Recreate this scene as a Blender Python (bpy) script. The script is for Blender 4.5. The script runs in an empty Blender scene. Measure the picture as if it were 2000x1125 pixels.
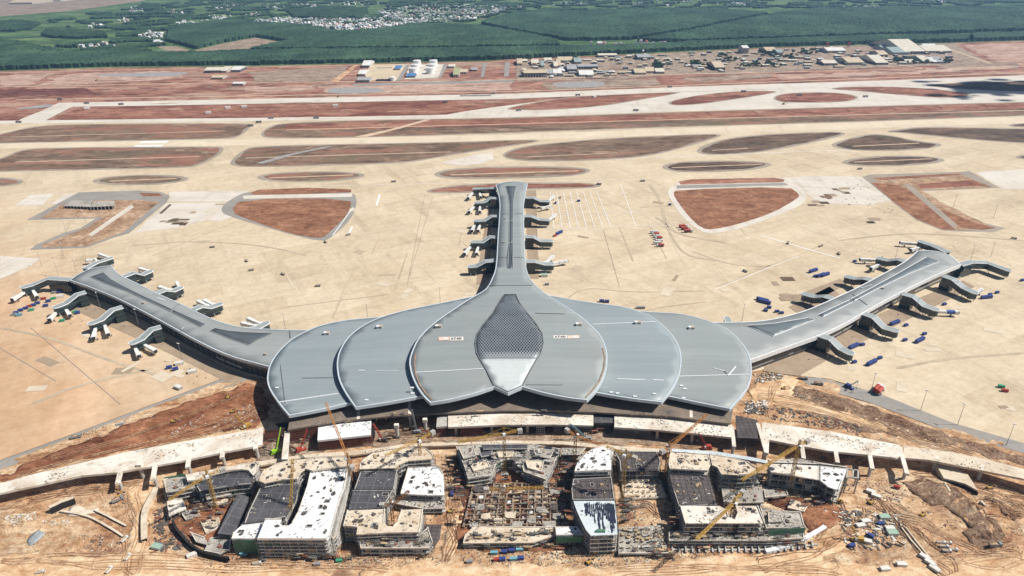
import bpy, bmesh, math, random
import numpy as np
from mathutils import Vector, Matrix, Euler, noise
from mathutils.geometry import delaunay_2d_cdt, tessellate_polygon
R = math.radians
random.seed(7)
scene = bpy.context.scene
C = scene.collection
# ---------------------------------------------------------------- camera
FPX, PITCH, ROLL, CAMZ = 1333.0, 26.4, -0.7, 380.0
cam = bpy.data.cameras.new('camera')
cam.sensor_width = 36.0
cam.lens = 36.0 * FPX / 2000.0
cam.clip_start, cam.clip_end = 1.0, 40000.0
camo = bpy.data.objects.new('camera', cam)
C.objects.link(camo)
MROT = Euler((R(90 - PITCH), 0, 0)).to_matrix() @ Matrix.Rotation(R(ROLL), 3, 'Z')
camo.matrix_world = Matrix.Translation((0, 0, CAMZ)) @ MROT.to_4x4()
scene.camera = camo

def P(px, py, z=0.0):
    """ground point seen at a photograph pixel, on the level z"""
    d = MROT @ Vector(((px - 1000.0) / FPX, (562.5 - py) / FPX, -1.0))
    t = (z - CAMZ) / d.z
    return Vector((d.x * t, d.y * t))
def P3(px, py, z=0.0):
    p = P(px, py, z)
    return Vector((p.x, p.y, z))
def PF(px, py, zf, it=25):
    z = 20.0
    for _ in range(it):
        p = P(px, py, z)
        z = 0.5 * z + 0.5 * zf(p.x, p.y)
    return p
def pts(pl, z=0.0):
    return [P(x, y, z) for x, y in pl]
# ---------------------------------------------------------------- scene helpers
def mesh_obj(name, verts, faces, mat, parent=None, smooth=False, mats=None, midx=None):
    me = bpy.data.meshes.new(name)
    me.from_pydata([tuple(v) for v in verts], [], faces)
    if mats:
        for m in mats: me.materials.append(m)
        if midx is not None: me.polygons.foreach_set('material_index', midx)
    else:
        me.materials.append(mat)
    if smooth: me.polygons.foreach_set('use_smooth', [True] * len(me.polygons))
    me.update()
    o = bpy.data.objects.new(name, me)
    C.objects.link(o)
    if parent is not None: o.parent = parent
    return o
def tag(o, label=None, cat=None, group=None, kind=None):
    if label: o['label'] = label
    if cat: o['category'] = cat
    if group: o['group'] = group
    if kind: o['kind'] = kind
    return o
def thing(name, label, cat, loc=(0, 0, 0), rz=0.0, group=None):
    o = bpy.data.objects.new(name, None)
    o.empty_display_size = 1.0
    C.objects.link(o)
    o.location = loc; o.rotation_euler = (0, 0, rz)
    return tag(o, label, cat, group)
def dup(root, loc=None, rz=None, label=None, group=None, scale=None):
    r = root.copy(); C.objects.link(r)
    if loc is not None: r.location = loc
    if rz is not None: r.rotation_euler = (0, 0, rz)
    if scale is not None: r.scale = (scale, scale, scale) if not hasattr(scale, '__len__') else scale
    if label: r['label'] = label
    if group: r['group'] = group
    for ch in list(root.children):
        c = ch.copy(); C.objects.link(c); c.parent = r
        for g in ch.children:
            d = g.copy(); C.objects.link(d); d.parent = c
    return r
class MB:
    """collects boxes, prisms and bars into one mesh"""
    def __init__(s): s.v = []; s.f = []; s.m = []
    def add(s, vs, fs, m=0):
        n = len(s.v); s.v += [tuple(v) for v in vs]
        s.f += [tuple(i + n for i in f) for f in fs]; s.m += [m] * len(fs)
        return s
    def box(s, x0, y0, z0, x1, y1, z1, m=0):
        return s.add([(x0,y0,z0),(x1,y0,z0),(x1,y1,z0),(x0,y1,z0),(x0,y0,z1),(x1,y0,z1),(x1,y1,z1),(x0,y1,z1)],
                     [(0,3,2,1),(4,5,6,7),(0,1,5,4),(1,2,6,5),(2,3,7,6),(3,0,4,7)], m)
    def rbox(s, c, u, hw, hd, z0, z1, m=0):
        """box turned to direction u, centred on c"""
        u = Vector((u[0], u[1])).normalized(); w = Vector((-u.y, u.x)); c = Vector((c[0], c[1]))
        q = [c - u*hw - w*hd, c + u*hw - w*hd, c + u*hw + w*hd, c - u*hw + w*hd]
        return s.prism(q, z0, z1, m)
    def prism(s, poly, z0, z1, m=0, cap=True, mtop=None):
        if area2(poly) < 0: poly = list(reversed(poly))
        n = len(poly)
        zt = z1 if hasattr(z1, '__len__') else [z1] * n
        vs = [(p[0], p[1], z0) for p in poly] + [(p[0], p[1], zt[i]) for i, p in enumerate(poly)]
        s.add(vs, [(i, (i+1) % n, n + (i+1) % n, n + i) for i in range(n)], m)
        if cap:
            tr = tris(poly)
            s.add(vs[n:], tr, m if mtop is None else mtop)
            s.add(vs[:n], [tuple(reversed(t)) for t in tr], m)
        return s
    def bar(s, a, b, w, h=None, m=0):
        a = Vector(a); b = Vector(b); h = h or w
        d = (b - a).normalized()
        up = Vector((0, 0, 1)) if abs(d.z) < 0.95 else Vector((1, 0, 0))
        r = d.cross(up).normalized(); u = r.cross(d)
        q = [(-1,-1),(1,-1),(1,1),(-1,1)]
        vs = [a + r*(i*w/2) + u*(j*h/2) for i, j in q] + [b + r*(i*w/2) + u*(j*h/2) for i, j in q]
        return s.add(vs, [(0,3,2,1),(4,5,6,7),(0,1,5,4),(1,2,6,5),(2,3,7,6),(3,0,4,7)], m)
    def cyl(s, c, r, z0, z1, n=12, m=0, r1=None):
        r1 = r if r1 is None else r1
        vs = [(c[0]+r*math.cos(2*math.pi*i/n), c[1]+r*math.sin(2*math.pi*i/n), z0) for i in range(n)]
        vs += [(c[0]+r1*math.cos(2*math.pi*i/n), c[1]+r1*math.sin(2*math.pi*i/n), z1) for i in range(n)]
        return s.add(vs, [(i,(i+1)%n,n+(i+1)%n,n+i) for i in range(n)] + [tuple(range(n,2*n)), tuple(range(n-1,-1,-1))], m)
    def lattice(s, a, b, w, seg, th, m=0):
        """square lattice beam from a to b"""
        a = Vector(a); b = Vector(b); L = (b-a).length; d = (b-a)/L
        up = Vector((0,0,1)) if abs(d.z) < 0.9 else Vector((0,1,0))
        r = d.cross(up).normalized(); u = r.cross(d); h = w/2
        cs = [r*h+u*h, -r*h+u*h, -r*h-u*h, r*h-u*h]
        for c in cs: s.bar(a+c, b+c, th, th, m)
        n = max(2, int(L/seg))
        for i in range(n):
            p = a + d*(L*i/n); q = a + d*(L*(i+1)/n)
            for k in range(4):
                c0, c1 = cs[k], cs[(k+1) % 4]
                s.bar(p+(c0 if i % 2 else c1), q+(c1 if i % 2 else c0), th*0.75, th*0.75, m)
        return s
    def build(s, name, mat, parent=None, smooth=False):
        if isinstance(mat, (list, tuple)):
            return mesh_obj(name, s.v, s.f, None, parent, smooth, mats=mat, midx=s.m)
        return mesh_obj(name, s.v, s.f, mat, parent, smooth)
def area2(p):
    return sum(p[i][0]*p[(i+1) % len(p)][1] - p[(i+1) % len(p)][0]*p[i][1] for i in range(len(p)))
def tris(poly):
    t = tessellate_polygon([[Vector((p[0], p[1], 0)) for p in poly]])
    out = []
    for a, b, c in t:
        A, B, D = poly[a], poly[b], poly[c]
        s = (B[0]-A[0])*(D[1]-A[1]) - (B[1]-A[1])*(D[0]-A[0])
        out.append((a, b, c) if s > 0 else (a, c, b))
    return out
def chaikin(p, n=2, closed=True):
    p = [Vector(q) for q in p]
    for _ in range(n):
        o = []
        m = len(p)
        if not closed: o.append(p[0])
        for i in range(m if closed else m-1):
            a, b = p[i], p[(i+1) % m]
            o += [a*0.75+b*0.25, a*0.25+b*0.75]
        if not closed: o.append(p[-1])
        p = o
    return p
def inset(poly, d):
    if area2(poly) < 0: poly = list(reversed(poly))
    n = len(poly); out = []
    for i in range(n):
        a, b, c = Vector(poly[i-1]), Vector(poly[i]), Vector(poly[(i+1) % n])
        e1 = (b-a); e2 = (c-b)
        if e1.length < 1e-6 or e2.length < 1e-6: out.append(b); continue
        e1.normalize(); e2.normalize()
        n1 = Vector((-e1.y, e1.x)); n2 = Vector((-e2.y, e2.x))
        k = n1 + n2
        if k.length < 0.3: k = n1
        k.normalize()
        out.append(b + k * d / max(0.45, k.dot(n1)))
    return out
def scaled(poly, s, c=None):
    c = c or sum((Vector(p) for p in poly), Vector((0, 0))) / len(poly)
    return [c + (Vector(p)-c)*s for p in poly]
def inside(poly, x, y):
    r = False; n = len(poly); j = n-1
    for i in range(n):
        xi, yi = poly[i][0], poly[i][1]; xj, yj = poly[j][0], poly[j][1]
        if (yi > y) != (yj > y) and x < (xj-xi)*(y-yi)/(yj-yi)+xi: r = not r
        j = i
    return r
def resample(line, step):
    line = [Vector(p) for p in line]; out = [line[0].copy()]; acc = 0.0
    for a, b in zip(line, line[1:]):
        L = (b-a).length
        if L < 1e-6: continue
        t = step - acc
        while t <= L:
            out.append(a + (b-a)*(t/L)); t += step
        acc = L - (t - step)
    return out
def sheet(name, poly, z, mat, parent=None, kind='structure'):
    poly = list(poly)
    o = mesh_obj(name, [(p[0], p[1], z) for p in poly], tris(poly), mat, parent)
    if kind and parent is None: o['kind'] = kind
    return o
def surf(name, outline, zf, step, mat, parent=None, thick=1.2, skirt=None):
    """curved roof plate over an outline; zf(x,y) gives the height"""
    if area2(outline) < 0: outline = list(reversed(outline))
    ol = []
    m = len(outline)
    for i in range(m):
        a, b = Vector(outline[i]), Vector(outline[(i+1) % m])
        k = max(1, int((b-a).length/step))
        ol += [a+(b-a)*(j/k) for j in range(k)]
    xs = [p.x for p in ol]; ys = [p.y for p in ol]
    ins = inset(ol, step*0.45)
    gp = []
    y = min(ys)
    while y < max(ys):
        x = min(xs)
        while x < max(xs):
            if inside(ins, x, y): gp.append(Vector((x, y)))
            x += step
        y += step
    n = len(ol)
    res = delaunay_2d_cdt(ol+gp, [(i, (i+1) % n) for i in range(n)], [], 1, 1e-4)
    vs, fs, ov = res[0], res[2], res[3]
    tv = [(v.x, v.y, zf(v.x, v.y)) for v in vs]
    N = len(tv)
    bv = [(a, b, c-thick) for a, b, c in tv]
    fs = [tuple(f) for f in fs]
    ff = []
    for f in fs:
        a, b, c = (Vector(tv[i]) for i in f[:3])
        ff.append(f if (b-a).cross(c-a).z > 0 else tuple(reversed(f)))
    faces = ff + [tuple(N+i for i in reversed(f)) for f in ff]
    cnt = {}
    for f in ff:
        for i in range(len(f)):
            cnt[(f[i], f[(i+1) % len(f)])] = 1
    for (a, b) in cnt:
        if (b, a) not in cnt: faces.append((b, a, N+a, N+b))
    nb = len(ff)
    o = mesh_obj(name, tv+bv, faces, None, parent, mats=[mat, skirt or mat],
                 midx=[0]*nb + [1]*(len(faces)-nb))
    o.data.polygons.foreach_set('use_smooth', [True]*nb + [False]*(len(faces)-nb))
    return o
def ribbon(name, path, zf, w, h, mat, parent, dz=0.0, closed=True):
    """box-section edge trim along a path"""
    mb = MB(); n = len(path)
    q = [Vector((p[0], p[1], zf(p[0], p[1]) + dz)) for p in path]
    vs = []; fs = []
    for i in range(n):
        a = q[i-1] if (closed or i) else q[i]; b = q[(i+1) % n] if (closed or i < n-1) else q[i]
        t = (b-a); t.z = 0; t.normalize() if t.length > 1e-6 else None
        s = Vector((-t.y, t.x, 0))*w/2
        vs += [q[i]-s-Vector((0,0,h)), q[i]+s-Vector((0,0,h)), q[i]+s+Vector((0,0,.25)), q[i]-s+Vector((0,0,.25))]
    for i in range(n if closed else n-1):
        j = (i+1) % n
        for k in range(4):
            fs.append((4*i+k, 4*i+(k+1) % 4, 4*j+(k+1) % 4, 4*j+k))
    mb.add(vs, fs)
    return mb.build(name, mat, parent)
# ---------------------------------------------------------------- materials
def node_mat(name, rough=0.8, spec=0.3, metal=0.0):
    m = bpy.data.materials.new(name); m.use_nodes = True
    nt = m.node_tree; b = nt.nodes['Principled BSDF']
    b.inputs['Roughness'].default_value = rough
    b.inputs['Specular IOR Level'].default_value = spec
    b.inputs['Metallic'].default_value = metal
    return m, nt, b
class NT:
    def __init__(s, nt): s.nt = nt; s.n = nt.nodes; s.l = nt.links
    def new(s, t, **kw):
        x = s.n.new(t)
        for k, v in kw.items(): setattr(x, k, v)
        return x
    def coord(s, world=False):
        if world: return s.new('ShaderNodeNewGeometry').outputs['Position']
        return s.new('ShaderNodeTexCoord').outputs['Object']
    def mapping(s, v, scale=(1, 1, 1), rot=(0, 0, 0), loc=(0, 0, 0)):
        m = s.new('ShaderNodeMapping'); m.inputs['Scale'].default_value = scale
        m.inputs['Rotation'].default_value = rot; m.inputs['Location'].default_value = loc
        s.l.new(v, m.inputs['Vector']); return m.outputs['Vector']
    def noise(s, v, scale, detail=4, rough=0.55, dist=0.0):
        n = s.new('ShaderNodeTexNoise'); n.inputs['Scale'].default_value = scale
        n.inputs['Detail'].default_value = detail; n.inputs['Roughness'].default_value = rough
        n.inputs['Distortion'].default_value = dist
        s.l.new(v, n.inputs['Vector']); return n.outputs['Fac']
    def ramp(s, f, stops):
        r = s.new('ShaderNodeValToRGB'); e = r.color_ramp.elements
        while len(e) < len(stops): e.new(0.5)
        for i, (p, c) in enumerate(stops):
            e[i].position = p; e[i].color = (*c, 1) if hasattr(c, '__len__') else (c, c, c, 1)
        s.l.new(f, r.inputs['Fac']); return r.outputs['Color']
    def mix(s, f, a, b, mode='MIX'):
        m = s.new('ShaderNodeMix', data_type='RGBA', blend_type=mode)
        for k, x in ((0, f), (6, a), (7, b)):
            if hasattr(x, 'is_linked') or hasattr(x, 'node'): s.l.new(x, m.inputs[k])
            else: m.inputs[k].default_value = x if k == 0 else ((*x, 1) if len(x) == 3 else x)
        return m.outputs[2]
    def math(s, op, a, b=None, c=None):
        m = s.new('ShaderNodeMath', operation=op)
        for k, x in ((0, a), (1, b), (2, c)):
            if x is None: continue
            if hasattr(x, 'node'): s.l.new(x, m.inputs[k])
            else: m.inputs[k].default_value = x
        return m.outputs[0]
    def sep(s, v):
        x = s.new('ShaderNodeSeparateXYZ'); s.l.new(v, x.inputs[0]); return x.outputs
    def bump(s, b, h, strength=0.5, dist=0.3):
        n = s.new('ShaderNodeBump'); n.inputs['Strength'].default_value = strength
        n.inputs['Distance'].default_value = dist
        s.l.new(h, n.inputs['Height']); s.l.new(n.outputs['Normal'], b.inputs['Normal'])
def plain(name, col, rough=0.7, var=0.18, scale=0.6, spec=0.3, metal=0.0, world=False):
    m, nt, b = node_mat(name, rough, spec, metal); t = NT(nt)
    f = t.noise(t.coord(world), scale, 5, 0.6)
    lo = tuple(c*(1-var) for c in col); hi = tuple(min(1, c*(1+var)) for c in col)
    nt.links.new(t.ramp(f, [(0.3, lo), (0.7, hi)]), b.inputs['Base Color'])
    return m
def ground_mat(name, stops, s1=0.01, s2=0.12, fine=0.35, patches=None, bump=0.3, stretch=(1, 1, 1), dist=0.6, bdist=2.5):
    """soil: broad colour patches broken by mid and fine mottling, with optional stains"""
    m, nt, b = node_mat(name, 0.95, 0.1); t = NT(nt)
    v = t.mapping(t.coord(), stretch)
    c = t.ramp(t.noise(v, s1, 8, 0.68, dist), stops)
    f1 = t.noise(v, (s1*s2)**0.5, 7, 0.72, 0.8)
    c = t.mix(min(1, fine*1.5), c, t.ramp(f1, [(0.32, 0.08), (0.5, 0.5), (0.68, 0.97)]), 'SOFT_LIGHT')
    f2 = t.noise(v, s2*1.6, 6, 0.75, 0.3)
    c = t.mix(min(1, fine*1.6), c, t.ramp(f2, [(0.3, 0.05), (0.5, 0.5), (0.7, 1.0)]), 'SOFT_LIGHT')
    for (sc, lo, hi, col, amt) in (patches or []):
        pf = t.ramp(t.noise(v, sc, 8, 0.68, 1.0), [(lo, 0.0), (hi, amt)])
        c = t.mix(pf, c, col)
    nt.links.new(c, b.inputs['Base Color'])
    if bump: t.bump(b, t.math('ADD', f2, t.math('MULTIPLY', f1, 1.5)), min(1.0, bump*2), bdist)
    return m
def concrete_mat(name, c0, c1, joint=6.0, jamt=0.25, stain=(0.4, 0.3, 0.2), samt=0.3, s1=0.008, rot=0.0, dust=None):
    m, nt, b = node_mat(name, 0.9, 0.2); t = NT(nt)
    co = t.coord(); v = t.mapping(co, rot=(0, 0, rot))
    c = t.ramp(t.noise(v, s1, 7, 0.65, 0.5), [(0.3, c0), (0.7, c1)])
    c = t.mix(t.ramp(t.noise(t.mapping(v, (0.2, 1, 1)), 0.03, 7, 0.7), [(0.48, 0.0), (0.8, samt)]), c, stain)
    c = t.mix(t.ramp(t.noise(t.mapping(v, (1, 0.14, 1)), 0.045, 6, 0.7, 0.4), [(0.52, 0.0), (0.78, samt*1.1)]), c, tuple(x*0.86 for x in stain))
    c = t.mix(t.ramp(t.noise(v, 0.018, 6, 0.65, 0.6), [(0.56, 0.0), (0.72, 0.4)]), c, tuple(min(.8, x*1.16+.02) for x in c1))
    pb = t.new('ShaderNodeTexBrick'); nt.links.new(v, pb.inputs['Vector']); pb.offset = 0.37
    pb.inputs['Scale'].default_value = 1.0; pb.inputs['Brick Width'].default_value = 64; pb.inputs['Row Height'].default_value = 38
    pb.inputs['Mortar Size'].default_value = 0.0
    pb.inputs['Color1'].default_value = (0.38, 0.38, 0.38, 1); pb.inputs['Color2'].default_value = (0.62, 0.62, 0.62, 1)
    c = t.mix(0.27, c, pb.outputs['Color'], 'SOFT_LIGHT')
    c = t.mix(0.24, c, t.ramp(t.noise(v, 0.2, 5, 0.78), [(0.25, 0.1), (0.75, 0.92)]), 'SOFT_LIGHT')
    br = t.new('ShaderNodeTexBrick'); nt.links.new(v, br.inputs['Vector'])
    br.inputs['Scale'].default_value = 1.0; br.inputs['Brick Width'].default_value = joint*4
    br.inputs['Row Height'].default_value = joint*3; br.inputs['Mortar Size'].default_value = 0.22
    br.offset = 0.0
    br.inputs['Color1'].default_value = (0.46, 0.46, 0.46, 1); br.inputs['Color2'].default_value = (0.56, 0.56, 0.56, 1)
    br.inputs['Mortar'].default_value = (0.2, 0.2, 0.2, 1)
    c = t.mix(jamt, c, br.outputs['Color'], 'OVERLAY')
    if dust:                       # orange laterite dust blown over one side of the apron
        dcol, (dx, dy, off, span) = dust
        s = t.sep(co)
        g = t.math('ADD', t.math('MULTIPLY', s[0], dx), t.math('MULTIPLY', s[1], dy))
        g = t.math('DIVIDE', t.math('SUBTRACT', g, off), span)
        g = t.math('ADD', g, t.math('MULTIPLY', t.noise(v, 0.012, 5, 0.6), 0.9))
        dm = t.ramp(t.noise(t.mapping(v, (1, 0.3, 1)), 0.016, 7, 0.68, 0.7), [(0.32, tuple(x*0.8 for x in dcol)), (0.5, dcol), (0.68, tuple(min(.8, x*1.17+.05) for x in dcol))])
        c = t.mix(t.ramp(g, [(0.35, 0.0), (1.0, 0.72)]), c, dm)
        c = t.mix(0.3, c, pb.outputs['Color'], 'SOFT_LIGHT')
        c = t.mix(0.3, c, t.ramp(t.noise(v, 0.09, 6, 0.75), [(0.3, 0.1), (0.7, 0.92)]), 'SOFT_LIGHT')
    nt.links.new(c, b.inputs['Base Color'])
    return m
# ---------------------------------------------------------------- material library
M = {}
M['land'] = ground_mat('laterite', [(0.32, (0.17, 0.07, 0.048)), (0.48, (0.29, 0.14, 0.095)), (0.66, (0.38, 0.22, 0.155))], 0.006, 0.05, 0.55,
                       [(0.008, 0.55, 0.6, (0.40, 0.28, 0.205), 0.75), (0.011, 0.58, 0.63, (0.12, 0.045, 0.04), 0.75), (0.02, 0.63, 0.67, (0.50, 0.38, 0.29), 0.8), (0.013, 0.64, 0.67, (0.24, 0.22, 0.215), 0.7)], 0.0, (0.4, 1, 1), 1.2)
M['farm'] = ground_mat('farmland', [(0.32, (0.042, 0.078, 0.034)), (0.48, (0.078, 0.135, 0.05)), (0.62, (0.13, 0.185, 0.07)), (0.75, (0.19, 0.195, 0.10))], 0.004, 0.03, 0.5,
                       [(0.007, 0.6, 0.64, (0.22, 0.17, 0.11), 0.6)], 0.0, (0.6, 1, 1), 1.2)
M['dry_field'] = ground_mat('dry_field', [(0.3, (0.24, 0.18, 0.13)), (0.7, (0.33, 0.25, 0.18))], 0.006, 0.04, 0.4, None, 0.0)
M['site'] = ground_mat('site_soil', [(0.3, (0.28, 0.135, 0.075)), (0.42, (0.50, 0.29, 0.16)), (0.54, (0.63, 0.42, 0.25)), (0.75, (0.70, 0.52, 0.34))], 0.013, 0.13, 0.6,
                       [(0.018, 0.57, 0.64, (0.27, 0.13, 0.075), 0.75), (0.05, 0.58, 0.66, (0.60, 0.47, 0.32), 0.6), (0.06, 0.6, 0.66, (0.19, 0.12, 0.085), 0.6), (0.03, 0.64, 0.69, (0.3, 0.26, 0.225), 0.5)], 0.5, (0.6, 1, 1), 1.2, 3.0)
M['red_site'] = ground_mat('red_site_soil', [(0.3, (0.17, 0.065, 0.035)), (0.5, (0.27, 0.115, 0.06)), (0.7, (0.42, 0.22, 0.115))], 0.02, 0.12, 0.5,
                       [(0.03, 0.6, 0.7, (0.5, 0.33, 0.2), 0.6)], 0.4, (0.5, 1, 1), 1.0)
M['apron'] = concrete_mat('apron_concrete', (0.515, 0.418, 0.288), (0.60, 0.492, 0.345), 5.0, 0.10, (0.34, 0.27, 0.19), 0.5, 0.006, R(-28), ((0.50, 0.29, 0.155), (-0.75, -0.9, -340.0, 360.0)))
M['runway'] = concrete_mat('runway_concrete', (0.60, 0.50, 0.36), (0.66, 0.56, 0.42), 7.0, 0.08, (0.40, 0.32, 0.235), 0.4, 0.006, R(4))
M['white_conc'] = concrete_mat('new_concrete', (0.55, 0.495, 0.42), (0.64, 0.595, 0.52), 6.0, 0.14, (0.42, 0.34, 0.26), 0.6, 0.01, R(4))
M['asphalt'] = concrete_mat('grey_asphalt', (0.24, 0.225, 0.205), (0.31, 0.29, 0.26), 8.0, 0.05, (0.36, 0.30, 0.24), 0.4, 0.02)
M['shoulder'] = concrete_mat('shoulder_asphalt', (0.27, 0.23, 0.185), (0.34, 0.285, 0.23), 8.0, 0.04, (0.38, 0.31, 0.24), 0.4, 0.02)
M['island_brown'] = ground_mat('island_soil', [(0.3, (0.125, 0.085, 0.06)), (0.5, (0.19, 0.125, 0.085)), (0.7, (0.27, 0.165, 0.115))], 0.012, 0.08, 0.45,
                       [(0.012, 0.52, 0.58, (0.27, 0.125, 0.085), 0.75), (0.016, 0.57, 0.62, (0.145, 0.125, 0.075), 0.75), (0.02, 0.61, 0.66, (0.40, 0.28, 0.2), 0.75)], 0.0, (0.35, 1, 1), 1.0)
M['island_dark'] = ground_mat('island_dark_soil', [(0.3, (0.075, 0.055, 0.04)), (0.55, (0.125, 0.085, 0.06)), (0.75, (0.20, 0.13, 0.09))], 0.014, 0.09, 0.45,
                       [(0.014, 0.57, 0.63, (0.20, 0.115, 0.08), 0.7), (0.012, 0.55, 0.6, (0.115, 0.105, 0.06), 0.7), (0.03, 0.66, 0.69, (0.40, 0.33, 0.25), 0.7)], 0.0, (0.35, 1, 1), 1.0)
M['island_red'] = ground_mat('island_red_soil', [(0.3, (0.18, 0.075, 0.048)), (0.55, (0.27, 0.125, 0.082)), (0.75, (0.36, 0.21, 0.145))], 0.012, 0.08, 0.45,
                       [(0.014, 0.55, 0.61, (0.13, 0.045, 0.035), 0.85), (0.018, 0.6, 0.65, (0.42, 0.28, 0.2), 0.8)], 0.0, (0.35, 1, 1), 1.0)
M['infield_red'] = ground_mat('infield_soil', [(0.3, (0.20, 0.088, 0.048)), (0.55, (0.265, 0.13, 0.075)), (0.75, (0.33, 0.18, 0.11))], 0.016, 0.1, 0.4,
                       [(0.02, 0.57, 0.64, (0.19, 0.10, 0.06), 0.6), (0.03, 0.62, 0.67, (0.42, 0.27, 0.17), 0.5)], 0.0, (0.7, 1, 1), 1.0)
M['pale_strip'] = plain('pale_drain', (0.55, 0.40, 0.28), 0.9, 0.2, 0.05)
M['gravel'] = plain('gravel', (0.30, 0.28, 0.27), 0.95, 0.3, 0.08)
M['paint'] = plain('marking_paint', (0.8, 0.8, 0.77), 0.7, 0.08, 0.2)
# ---------------------------------------------------------------- sky, sun
SUN_EL, SUN_AZ = 50.0, -3.0        # azimuth counted from +X towards +Y
world = bpy.data.worlds.new('World'); scene.world = world; world.use_nodes = True
wn = world.node_tree
sky = wn.nodes.new('ShaderNodeTexSky'); sky.sky_type = 'NISHITA'; sky.sun_disc = False
sky.sun_elevation = R(SUN_EL); sky.sun_rotation = R(90 - SUN_AZ)
sky.altitude = 300; sky.air_density = 1.0; sky.dust_density = 1.2
wn.links.new(sky.outputs[0], wn.nodes['Background'].inputs[0])
wn.nodes['Background'].inputs[1].default_value = 0.05
sl = bpy.data.lights.new('sun', 'SUN'); sl.energy = 4.8; sl.angle = R(0.53); sl.color = (1.0, 0.955, 0.89)
so = bpy.data.objects.new('sun', sl); C.objects.link(so)
sdir = Vector((math.cos(R(SUN_EL))*math.cos(R(SUN_AZ)), math.cos(R(SUN_EL))*math.sin(R(SUN_AZ)), math.sin(R(SUN_EL))))
so.rotation_euler = sdir.to_track_quat('Z', 'Y').to_euler()
so.location = sdir * 3000
scene.view_settings.view_transform = 'Standard'; scene.view_settings.look = 'None'
scene.view_settings.exposure = 0.36; scene.view_settings.gamma = 1.0
# ---------------------------------------------------------------- the land
gx = 14000
mesh_obj('ground', [(-gx, -600, -0.6), (gx, -600, -0.6), (gx, 16000, -0.6), (-gx, 16000, -0.6)], [(0, 1, 2, 3)], M['land'])['kind'] = 'structure'
edge = [(-600, 158), (-100, 141), (0, 139), (210, 132), (500, 129), (640, 126), (960, 119), (1000, 115), (1280, 104), (1500, 93), (1890, 83), (2100, 77), (2600, 62)]
fp = pts(edge)
sheet('farmland', fp + [Vector((13500, fp[-1].y)), Vector((13500, 15800)), Vector((-13500, 15800)), Vector((-13500, fp[0].y))], -0.3, M['farm'])
sheet('dry_field', pts([(-500, 42), (0, 32), (130, 22), (280, 2), (330, -14), (-500, -14)]), 0.0, M['dry_field'])
sheet('bare_field', pts([(380, 98), (440, 84), (497, 73.5), (530, 79), (560, 83), (520, 91), (480, 99), (410, 104)]), 0.0, M['dry_field'])
sheet('cleared_strip', pts([(306, 91), (345, 90), (372, 99), (360, 103), (330, 101)]), 0.0, M['dry_field'])
sheet('village_road', pts([(1092, 87), (1180, 88), (1350, 83), (1352, 86), (1180, 92), (1098, 92)]), 0.0, M['dry_field'])
def ragged(poly, amp, step):
    q = resample(list(poly)+[poly[0]], step); return [p+Vector((noise.noise(Vector((p.x*.03, p.y*.03, 1.0))), noise.noise(Vector((p.x*.03, p.y*.03, 7.0)))))*amp for p in q[:-1]]
# ---------------------------------------------------------------- pavements
taxi = [(-500, 241), (0, 236), (350, 232), (700, 228), (880, 224), (1300, 210), (2000, 193), (2500, 180)]
apron_pl = taxi + [(2500, 1010), (2000, 868), (1850, 828), (1700, 765), (1620, 740), (1570, 735), (1500, 720), (1400, 740), (600, 760), (490, 735), (430, 741),
                   (300, 789), (150, 845), (0, 899), (-300, 1010), (-900, 1010), (-900, 300)]
sheet('apron_pavement', pts(apron_pl), 0.10, M['apron'])
sheet('apron_road', pts([(-300, 1012), (0, 900), (150, 846), (300, 790), (430, 742), (490, 736), (495, 744), (440, 757), (310, 803), (155, 862), (0, 918), (-300, 1032)]), 0.22, M['asphalt'])
sheet('apron_road', pts([(1560, 738), (1600, 738), (1720, 770), (1860, 826), (2000, 866), (2300, 960), (2300, 982), (2000, 886), (1850, 843), (1700, 787), (1580, 752)]), 0.22, M['asphalt'])
sheet('runway', pts([(-500, 283), (0, 279.5), (700, 269.5), (1000, 263), (1350, 250), (2000, 228), (2500, 212), (2500, 226), (2000, 241), (1350, 262), (1000, 275), (700, 281), (0, 290), (-500, 294)]), 0.20, M['runway'])
sheet('taxiway', pts(taxi + [(2500, 186), (2000, 198.5), (1300, 218), (1000, 229), (700, 234), (0, 241.5), (-500, 246)]), 0.22, M['white_conc'])
# second runway under construction and its links
sheet('new_runway', pts([(115, 201), (350, 196), (700, 189), (1000, 183), (1350, 169), (1700, 158), (2000, 147), (2400, 133), (2400, 143), (2000, 156), (1700, 167), (1350, 179), (1000, 193), (700, 199), (350, 205.5), (120, 209)]), 0.12, M['white_conc'])
sheet('new_taxiway_link', pts([(115, 201), (150, 204.5), (118, 220), (84, 238), (30, 241), (40, 233), (80, 217)]), 0.16, M['white_conc'])
sheet('new_taxiway_exits', pts([(862, 226), (900, 219), (960, 210), (1060, 197.5), (1130, 189), (1330, 180), (1700, 167), (2000, 156), (2400, 143), (2400, 184), (2000, 194), (1300, 211), (1000, 222)]), 0.14, M['white_conc'])
def island(pl, mat, sw=7.0, smooth=2, name='soil_island', strip=None, z=0.3):
    o = chaikin(pts(pl), smooth) if smooth else pts(pl)
    sheet('runway_shoulder', o, z, M['shoulder'])
    qi = inset(o, sw); qi = resample(list(qi)+[qi[0]], 9.0)[:-1]
    qi = [p+Vector((noise.fractal(Vector((p.x*.02, p.y*.02, 1.0)), .8, 2, 4), noise.fractal(Vector((p.x*.02, p.y*.02, 9.0)), .8, 2, 4)))*min(5.0, sw*.55) for p in qi]
    sheet(name, qi, z+0.1, mat)
    if strip:
        a, b = P(*strip[0]), P(*strip[1]); d = (b-a).normalized(); n = Vector((-d.y, d.x))*strip[2]
        sheet('drain_strip', [a-n, b-n, b+n, a+n], z+0.2, M['pale_strip'])
IB, IDK, IR = M['island_brown'], M['island_dark'], M['island_red']
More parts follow.
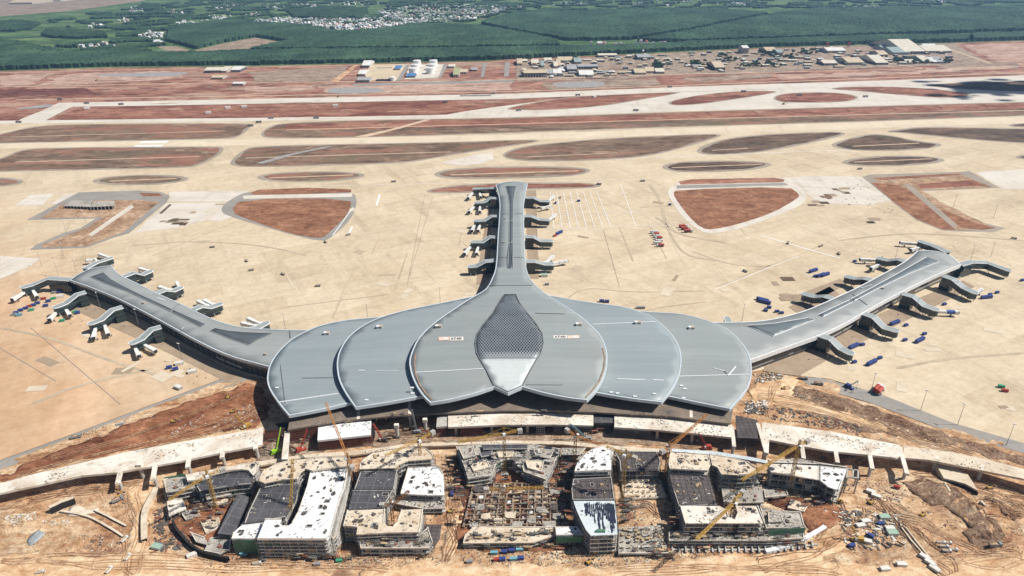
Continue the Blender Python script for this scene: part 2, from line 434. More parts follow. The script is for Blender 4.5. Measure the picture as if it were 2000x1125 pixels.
island([(-80, 284), (-40, 272), (0, 262), (63, 247), (140, 242), (490, 240), (493, 246), (468, 268), (437, 272), (0, 280)], IB, 9, strip=((20, 268), (440, 256), 2.2))
island([(507, 262), (521, 250), (546, 240.5), (700, 234.5), (1000, 230.5), (1300, 219), (2000, 199), (2500, 187), (2500, 210), (2000, 226), (1650, 239), (1300, 248.5), (1000, 260), (700, 269), (518, 271)], IB, 7, strip=((560, 254), (2300, 208), 3.0))
sheet('red_soil_band', pts([(560, 243), (1000, 233), (1300, 222), (2000, 201.5), (2400, 191), (2400, 199), (2000, 212), (1300, 236), (1000, 246), (700, 253), (560, 254)]), 0.46, IR)
island([(-70, 325), (0, 311), (35, 294), (87, 288), (420, 286), (440, 288), (430, 303), (395, 322), (367, 328), (175, 332), (0, 336), (-70, 337)], IB, 8, strip=((30, 317), (390, 306), 2.2))
island([(448, 324), (452, 312), (473, 294), (497, 285), (700, 281), (900, 277), (1040, 272), (1056, 275), (1040, 279), (980, 288), (870, 305), (800, 318), (700, 322), (500, 327)], IB, 8, strip=((480, 309), (880, 297), 2.2))
sheet('gravel_track', pts([(500, 319), (560, 302), (640, 286), (650, 286), (572, 303), (515, 320)]), 0.52, M['gravel'])
sheet('gravel_track', pts([(690, 268), (760, 253), (830, 234), (842, 234), (780, 252), (716, 268)]), 0.52, M['pale_strip'])
island([(979, 305), (988, 296), (1020, 286), (1100, 277), (1200, 269), (1350, 263), (1395, 261.5), (1412, 264), (1400, 269), (1330, 290), (1270, 305), (1180, 313), (1060, 316), (1000, 313)], IB, 8, strip=((1030, 307), (1205, 299), 2.0))
island([(1359, 295), (1370, 285), (1422, 269), (1510, 261), (1632, 257), (1656, 260.5), (1636, 268), (1580, 280), (1510, 294), (1457, 300), (1394, 303.5), (1366, 300)], IDK, 9, strip=((1390, 294), (1460, 290), 2.0))
island([(1622, 283), (1632, 278), (1667, 268), (1702, 261), (1737, 264), (1790, 275), (1835, 280), (1842, 285), (1807, 292), (1720, 296), (1657, 293), (1630, 288)], IDK, 9, strip=((1665, 286), (1795, 280), 2.5))
island([(1726, 257), (1755, 253), (1790, 248), (1860, 248.5), (2000, 251), (2150, 255), (2150, 290), (2000, 280), (1930, 276), (1825, 266), (1755, 259.5)], IDK, 9)
island([(1960, 245.5), (2000, 240), (2060, 240), (2060, 246), (2000, 249.5)], IDK, 6)
island([(-110, 356), (-60, 347), (0, 346.5), (30, 348.5), (50, 354), (35, 361), (0, 365), (-60, 365)], IB, 8)
island([(176, 353.5), (200, 346), (260, 341.5), (330, 341.5), (360, 345), (372, 349), (355, 355.5), (310, 361), (240, 362), (195, 360)], IB, 9, strip=((215, 354), (345, 349), 2.5))
island([(496, 347), (520, 340), (570, 335.5), (650, 334.5), (700, 337.5), (716, 342.5), (700, 349), (650, 354.5), (580, 356.5), (520, 353.5)], IB, 9, strip=((525, 348), (690, 342), 2.5))
island([(844, 341), (860, 334), (895, 329), (965, 325.5), (1070, 324.5), (1140, 327.5), (1158, 333), (1140, 340), (1105, 345), (1017, 348.5), (912, 350.5), (862, 347.5)], IB, 9, strip=((880, 342), (1130, 334), 2.5))
island([(1290, 326), (1307, 319), (1352, 314.5), (1440, 313.5), (1492, 316.5), (1512, 321.5), (1492, 329), (1440, 335), (1335, 337), (1303, 332.5)], IDK, 9, strip=((1312, 328), (1488, 321), 2.0))
island([(1641, 317), (1657, 311), (1702, 305), (1790, 303.5), (1835, 308.5), (1849, 313), (1832, 318.5), (1790, 323), (1702, 326), (1655, 322.5)], IDK, 9, strip=((1668, 317), (1820, 310.5), 2.0))
island([(1979, 307), (2000, 301), (2060, 302), (2100, 306), (2060, 312), (2000, 312)], IDK, 7)
island([(826, 374), (860, 365.5), (912, 360), (1000, 357), (1122, 356.5), (1168, 359), (1176, 364), (1150, 368), (1052, 370), (970, 372), (930, 377), (850, 378)], IR, 7)
for pl, mm in (([(988, 213), (1003, 208), (1040, 201), (1115, 189), (1315, 179.5), (1336, 181), (1245, 196), (1175, 208), (1070, 215.5), (1000, 215)], IR),
               ([(1300, 202), (1321, 194), (1370, 185), (1440, 177.5), (1528, 177.5), (1496, 185), (1422, 196), (1370, 203.5), (1321, 207)], IR),
               ([(1507, 191), (1524, 184), (1562, 180.5), (1632, 180.5), (1671, 186.5), (1680, 192), (1650, 199.5), (1580, 201), (1522, 200)], IR),
               ([(1607, 173.5), (1667, 168.5), (1790, 170.5), (1888, 181), (1899, 187), (1853, 192.5), (1755, 185.5), (1685, 178.5)], IR),
               ([(1790, 166.5), (1895, 160.5), (2000, 158.5), (2150, 156), (2150, 180), (2000, 179), (1930, 177.5), (1850, 172)], IDK)):  # last island: the cloud's shade put into a darker soil colour
    island(pl, mm, 6, z=0.34)
sheet('red_soil_band', pts([(160, 209), (700, 200), (870, 197), (1000, 196), (1090, 190), (980, 206), (860, 222), (700, 226), (350, 230), (130, 234), (105, 230)]), 0.1, IR)
# gravel yards and pale patches north of the new runway
for pl in ([(640, 172), (700, 170), (755, 173), (740, 181), (640, 184)], [(1075, 160), (1180, 158), (1180, 170), (1090, 172)], [(150, 148), (300, 141), (380, 141), (330, 151)], [(50, 209), (110, 202), (90, 211), (20, 214)]):
    sheet('gravel_yard', chaikin(pts(pl), 1), 0.1, M['gravel'])
for a, b in (((0, 142), (500, 131)), ((500, 131), (960, 121.5)), ((960, 121.5), (1010, 118)), ((0, 170), (480, 161)), ((480, 161), (1000, 158)), ((700, 165), (1250, 147)), ((1250, 147), (1990, 130)), ((30, 195), (1000, 179)), ((1000, 179), (2000, 142)), ((1620, 172 - 68), (1840, 140)), ((1855, 96), (1935, 124))):
    p, q = P(*a), P(*b); d = (q-p).normalized(); n = Vector((-d.y, d.x))*5
    sheet('dirt_road', [p-n, q-n, q+n, p+n], 0.06, M['pale_strip'])
# infields next to the apron
def infield(ring, soil, ringmat, z=0.3):
    sheet('infield_kerb_road', chaikin(pts(ring), 2), z, ringmat)
    sheet('infield_soil', chaikin(pts(soil), 1), z+0.12, M['infield_red'])
infield([(432, 415), (434, 402), (458, 385), (486, 373), (686, 372), (699, 390), (688, 427), (649, 464), (626, 473), (540, 450), (451, 424)],
        [(449, 414), (470, 389), (686, 387.5), (684, 413), (640, 459), (623, 467), (560, 455), (490, 431)], M['asphalt'])
sheet('infield_soil', pts([(490, 376.5), (505, 371), (600, 367), (686, 370), (686, 375.5), (600, 379), (495, 381)]), 0.44, M['infield_red'])
sheet('pale_path', pts([(474, 383), (496, 381.5), (688, 378), (688, 385), (476, 389)]), 0.46, M['white_conc'])
infield([(1302, 376), (1312, 362), (1340, 350), (1530, 347), (1568, 366), (1577, 388), (1564, 402), (1520, 421), (1440, 449), (1392, 457), (1368, 453), (1335, 428), (1314, 398)],
        [(1314, 378), (1322, 371), (1541, 364.5), (1562, 380), (1558, 388), (1510, 416), (1440, 439), (1391, 449), (1370, 446), (1345, 423), (1324, 395)], M['white_conc'])
sheet('infield_soil', pts([(1325, 355), (1350, 350.5), (1510, 347.5), (1532, 351), (1530, 356), (1330, 361)]), 0.46, M['island_red'])
sheet('drain_channel', pts([(1322, 362.5), (1532, 357.5), (1540, 362), (1322, 368.5)]), 0.48, M['asphalt'])
# angled trenches
M['trench'] = ground_mat('trench_earth', [(0.3, (0.25, 0.155, 0.095)), (0.5, (0.36, 0.235, 0.15)), (0.7, (0.46, 0.33, 0.22))], 0.015, 0.08, 0.45, [(0.02, 0.57, 0.64, (0.25, 0.125, 0.075), 0.7)], 0.0)
sheet('trench_road', pts([(52, 430), (154, 376), (266, 372.5), (315, 375), (332, 383), (325, 396), (252, 456), (224, 464), (168, 484), (58, 488), (70, 479), (119, 457), (157, 446), (187, 427), (80, 429)]), 0.3, M['asphalt'])
sheet('trench_soil', pts([(78, 427), (120, 400), (205, 391), (275, 391), (312, 395), (300, 404), (240, 455), (168, 481), (84, 484), (82, 478), (130, 460), (172, 444), (200, 424)]), 0.42, M['trench'])
sheet('pale_path', pts([(172, 459), (180, 462), (262, 405), (256, 400)]), 0.54, M['white_conc'])
sheet('trench_soil', pts([(272, 377), (312, 378), (318, 383), (280, 384)]), 0.42, M['infield_red'])
sheet('trench_road', pts([(1684, 346), (1700, 341), (1880, 336), (1893, 334), (1952, 367), (1790, 374), (1835, 402), (1900, 430), (1964, 446), (1942, 453), (1872, 452), (1840, 450), (1790, 430), (1745, 396)]), 0.3, M['shoulder'])
sheet('trench_soil', ragged(pts([(1712, 353), (1880, 343), (1940, 366), (1800, 371), (1852, 402), (1940, 443), (1870, 448), (1800, 425), (1752, 392)]), 8, 10), 0.38, M['trench'])
sheet('trench_soil', pts([(1702, 357), (1755, 362), (1800, 384), (1866, 449), (1842, 449), (1790, 428), (1745, 394)]), 0.42, M['infield_red'])
sheet('trench_soil', pts([(1702, 348), (1870, 339), (1880, 342), (1720, 352)]), 0.42, M['infield_red'])
sheet('trench_soil', pts([(1790, 360), (1900, 352), (1920, 362), (1800, 369)]), 0.42, M['island_red'])
sheet('trench_soil', pts([(1838, 408), (1900, 434), (1946, 446), (1920, 449), (1880, 446), (1850, 428)]), 0.42, M['infield_red'])
sheet('trench_floor', pts([(1764, 361), (1776, 359), (1870, 440), (1862, 446)]), 0.5, M['shoulder'])
# pale new slabs
for pl in ([(331, 375), (486, 373), (470, 384), (452, 394), (330, 394)], [(325, 397), (440, 396), (430, 405), (402, 430), (345, 445), (262, 455)], [(404, 430), (440, 398), (445, 410), (456, 424), (428, 432)],
           [(28, 402), (60, 381), (105, 378), (84, 400)], [(100, 398), (128, 379), (152, 379), (112, 400)], [(0, 500), (80, 505), (60, 520), (0, 545)],
           [(1524, 348), (1580, 344), (1680, 345), (1700, 352), (1740, 392), (1700, 400), (1600, 398), (1578, 380), (1560, 360)], [(1905, 337), (2000, 330), (2200, 330), (2200, 365), (1960, 370)],
           [(860, 318), (920, 305), (960, 297), (965, 310), (940, 320), (900, 324)]):
    sheet('concrete_patch', pts(pl), 0.26, M['white_conc'])
# painted markings
def line_px(name, a, b, w, z=0.3, mat='paint'):
    p, q = P(*a), P(*b); d = (q-p).normalized(); n = Vector((-d.y, d.x))*w/2
    sheet(name, [p-n, q-n, q+n, p+n], z, M[mat])
line_px('painted_marking', (274, 278), (328, 277), 16, 0.3); line_px('painted_marking', (262, 286), (317, 285), 16, 0.3)
for k in range(14):
    line_px('painted_marking', (1100+k*66, 268-k*1.85), (1127+k*66, 267.2-k*1.85), 1.2, 0.3)
line_px('painted_marking', (1200, 311), (1700, 291), 1.6); line_px('painted_marking', (600, 364), (1300, 349), 1.0)
for k in range(8): line_px('apron_marking', (1074+k*13, 374), (1082+k*16, 446), 0.8, 0.36)
line_px('apron_marking', (1075, 394), (1130, 394), 1.0, 0.37); line_px('apron_marking', (1075, 418), (1260, 415), 0.9, 0.37); line_px('apron_marking', (1060, 446), (1178, 449), 1.0, 0.37); line_px('apron_marking', (1200, 443), (1320, 440), 0.9, 0.37)
for a, b, w in (((1212, 360), (1242, 443), 0.9), ((1178, 448), (1210, 560), 0.5), ((830, 380), (795, 560), 0.5), ((845, 385), (800, 540), 0.5), ((690, 405), (650, 460), 1.2), ((1485, 460), (1640, 505), 2.0), ((1395, 566), (1560, 500), 0.9), ((742, 380), (735, 402), 3.0), ((688, 443), (682, 455), 3.0)):
    line_px('apron_marking', a, b, w, 0.34, 'paint' if w != 0.5 else 'shoulder')
for a, b, w in (((0, 680), (110, 745), 0.7), ((60, 640), (235, 790), 0.6)):
    line_px('apron_joint', a, b, w, 0.34, 'shoulder')

def wander(pl, w, z, mat, name, n=2):
    q = chaikin(pts(pl), n, False); L = []; Rr = []
    for i, p in enumerate(q):
        a = q[max(0, i-1)]; b = q[min(len(q)-1, i+1)]; d = (b-a).normalized(); k = Vector((-d.y, d.x))*w/2*(0.25 if i in (0, len(q)-1) else 1)
        L.append(p+k); Rr.append(p-k)
    vs = [(p.x, p.y, z) for p in L+Rr]; m_ = len(L)
    mesh_obj(name, vs, [(m_+i, m_+i+1, i+1, i) for i in range(m_-1)], M[mat])['kind'] = 'structure'
M['tyre'] = concrete_mat('tyre_marks', (0.41, 0.335, 0.235), (0.49, 0.40, 0.285), 5.0, 0.1, (0.3, 0.24, 0.17), 0.6, 0.05)
M['wash'] = concrete_mat('pale_wash', (0.55, 0.465, 0.345), (0.61, 0.53, 0.415), 5.0, 0.1, (0.5, 0.42, 0.31), 0.5, 0.05)
M['dirty'] = concrete_mat('dirty_apron', (0.30, 0.225, 0.155), (0.37, 0.285, 0.20), 5.0, 0.12, (0.24, 0.17, 0.12), 0.5, 0.03)
for pl, w in (([(1280, 425), (1300, 435), (1315, 470), (1340, 500), (1400, 510)], 4), ([(1268, 360), (1290, 390), (1300, 440), (1330, 460), (1420, 475)], 5), ([(1100, 590), (1140, 560), (1230, 572), (1380, 568)], 2), ([(560, 600), (640, 590), (760, 575)], 2),
              ([(1400, 560), (1440, 548), (1470, 530), (1560, 500), (1600, 480)], 1.6), ([(1250, 650 - 40), (1290, 600), (1380, 590)], 2), ([(1350, 490), (1430, 520), (1520, 520)], 2.5), ([(60, 790), (160, 750), (300, 720)], 4), ([(0, 640), (100, 660), (200, 700), (330, 740)], 3), ([(1750, 720), (1850, 700), (2000, 690)], 4), ([(260, 480), (380, 470), (520, 480), (600, 500)], 3), ([(1640, 470), (1720, 460), (1800, 455), (2000, 470)], 4)):
    wander(pl, w, 0.30, 'tyre', 'tyre_marks')
random.seed(9)
for k in range(26):        # straight lanes of tyre rubber and dust between slabs, along the two apron directions
    x, y = random.uniform(330, 1560), random.uniform(385, 600)
    p = P(x, y); a = random.choice((R(90), R(90), R(4), R(62), R(118))); L = random.uniform(40, 150); d = Vector((math.cos(a), math.sin(a)))*L/2; n = Vector((-d.y, d.x)).normalized()*random.uniform(.5, 1.6)
    sheet('tyre_marks', [p-d-n, p+d-n*.4, p+d+n*.4, p-d+n], 0.29+0.0004*k, M[random.choice(('tyre', 'tyre', 'wash'))])
for k in range(40):        # repaired slab groups
    x, y = (random.uniform(60, 460), random.uniform(640, 760)) if k < 9 else (random.uniform(1650, 1980), random.uniform(600, 800)) if k < 20 else (random.uniform(360, 1560), random.uniform(380, 590))
    p = P(x, y)
    if not inside(pts(apron_pl), p.x, p.y): continue
    a = R(random.choice((62, 4, -28))); u = Vector((math.cos(a), math.sin(a))); w = Vector((-u.y, u.x)); h1, h2 = random.uniform(3, 14), random.uniform(2, 7)
    sheet('slab_repair', [p-u*h1-w*h2, p+u*h1-w*h2, p+u*h1+w*h2, p-u*h1+w*h2], 0.32+0.0004*k, M[random.choice(('wash', 'wash', 'tyre', 'wash', 'wash', 'dirty'))])
for pl in ([(128, 598), (165, 588), (478, 735), (462, 752), (440, 745), (330, 690)], [(1905, 560), (1880, 548), (1500, 700), (1490, 725), (1560, 735), (1640, 690)], [(1026, 372), (1047, 372), (1052, 545), (1032, 545)], [(960, 382), (957, 540), (943, 556), (930, 556), (942, 470)], [(1560, 575), (1640, 545), (1660, 552), (1590, 590)], [(1540, 600), (1620, 560), (1640, 575), (1570, 620)]):
    sheet('service_strip', pts(pl), 0.34, M['dirty'])
for px, py, n in ((232+100, 431, 6), (1519, 555, 1), (1533, 547, 1), (1440, 495+55, 0), (350, 434, 5), (1708, 430, 5), (1620, 385, 8), (1640, 372, 6), (1600, 398, 5), (1545, 582, 8), (385, 412, 1)):
    for _ in range(n):
        p = P(px+random.uniform(-14, 14), py+random.uniform(-5, 5)); w, h = random.uniform(3, 9), random.uniform(3, 6)
        sheet('open_trench', [p+Vector(q) for q in ((-w, -h), (w, -h), (w, h), (-w, h))], 0.42+random.random()*.02, M['dirty' if random.random() < .5 else 'island_dark'])
sheet('open_trench', pts([(311, 417), (316, 418), (336, 400), (331, 399)]), 0.45, M['island_dark'])
# slabs, banks and lanes on the red plain
M['red_dark'] = ground_mat('dark_red_bank', [(0.3, (0.10, 0.038, 0.03)), (0.6, (0.17, 0.07, 0.05))], 0.03, 0.1, 0.5, None, 0.0, (0.4, 1, 1))
M['red_pale'] = ground_mat('pale_red_plain', [(0.3, (0.36, 0.22, 0.16)), (0.6, (0.45, 0.31, 0.24))], 0.02, 0.1, 0.5, None, 0.0, (0.4, 1, 1))
M['red_grey'] = ground_mat('dull_plain', [(0.3, (0.23, 0.17, 0.125)), (0.6, (0.32, 0.235, 0.175))], 0.02, 0.1, 0.5, None, 0.0, (0.4, 1, 1))
random.seed(77)
for pl, mt in (([(130, 144), (330, 138), (360, 150), (300, 158), (70, 168)], 'red_pale'), ([(490, 140), (680, 130), (660, 158), (500, 160)], 'red_grey'), ([(0, 148), (110, 143), (60, 166), (0, 168)], 'red_pale'), ([(480, 168), (600, 166), (620, 176), (470, 180)], 'red_pale'), ([(620, 168), (1000, 160), (1000, 176), (640, 184)], 'red_pale'), ([(1060, 162), (1280, 152), (1300, 166), (1070, 176)], 'red_grey'), ([(1880, 88), (2100, 80), (2100, 122), (1950, 122)], 'red_pale'),
               ([(1330, 150), (1510, 144), (1512, 152), (1350, 160)], 'red_grey'), ([(1820, 122), (1990, 118), (1990, 134), (1840, 136)], 'red_grey'), ([(1520, 146), (1750, 138), (1980, 128), (1980, 134), (1700, 148), (1520, 156)], 'red_pale'), ([(380, 200 + 12), (560, 210), (600, 222), (400, 224)], 'red_grey'), ([(165, 212), (330, 210), (310, 226), (150, 228)], 'red_pale'), ([(700, 206), (850, 203), (840, 212), (700, 216)], 'red_dark'), ([(640, 204), (780, 201), (760, 207), (650, 210)], 'red_dark'), ([(0, 175), (160, 172), (200, 184), (0, 190)], 'red_dark')):
    sheet('plain_patch', ragged(pts(pl), 26, 22), 0.02+random.random()*.02, M[mt])
for k in range(70):
    x = random.uniform(0, 1990); y0 = (196-x*.024); y = random.choice((random.uniform(y0-22, y0-6), random.uniform(140-x*.01, 180-x*.02), random.uniform(206-x*.012, 226-x*.014)))
    p = P(x, y)
    if 1000 < x < 1900 and y < 158-(x-1000)*.03: continue
    w, h = random.uniform(15, 70), random.uniform(3, 12)
    q = [p+Vector((w*math.cos(a)*random.uniform(.6, 1.2), h*math.sin(a)*random.uniform(.6, 1.2)+w*math.cos(a)*.06)) for a in np.linspace(0, 6.28, 12)[:-1]]
    sheet('soil_bank', q, 0.05+random.random()*.05 if y < y0-5 else 0.13, M[random.choice(('red_dark', 'red_dark', 'red_pale', 'red_grey'))])
for k in range(26):
    x = 1290+k*30; y = 222-(x-1290)*.0285
    if k % 3 == 0: line_px('soil_gully', (x, y), (x+10, y+7), 4, 0.52, 'red_dark')
# ---------------------------------------------------------------- terminal materials
def roof_mat(name, c, seam=1.2, rough=0.42, rot=0.0, var=0.08, seam_amt=0.12):
    """standing-seam metal sheeting"""
    m, nt, b = node_mat(name, rough, 0.5); t = NT(nt)
    v = t.mapping(t.coord(True), rot=(0, 0, rot))
    lo = tuple(x*(1-var) for x in c); hi = tuple(x*(1+var) for x in c)
    base = t.ramp(t.noise(t.mapping(v, (0.05, 1, 1)), 0.05, 5, 0.6), [(0.3, lo), (0.7, hi)])
    w = t.new('ShaderNodeTexWave', bands_direction='Y'); nt.links.new(v, w.inputs['Vector'])
    w.inputs['Scale'].default_value = 0.31416/seam
    pb = t.new('ShaderNodeTexBrick'); nt.links.new(v, pb.inputs['Vector']); pb.offset = 0.43; pb.inputs['Scale'].default_value = 1.0
    pb.inputs['Brick Width'].default_value = 46; pb.inputs['Row Height'].default_value = 3.4; pb.inputs['Mortar Size'].default_value = 0.1; pb.inputs['Mortar'].default_value = (0.3, 0.3, 0.3, 1)
    pb.inputs['Color1'].default_value = (0.42, 0.42, 0.42, 1); pb.inputs['Color2'].default_value = (0.57, 0.57, 0.57, 1)
    base = t.mix(0.3, base, pb.outputs['Color'], 'SOFT_LIGHT')
    base = t.mix(t.ramp(t.noise(t.mapping(v, (1, .12, 1)), 0.07, 6, 0.7), [(0.5, 0.0), (0.8, 0.22)]), base, (0.36, 0.345, 0.31))
    base = t.mix(seam_amt, base, t.ramp(w.outputs['Fac'], [(0.05, 0.1), (0.2, 0.55)]), 'SOFT_LIGHT')
    base = t.mix(t.ramp(t.noise(v, 0.02, 6, 0.65), [(0.52, 0.0), (0.8, 0.18)]), base, (0.34, 0.30, 0.25))
    base = t.mix(t.ramp(t.noise(v, 0.35, 3, 0.6), [(0.66, 0.0), (0.72, 0.25)]), base, (0.16, 0.17, 0.17))
    nt.links.new(base, b.inputs['Base Color'])
    r = t.ramp(t.noise(v, 0.03, 4, 0.6), [(0.3, rough-0.06), (0.7, rough+0.1)])
    nt.links.new(r, b.inputs['Roughness'])
    return m
M['roof_mid'] = roof_mat('roof_metal', (0.27, 0.295, 0.29), rough=0.52)
M['roof_blue'] = roof_mat('roof_metal_blue', (0.26, 0.30, 0.312), rough=0.5)
M['roof_pier'] = roof_mat('pier_roof_metal', (0.285, 0.30, 0.293), 1.4, 0.58)
M['fascia'] = plain('fascia_metal', (0.46, 0.54, 0.58), 0.35, 0.06, 0.1, 0.5)
M['rim'] = plain('rim_metal', (0.50, 0.56, 0.59), 0.4, 0.08, 0.2, 0.5)
M['white_metal'] = plain('white_metal', (0.72, 0.73, 0.73), 0.45, 0.1, 0.3, 0.5)
M['soffit'] = plain('soffit', (0.14, 0.15, 0.16), 0.7, 0.2, 0.1)
M['tip_panel'] = roof_mat('tip_panel_metal', (0.53, 0.57, 0.56), 1.5, 0.45, 0.0, 0.05, 0.06)
def facade_mat(name, glass, frame, hx=3.0, hz=4.0, band=None):
    """curtain wall: dark glazing in a light grid, laid out along the wall"""
    m, nt, b = node_mat(name, 0.18, 0.6); t = NT(nt)
    co = t.coord(True); s = t.sep(co)
    g = t.noise(co, 0.15, 3, 0.6)
    base = t.ramp(g, [(0.3, tuple(x*0.6 for x in glass)), (0.7, tuple(x*1.5 for x in glass))])
    al = t.math('ADD', s[0], t.math('MULTIPLY', s[1], 0.62))
    fx = t.math('LESS_THAN', t.math('FRACT', t.math('DIVIDE', al, hx)), 0.09)
    fz = t.math('LESS_THAN', t.math('FRACT', t.math('DIVIDE', t.math('ADD', s[2], 0.4), hz)), 0.12)
    f = t.math('MAXIMUM', fx, fz)
    base = t.mix(t.math('MULTIPLY', f, 0.8), base, frame)
    if band:
        z0, z1, col = band
        k = t.math('MULTIPLY', t.math('GREATER_THAN', s[2], z0), t.math('LESS_THAN', s[2], z1))
        brk = t.math('GREATER_THAN', t.noise(t.mapping(co, (1, 1, 0.0)), 0.03, 1, 0.5), 0.47)
        base = t.mix(t.math('MULTIPLY', k, brk), base, col)
    nt.links.new(base, b.inputs['Base Color'])
    rr = t.ramp(f, [(0, 0.16), (1, 0.6)]); nt.links.new(rr, b.inputs['Roughness'])
    return m
M['glass'] = facade_mat('curtain_wall', (0.022, 0.033, 0.036), (0.16, 0.18, 0.185), 3.2, 3.6)
M['pier_wall'] = facade_mat('pier_facade', (0.028, 0.034, 0.04), (0.17, 0.18, 0.18), 4.5, 3.3, (3.0, 5.2, (0.36, 0.35, 0.33)))
M['gate_glass'] = facade_mat('gate_glazing', (0.012, 0.026, 0.028), (0.07, 0.095, 0.095), 3.0, 5.2)
def strip_mat(name, c0, c1, w, rot):
    m, nt, b = node_mat(name, 0.35, 0.5); t = NT(nt)
    v = t.mapping(t.coord(True), rot=(0, 0, rot))
    s = t.sep(v)
    f = t.math('FRACT', t.math('DIVIDE', s[0], w))
    nt.links.new(t.ramp(f, [(0.12, c1), (0.22, c0), (0.9, c0)]), b.inputs['Base Color'])
    return m
M['louvre'] = strip_mat('skylight_louvre', (0.075, 0.088, 0.095), (0.16, 0.18, 0.185), 2.6, 0.0)
M['louvre_l'] = strip_mat('skylight_louvre_angled', (0.085, 0.098, 0.105), (0.135, 0.15, 0.155), 2.2, R(32))
M['louvre_r'] = strip_mat('skylight_louvre_slanted', (0.135, 0.16, 0.17), (0.21, 0.24, 0.24), 2.4, R(-40))
def lattice_mat():
    """triangulated glazing: pale diagonals over dark glass, closing up into white triangles at the lower edge"""
    m, nt, b = node_mat('skylight_lattice', 0.25, 0.5); t = NT(nt)
    s = t.sep(t.coord(True)); x, y = s[0], s[1]
    P_ = 2.7
    a = t.math('DIVIDE', t.math('ADD', x, t.math('MULTIPLY', y, 0.5)), P_)
    c = t.math('DIVIDE', t.math('SUBTRACT', x, t.math('MULTIPLY', y, 0.5)), P_)
    fa = t.math('PINGPONG', a, 0.5); fc = t.math('PINGPONG', c, 0.5)
    mn = t.math('MINIMUM', fa, fc)
    Y0 = LAT_Y
    th = t.math('SUBTRACT', 0.34, t.math('MULTIPLY', t.math('SUBTRACT', y, Y0), 0.03))
    th = t.math('MAXIMUM', th, 0.09)
    line = t.math('LESS_THAN', mn, th)
    g = t.ramp(t.noise(t.coord(True), 0.04, 4, 0.6), [(0.35, (0.028, 0.034, 0.042)), (0.7, (0.075, 0.082, 0.092))])
    nt.links.new(t.mix(line, g, (0.27, 0.295, 0.31)), b.inputs['Base Color'])
    nt.links.new(t.ramp(line, [(0, 0.2), (1, 0.5)]), b.inputs['Roughness'])
    return m
# ---------------------------------------------------------------- roof heights
def lerp_tab(tab, y):
    if y <= tab[0][0]: return tab[0][1]
    for (a, u), (b, v) in zip(tab, tab[1:]):
        if y <= b:
            t = (y-a)/(b-a); t = t*t*(3-2*t); return u+(v-u)*t
    return tab[-1][1]
ZT = [(455, 27), (500, 32), (570, 40), (620, 40), (680, 34), (740, 26), (810, 21)]
def kf(y): return max(0.0, min(1.0, (y-475)/90.0))
def zh(y): return lerp_tab(ZT, y)
def z_c(x, y): return max(20.0, zh(y) - 5.0*kf(y)*(min(abs(x), 130)/100.0)**2) + 1.0
def z_i(x, y): return max(19.6, zh(y) - 2.6 - 6.5*kf(y) - 4.0*kf(y)*(max(0, abs(x)-90)/90.0)**2)
def z_o(x, y): return max(18.9, zh(y) - 5.2 - 13.0*kf(y) - 4.0*kf(y)*(max(0, abs(x)-150)/100.0)**2)
def z_w(x, y): return 18.0
def PLF(pl, zf): return [PF(x, y, zf) for x, y in pl]
term = thing('terminal_building', 'lotus shaped airport terminal with overlapping grey petal roofs and three long piers', 'airport terminal', (0, 560, 0))
T0 = Vector((0, 560, 0))
def under(o, root=term, loc=T0):
    """keep world shape while hanging the part on the thing"""
    o.parent = root; o.matrix_parent_inverse = Matrix.Translation(-Vector(loc)); return o
cen_pl = [(969, 361), (975, 382), (977, 400), (975.5, 430), (973, 460), (971, 505), (968, 530), (957, 555), (947.5, 567.5), (915, 585), (890, 602), (860, 622), (832, 645), (815, 665),
          (804, 690), (800, 707), (804, 730), (815, 755), (829, 775), (841, 786), (875, 781), (925, 769), (966, 755), (992.5, 767), (1020, 755), (1062, 767), (1105, 776), (1146, 781),
          (1160, 767), (1175, 745), (1184, 720), (1186, 695), (1181, 672), (1170, 652), (1150, 632), (1125, 612), (1100, 596), (1075, 581), (1050, 562.5), (1034, 545), (1027, 525), (1025, 505),
          (1023.5, 460), (1022.5, 430), (1022, 400), (1025, 382), (1030, 358), (1019, 355.5), (1007, 354.3), (996, 354.8), (985, 356)]
inl_pl = [(935, 578), (920, 580), (862, 592), (800, 604), (762, 614), (737, 622), (710, 635), (687, 652), (672, 670), (662, 690), (658.5, 712), (662, 740), (675, 767), (695, 795), (750, 787), (820, 774), (860, 766), (900, 700), (920, 640)]
inr_pl = [(1050, 575), (1072, 577), (1125, 587), (1175, 594), (1217, 599), (1250, 609), (1275, 620), (1300, 640), (1317, 660), (1327, 680), (1331, 702), (1327, 730), (1317, 752), (1307, 767), (1292, 785), (1225, 777), (1162, 766), (1120, 758), (1090, 700), (1065, 640)]
oul_pl = [(780, 616), (735, 620), (687, 624), (655, 629), (625, 636), (600, 646), (570, 662), (545, 685), (527, 712), (522, 740), (527, 760), (545, 787), (565, 811), (625, 800), (685, 786), (730, 776), (760, 700)]
our_pl = [(1230, 606), (1260, 609), (1325, 612), (1357, 619), (1390, 629), (1420, 642), (1442, 662), (1460, 685), (1467, 710), (1467, 737), (1460, 757), (1445, 777), (1425, 798), (1375, 788), (1307, 774), (1260, 765), (1240, 700)]
wl_pl = [(137, 547), (152, 536), (175, 525), (196, 521), (217, 518.5), (225, 530), (240, 541), (275, 557), (312, 576), (350, 592), (387, 611), (420, 626), (450, 635), (475, 640), (500, 642), (570, 645), (640, 645), (640, 735), (580, 730), (530, 717), (500, 709), (462, 699), (425, 685), (375, 660), (325, 632), (275, 605), (225, 580), (175, 560)]
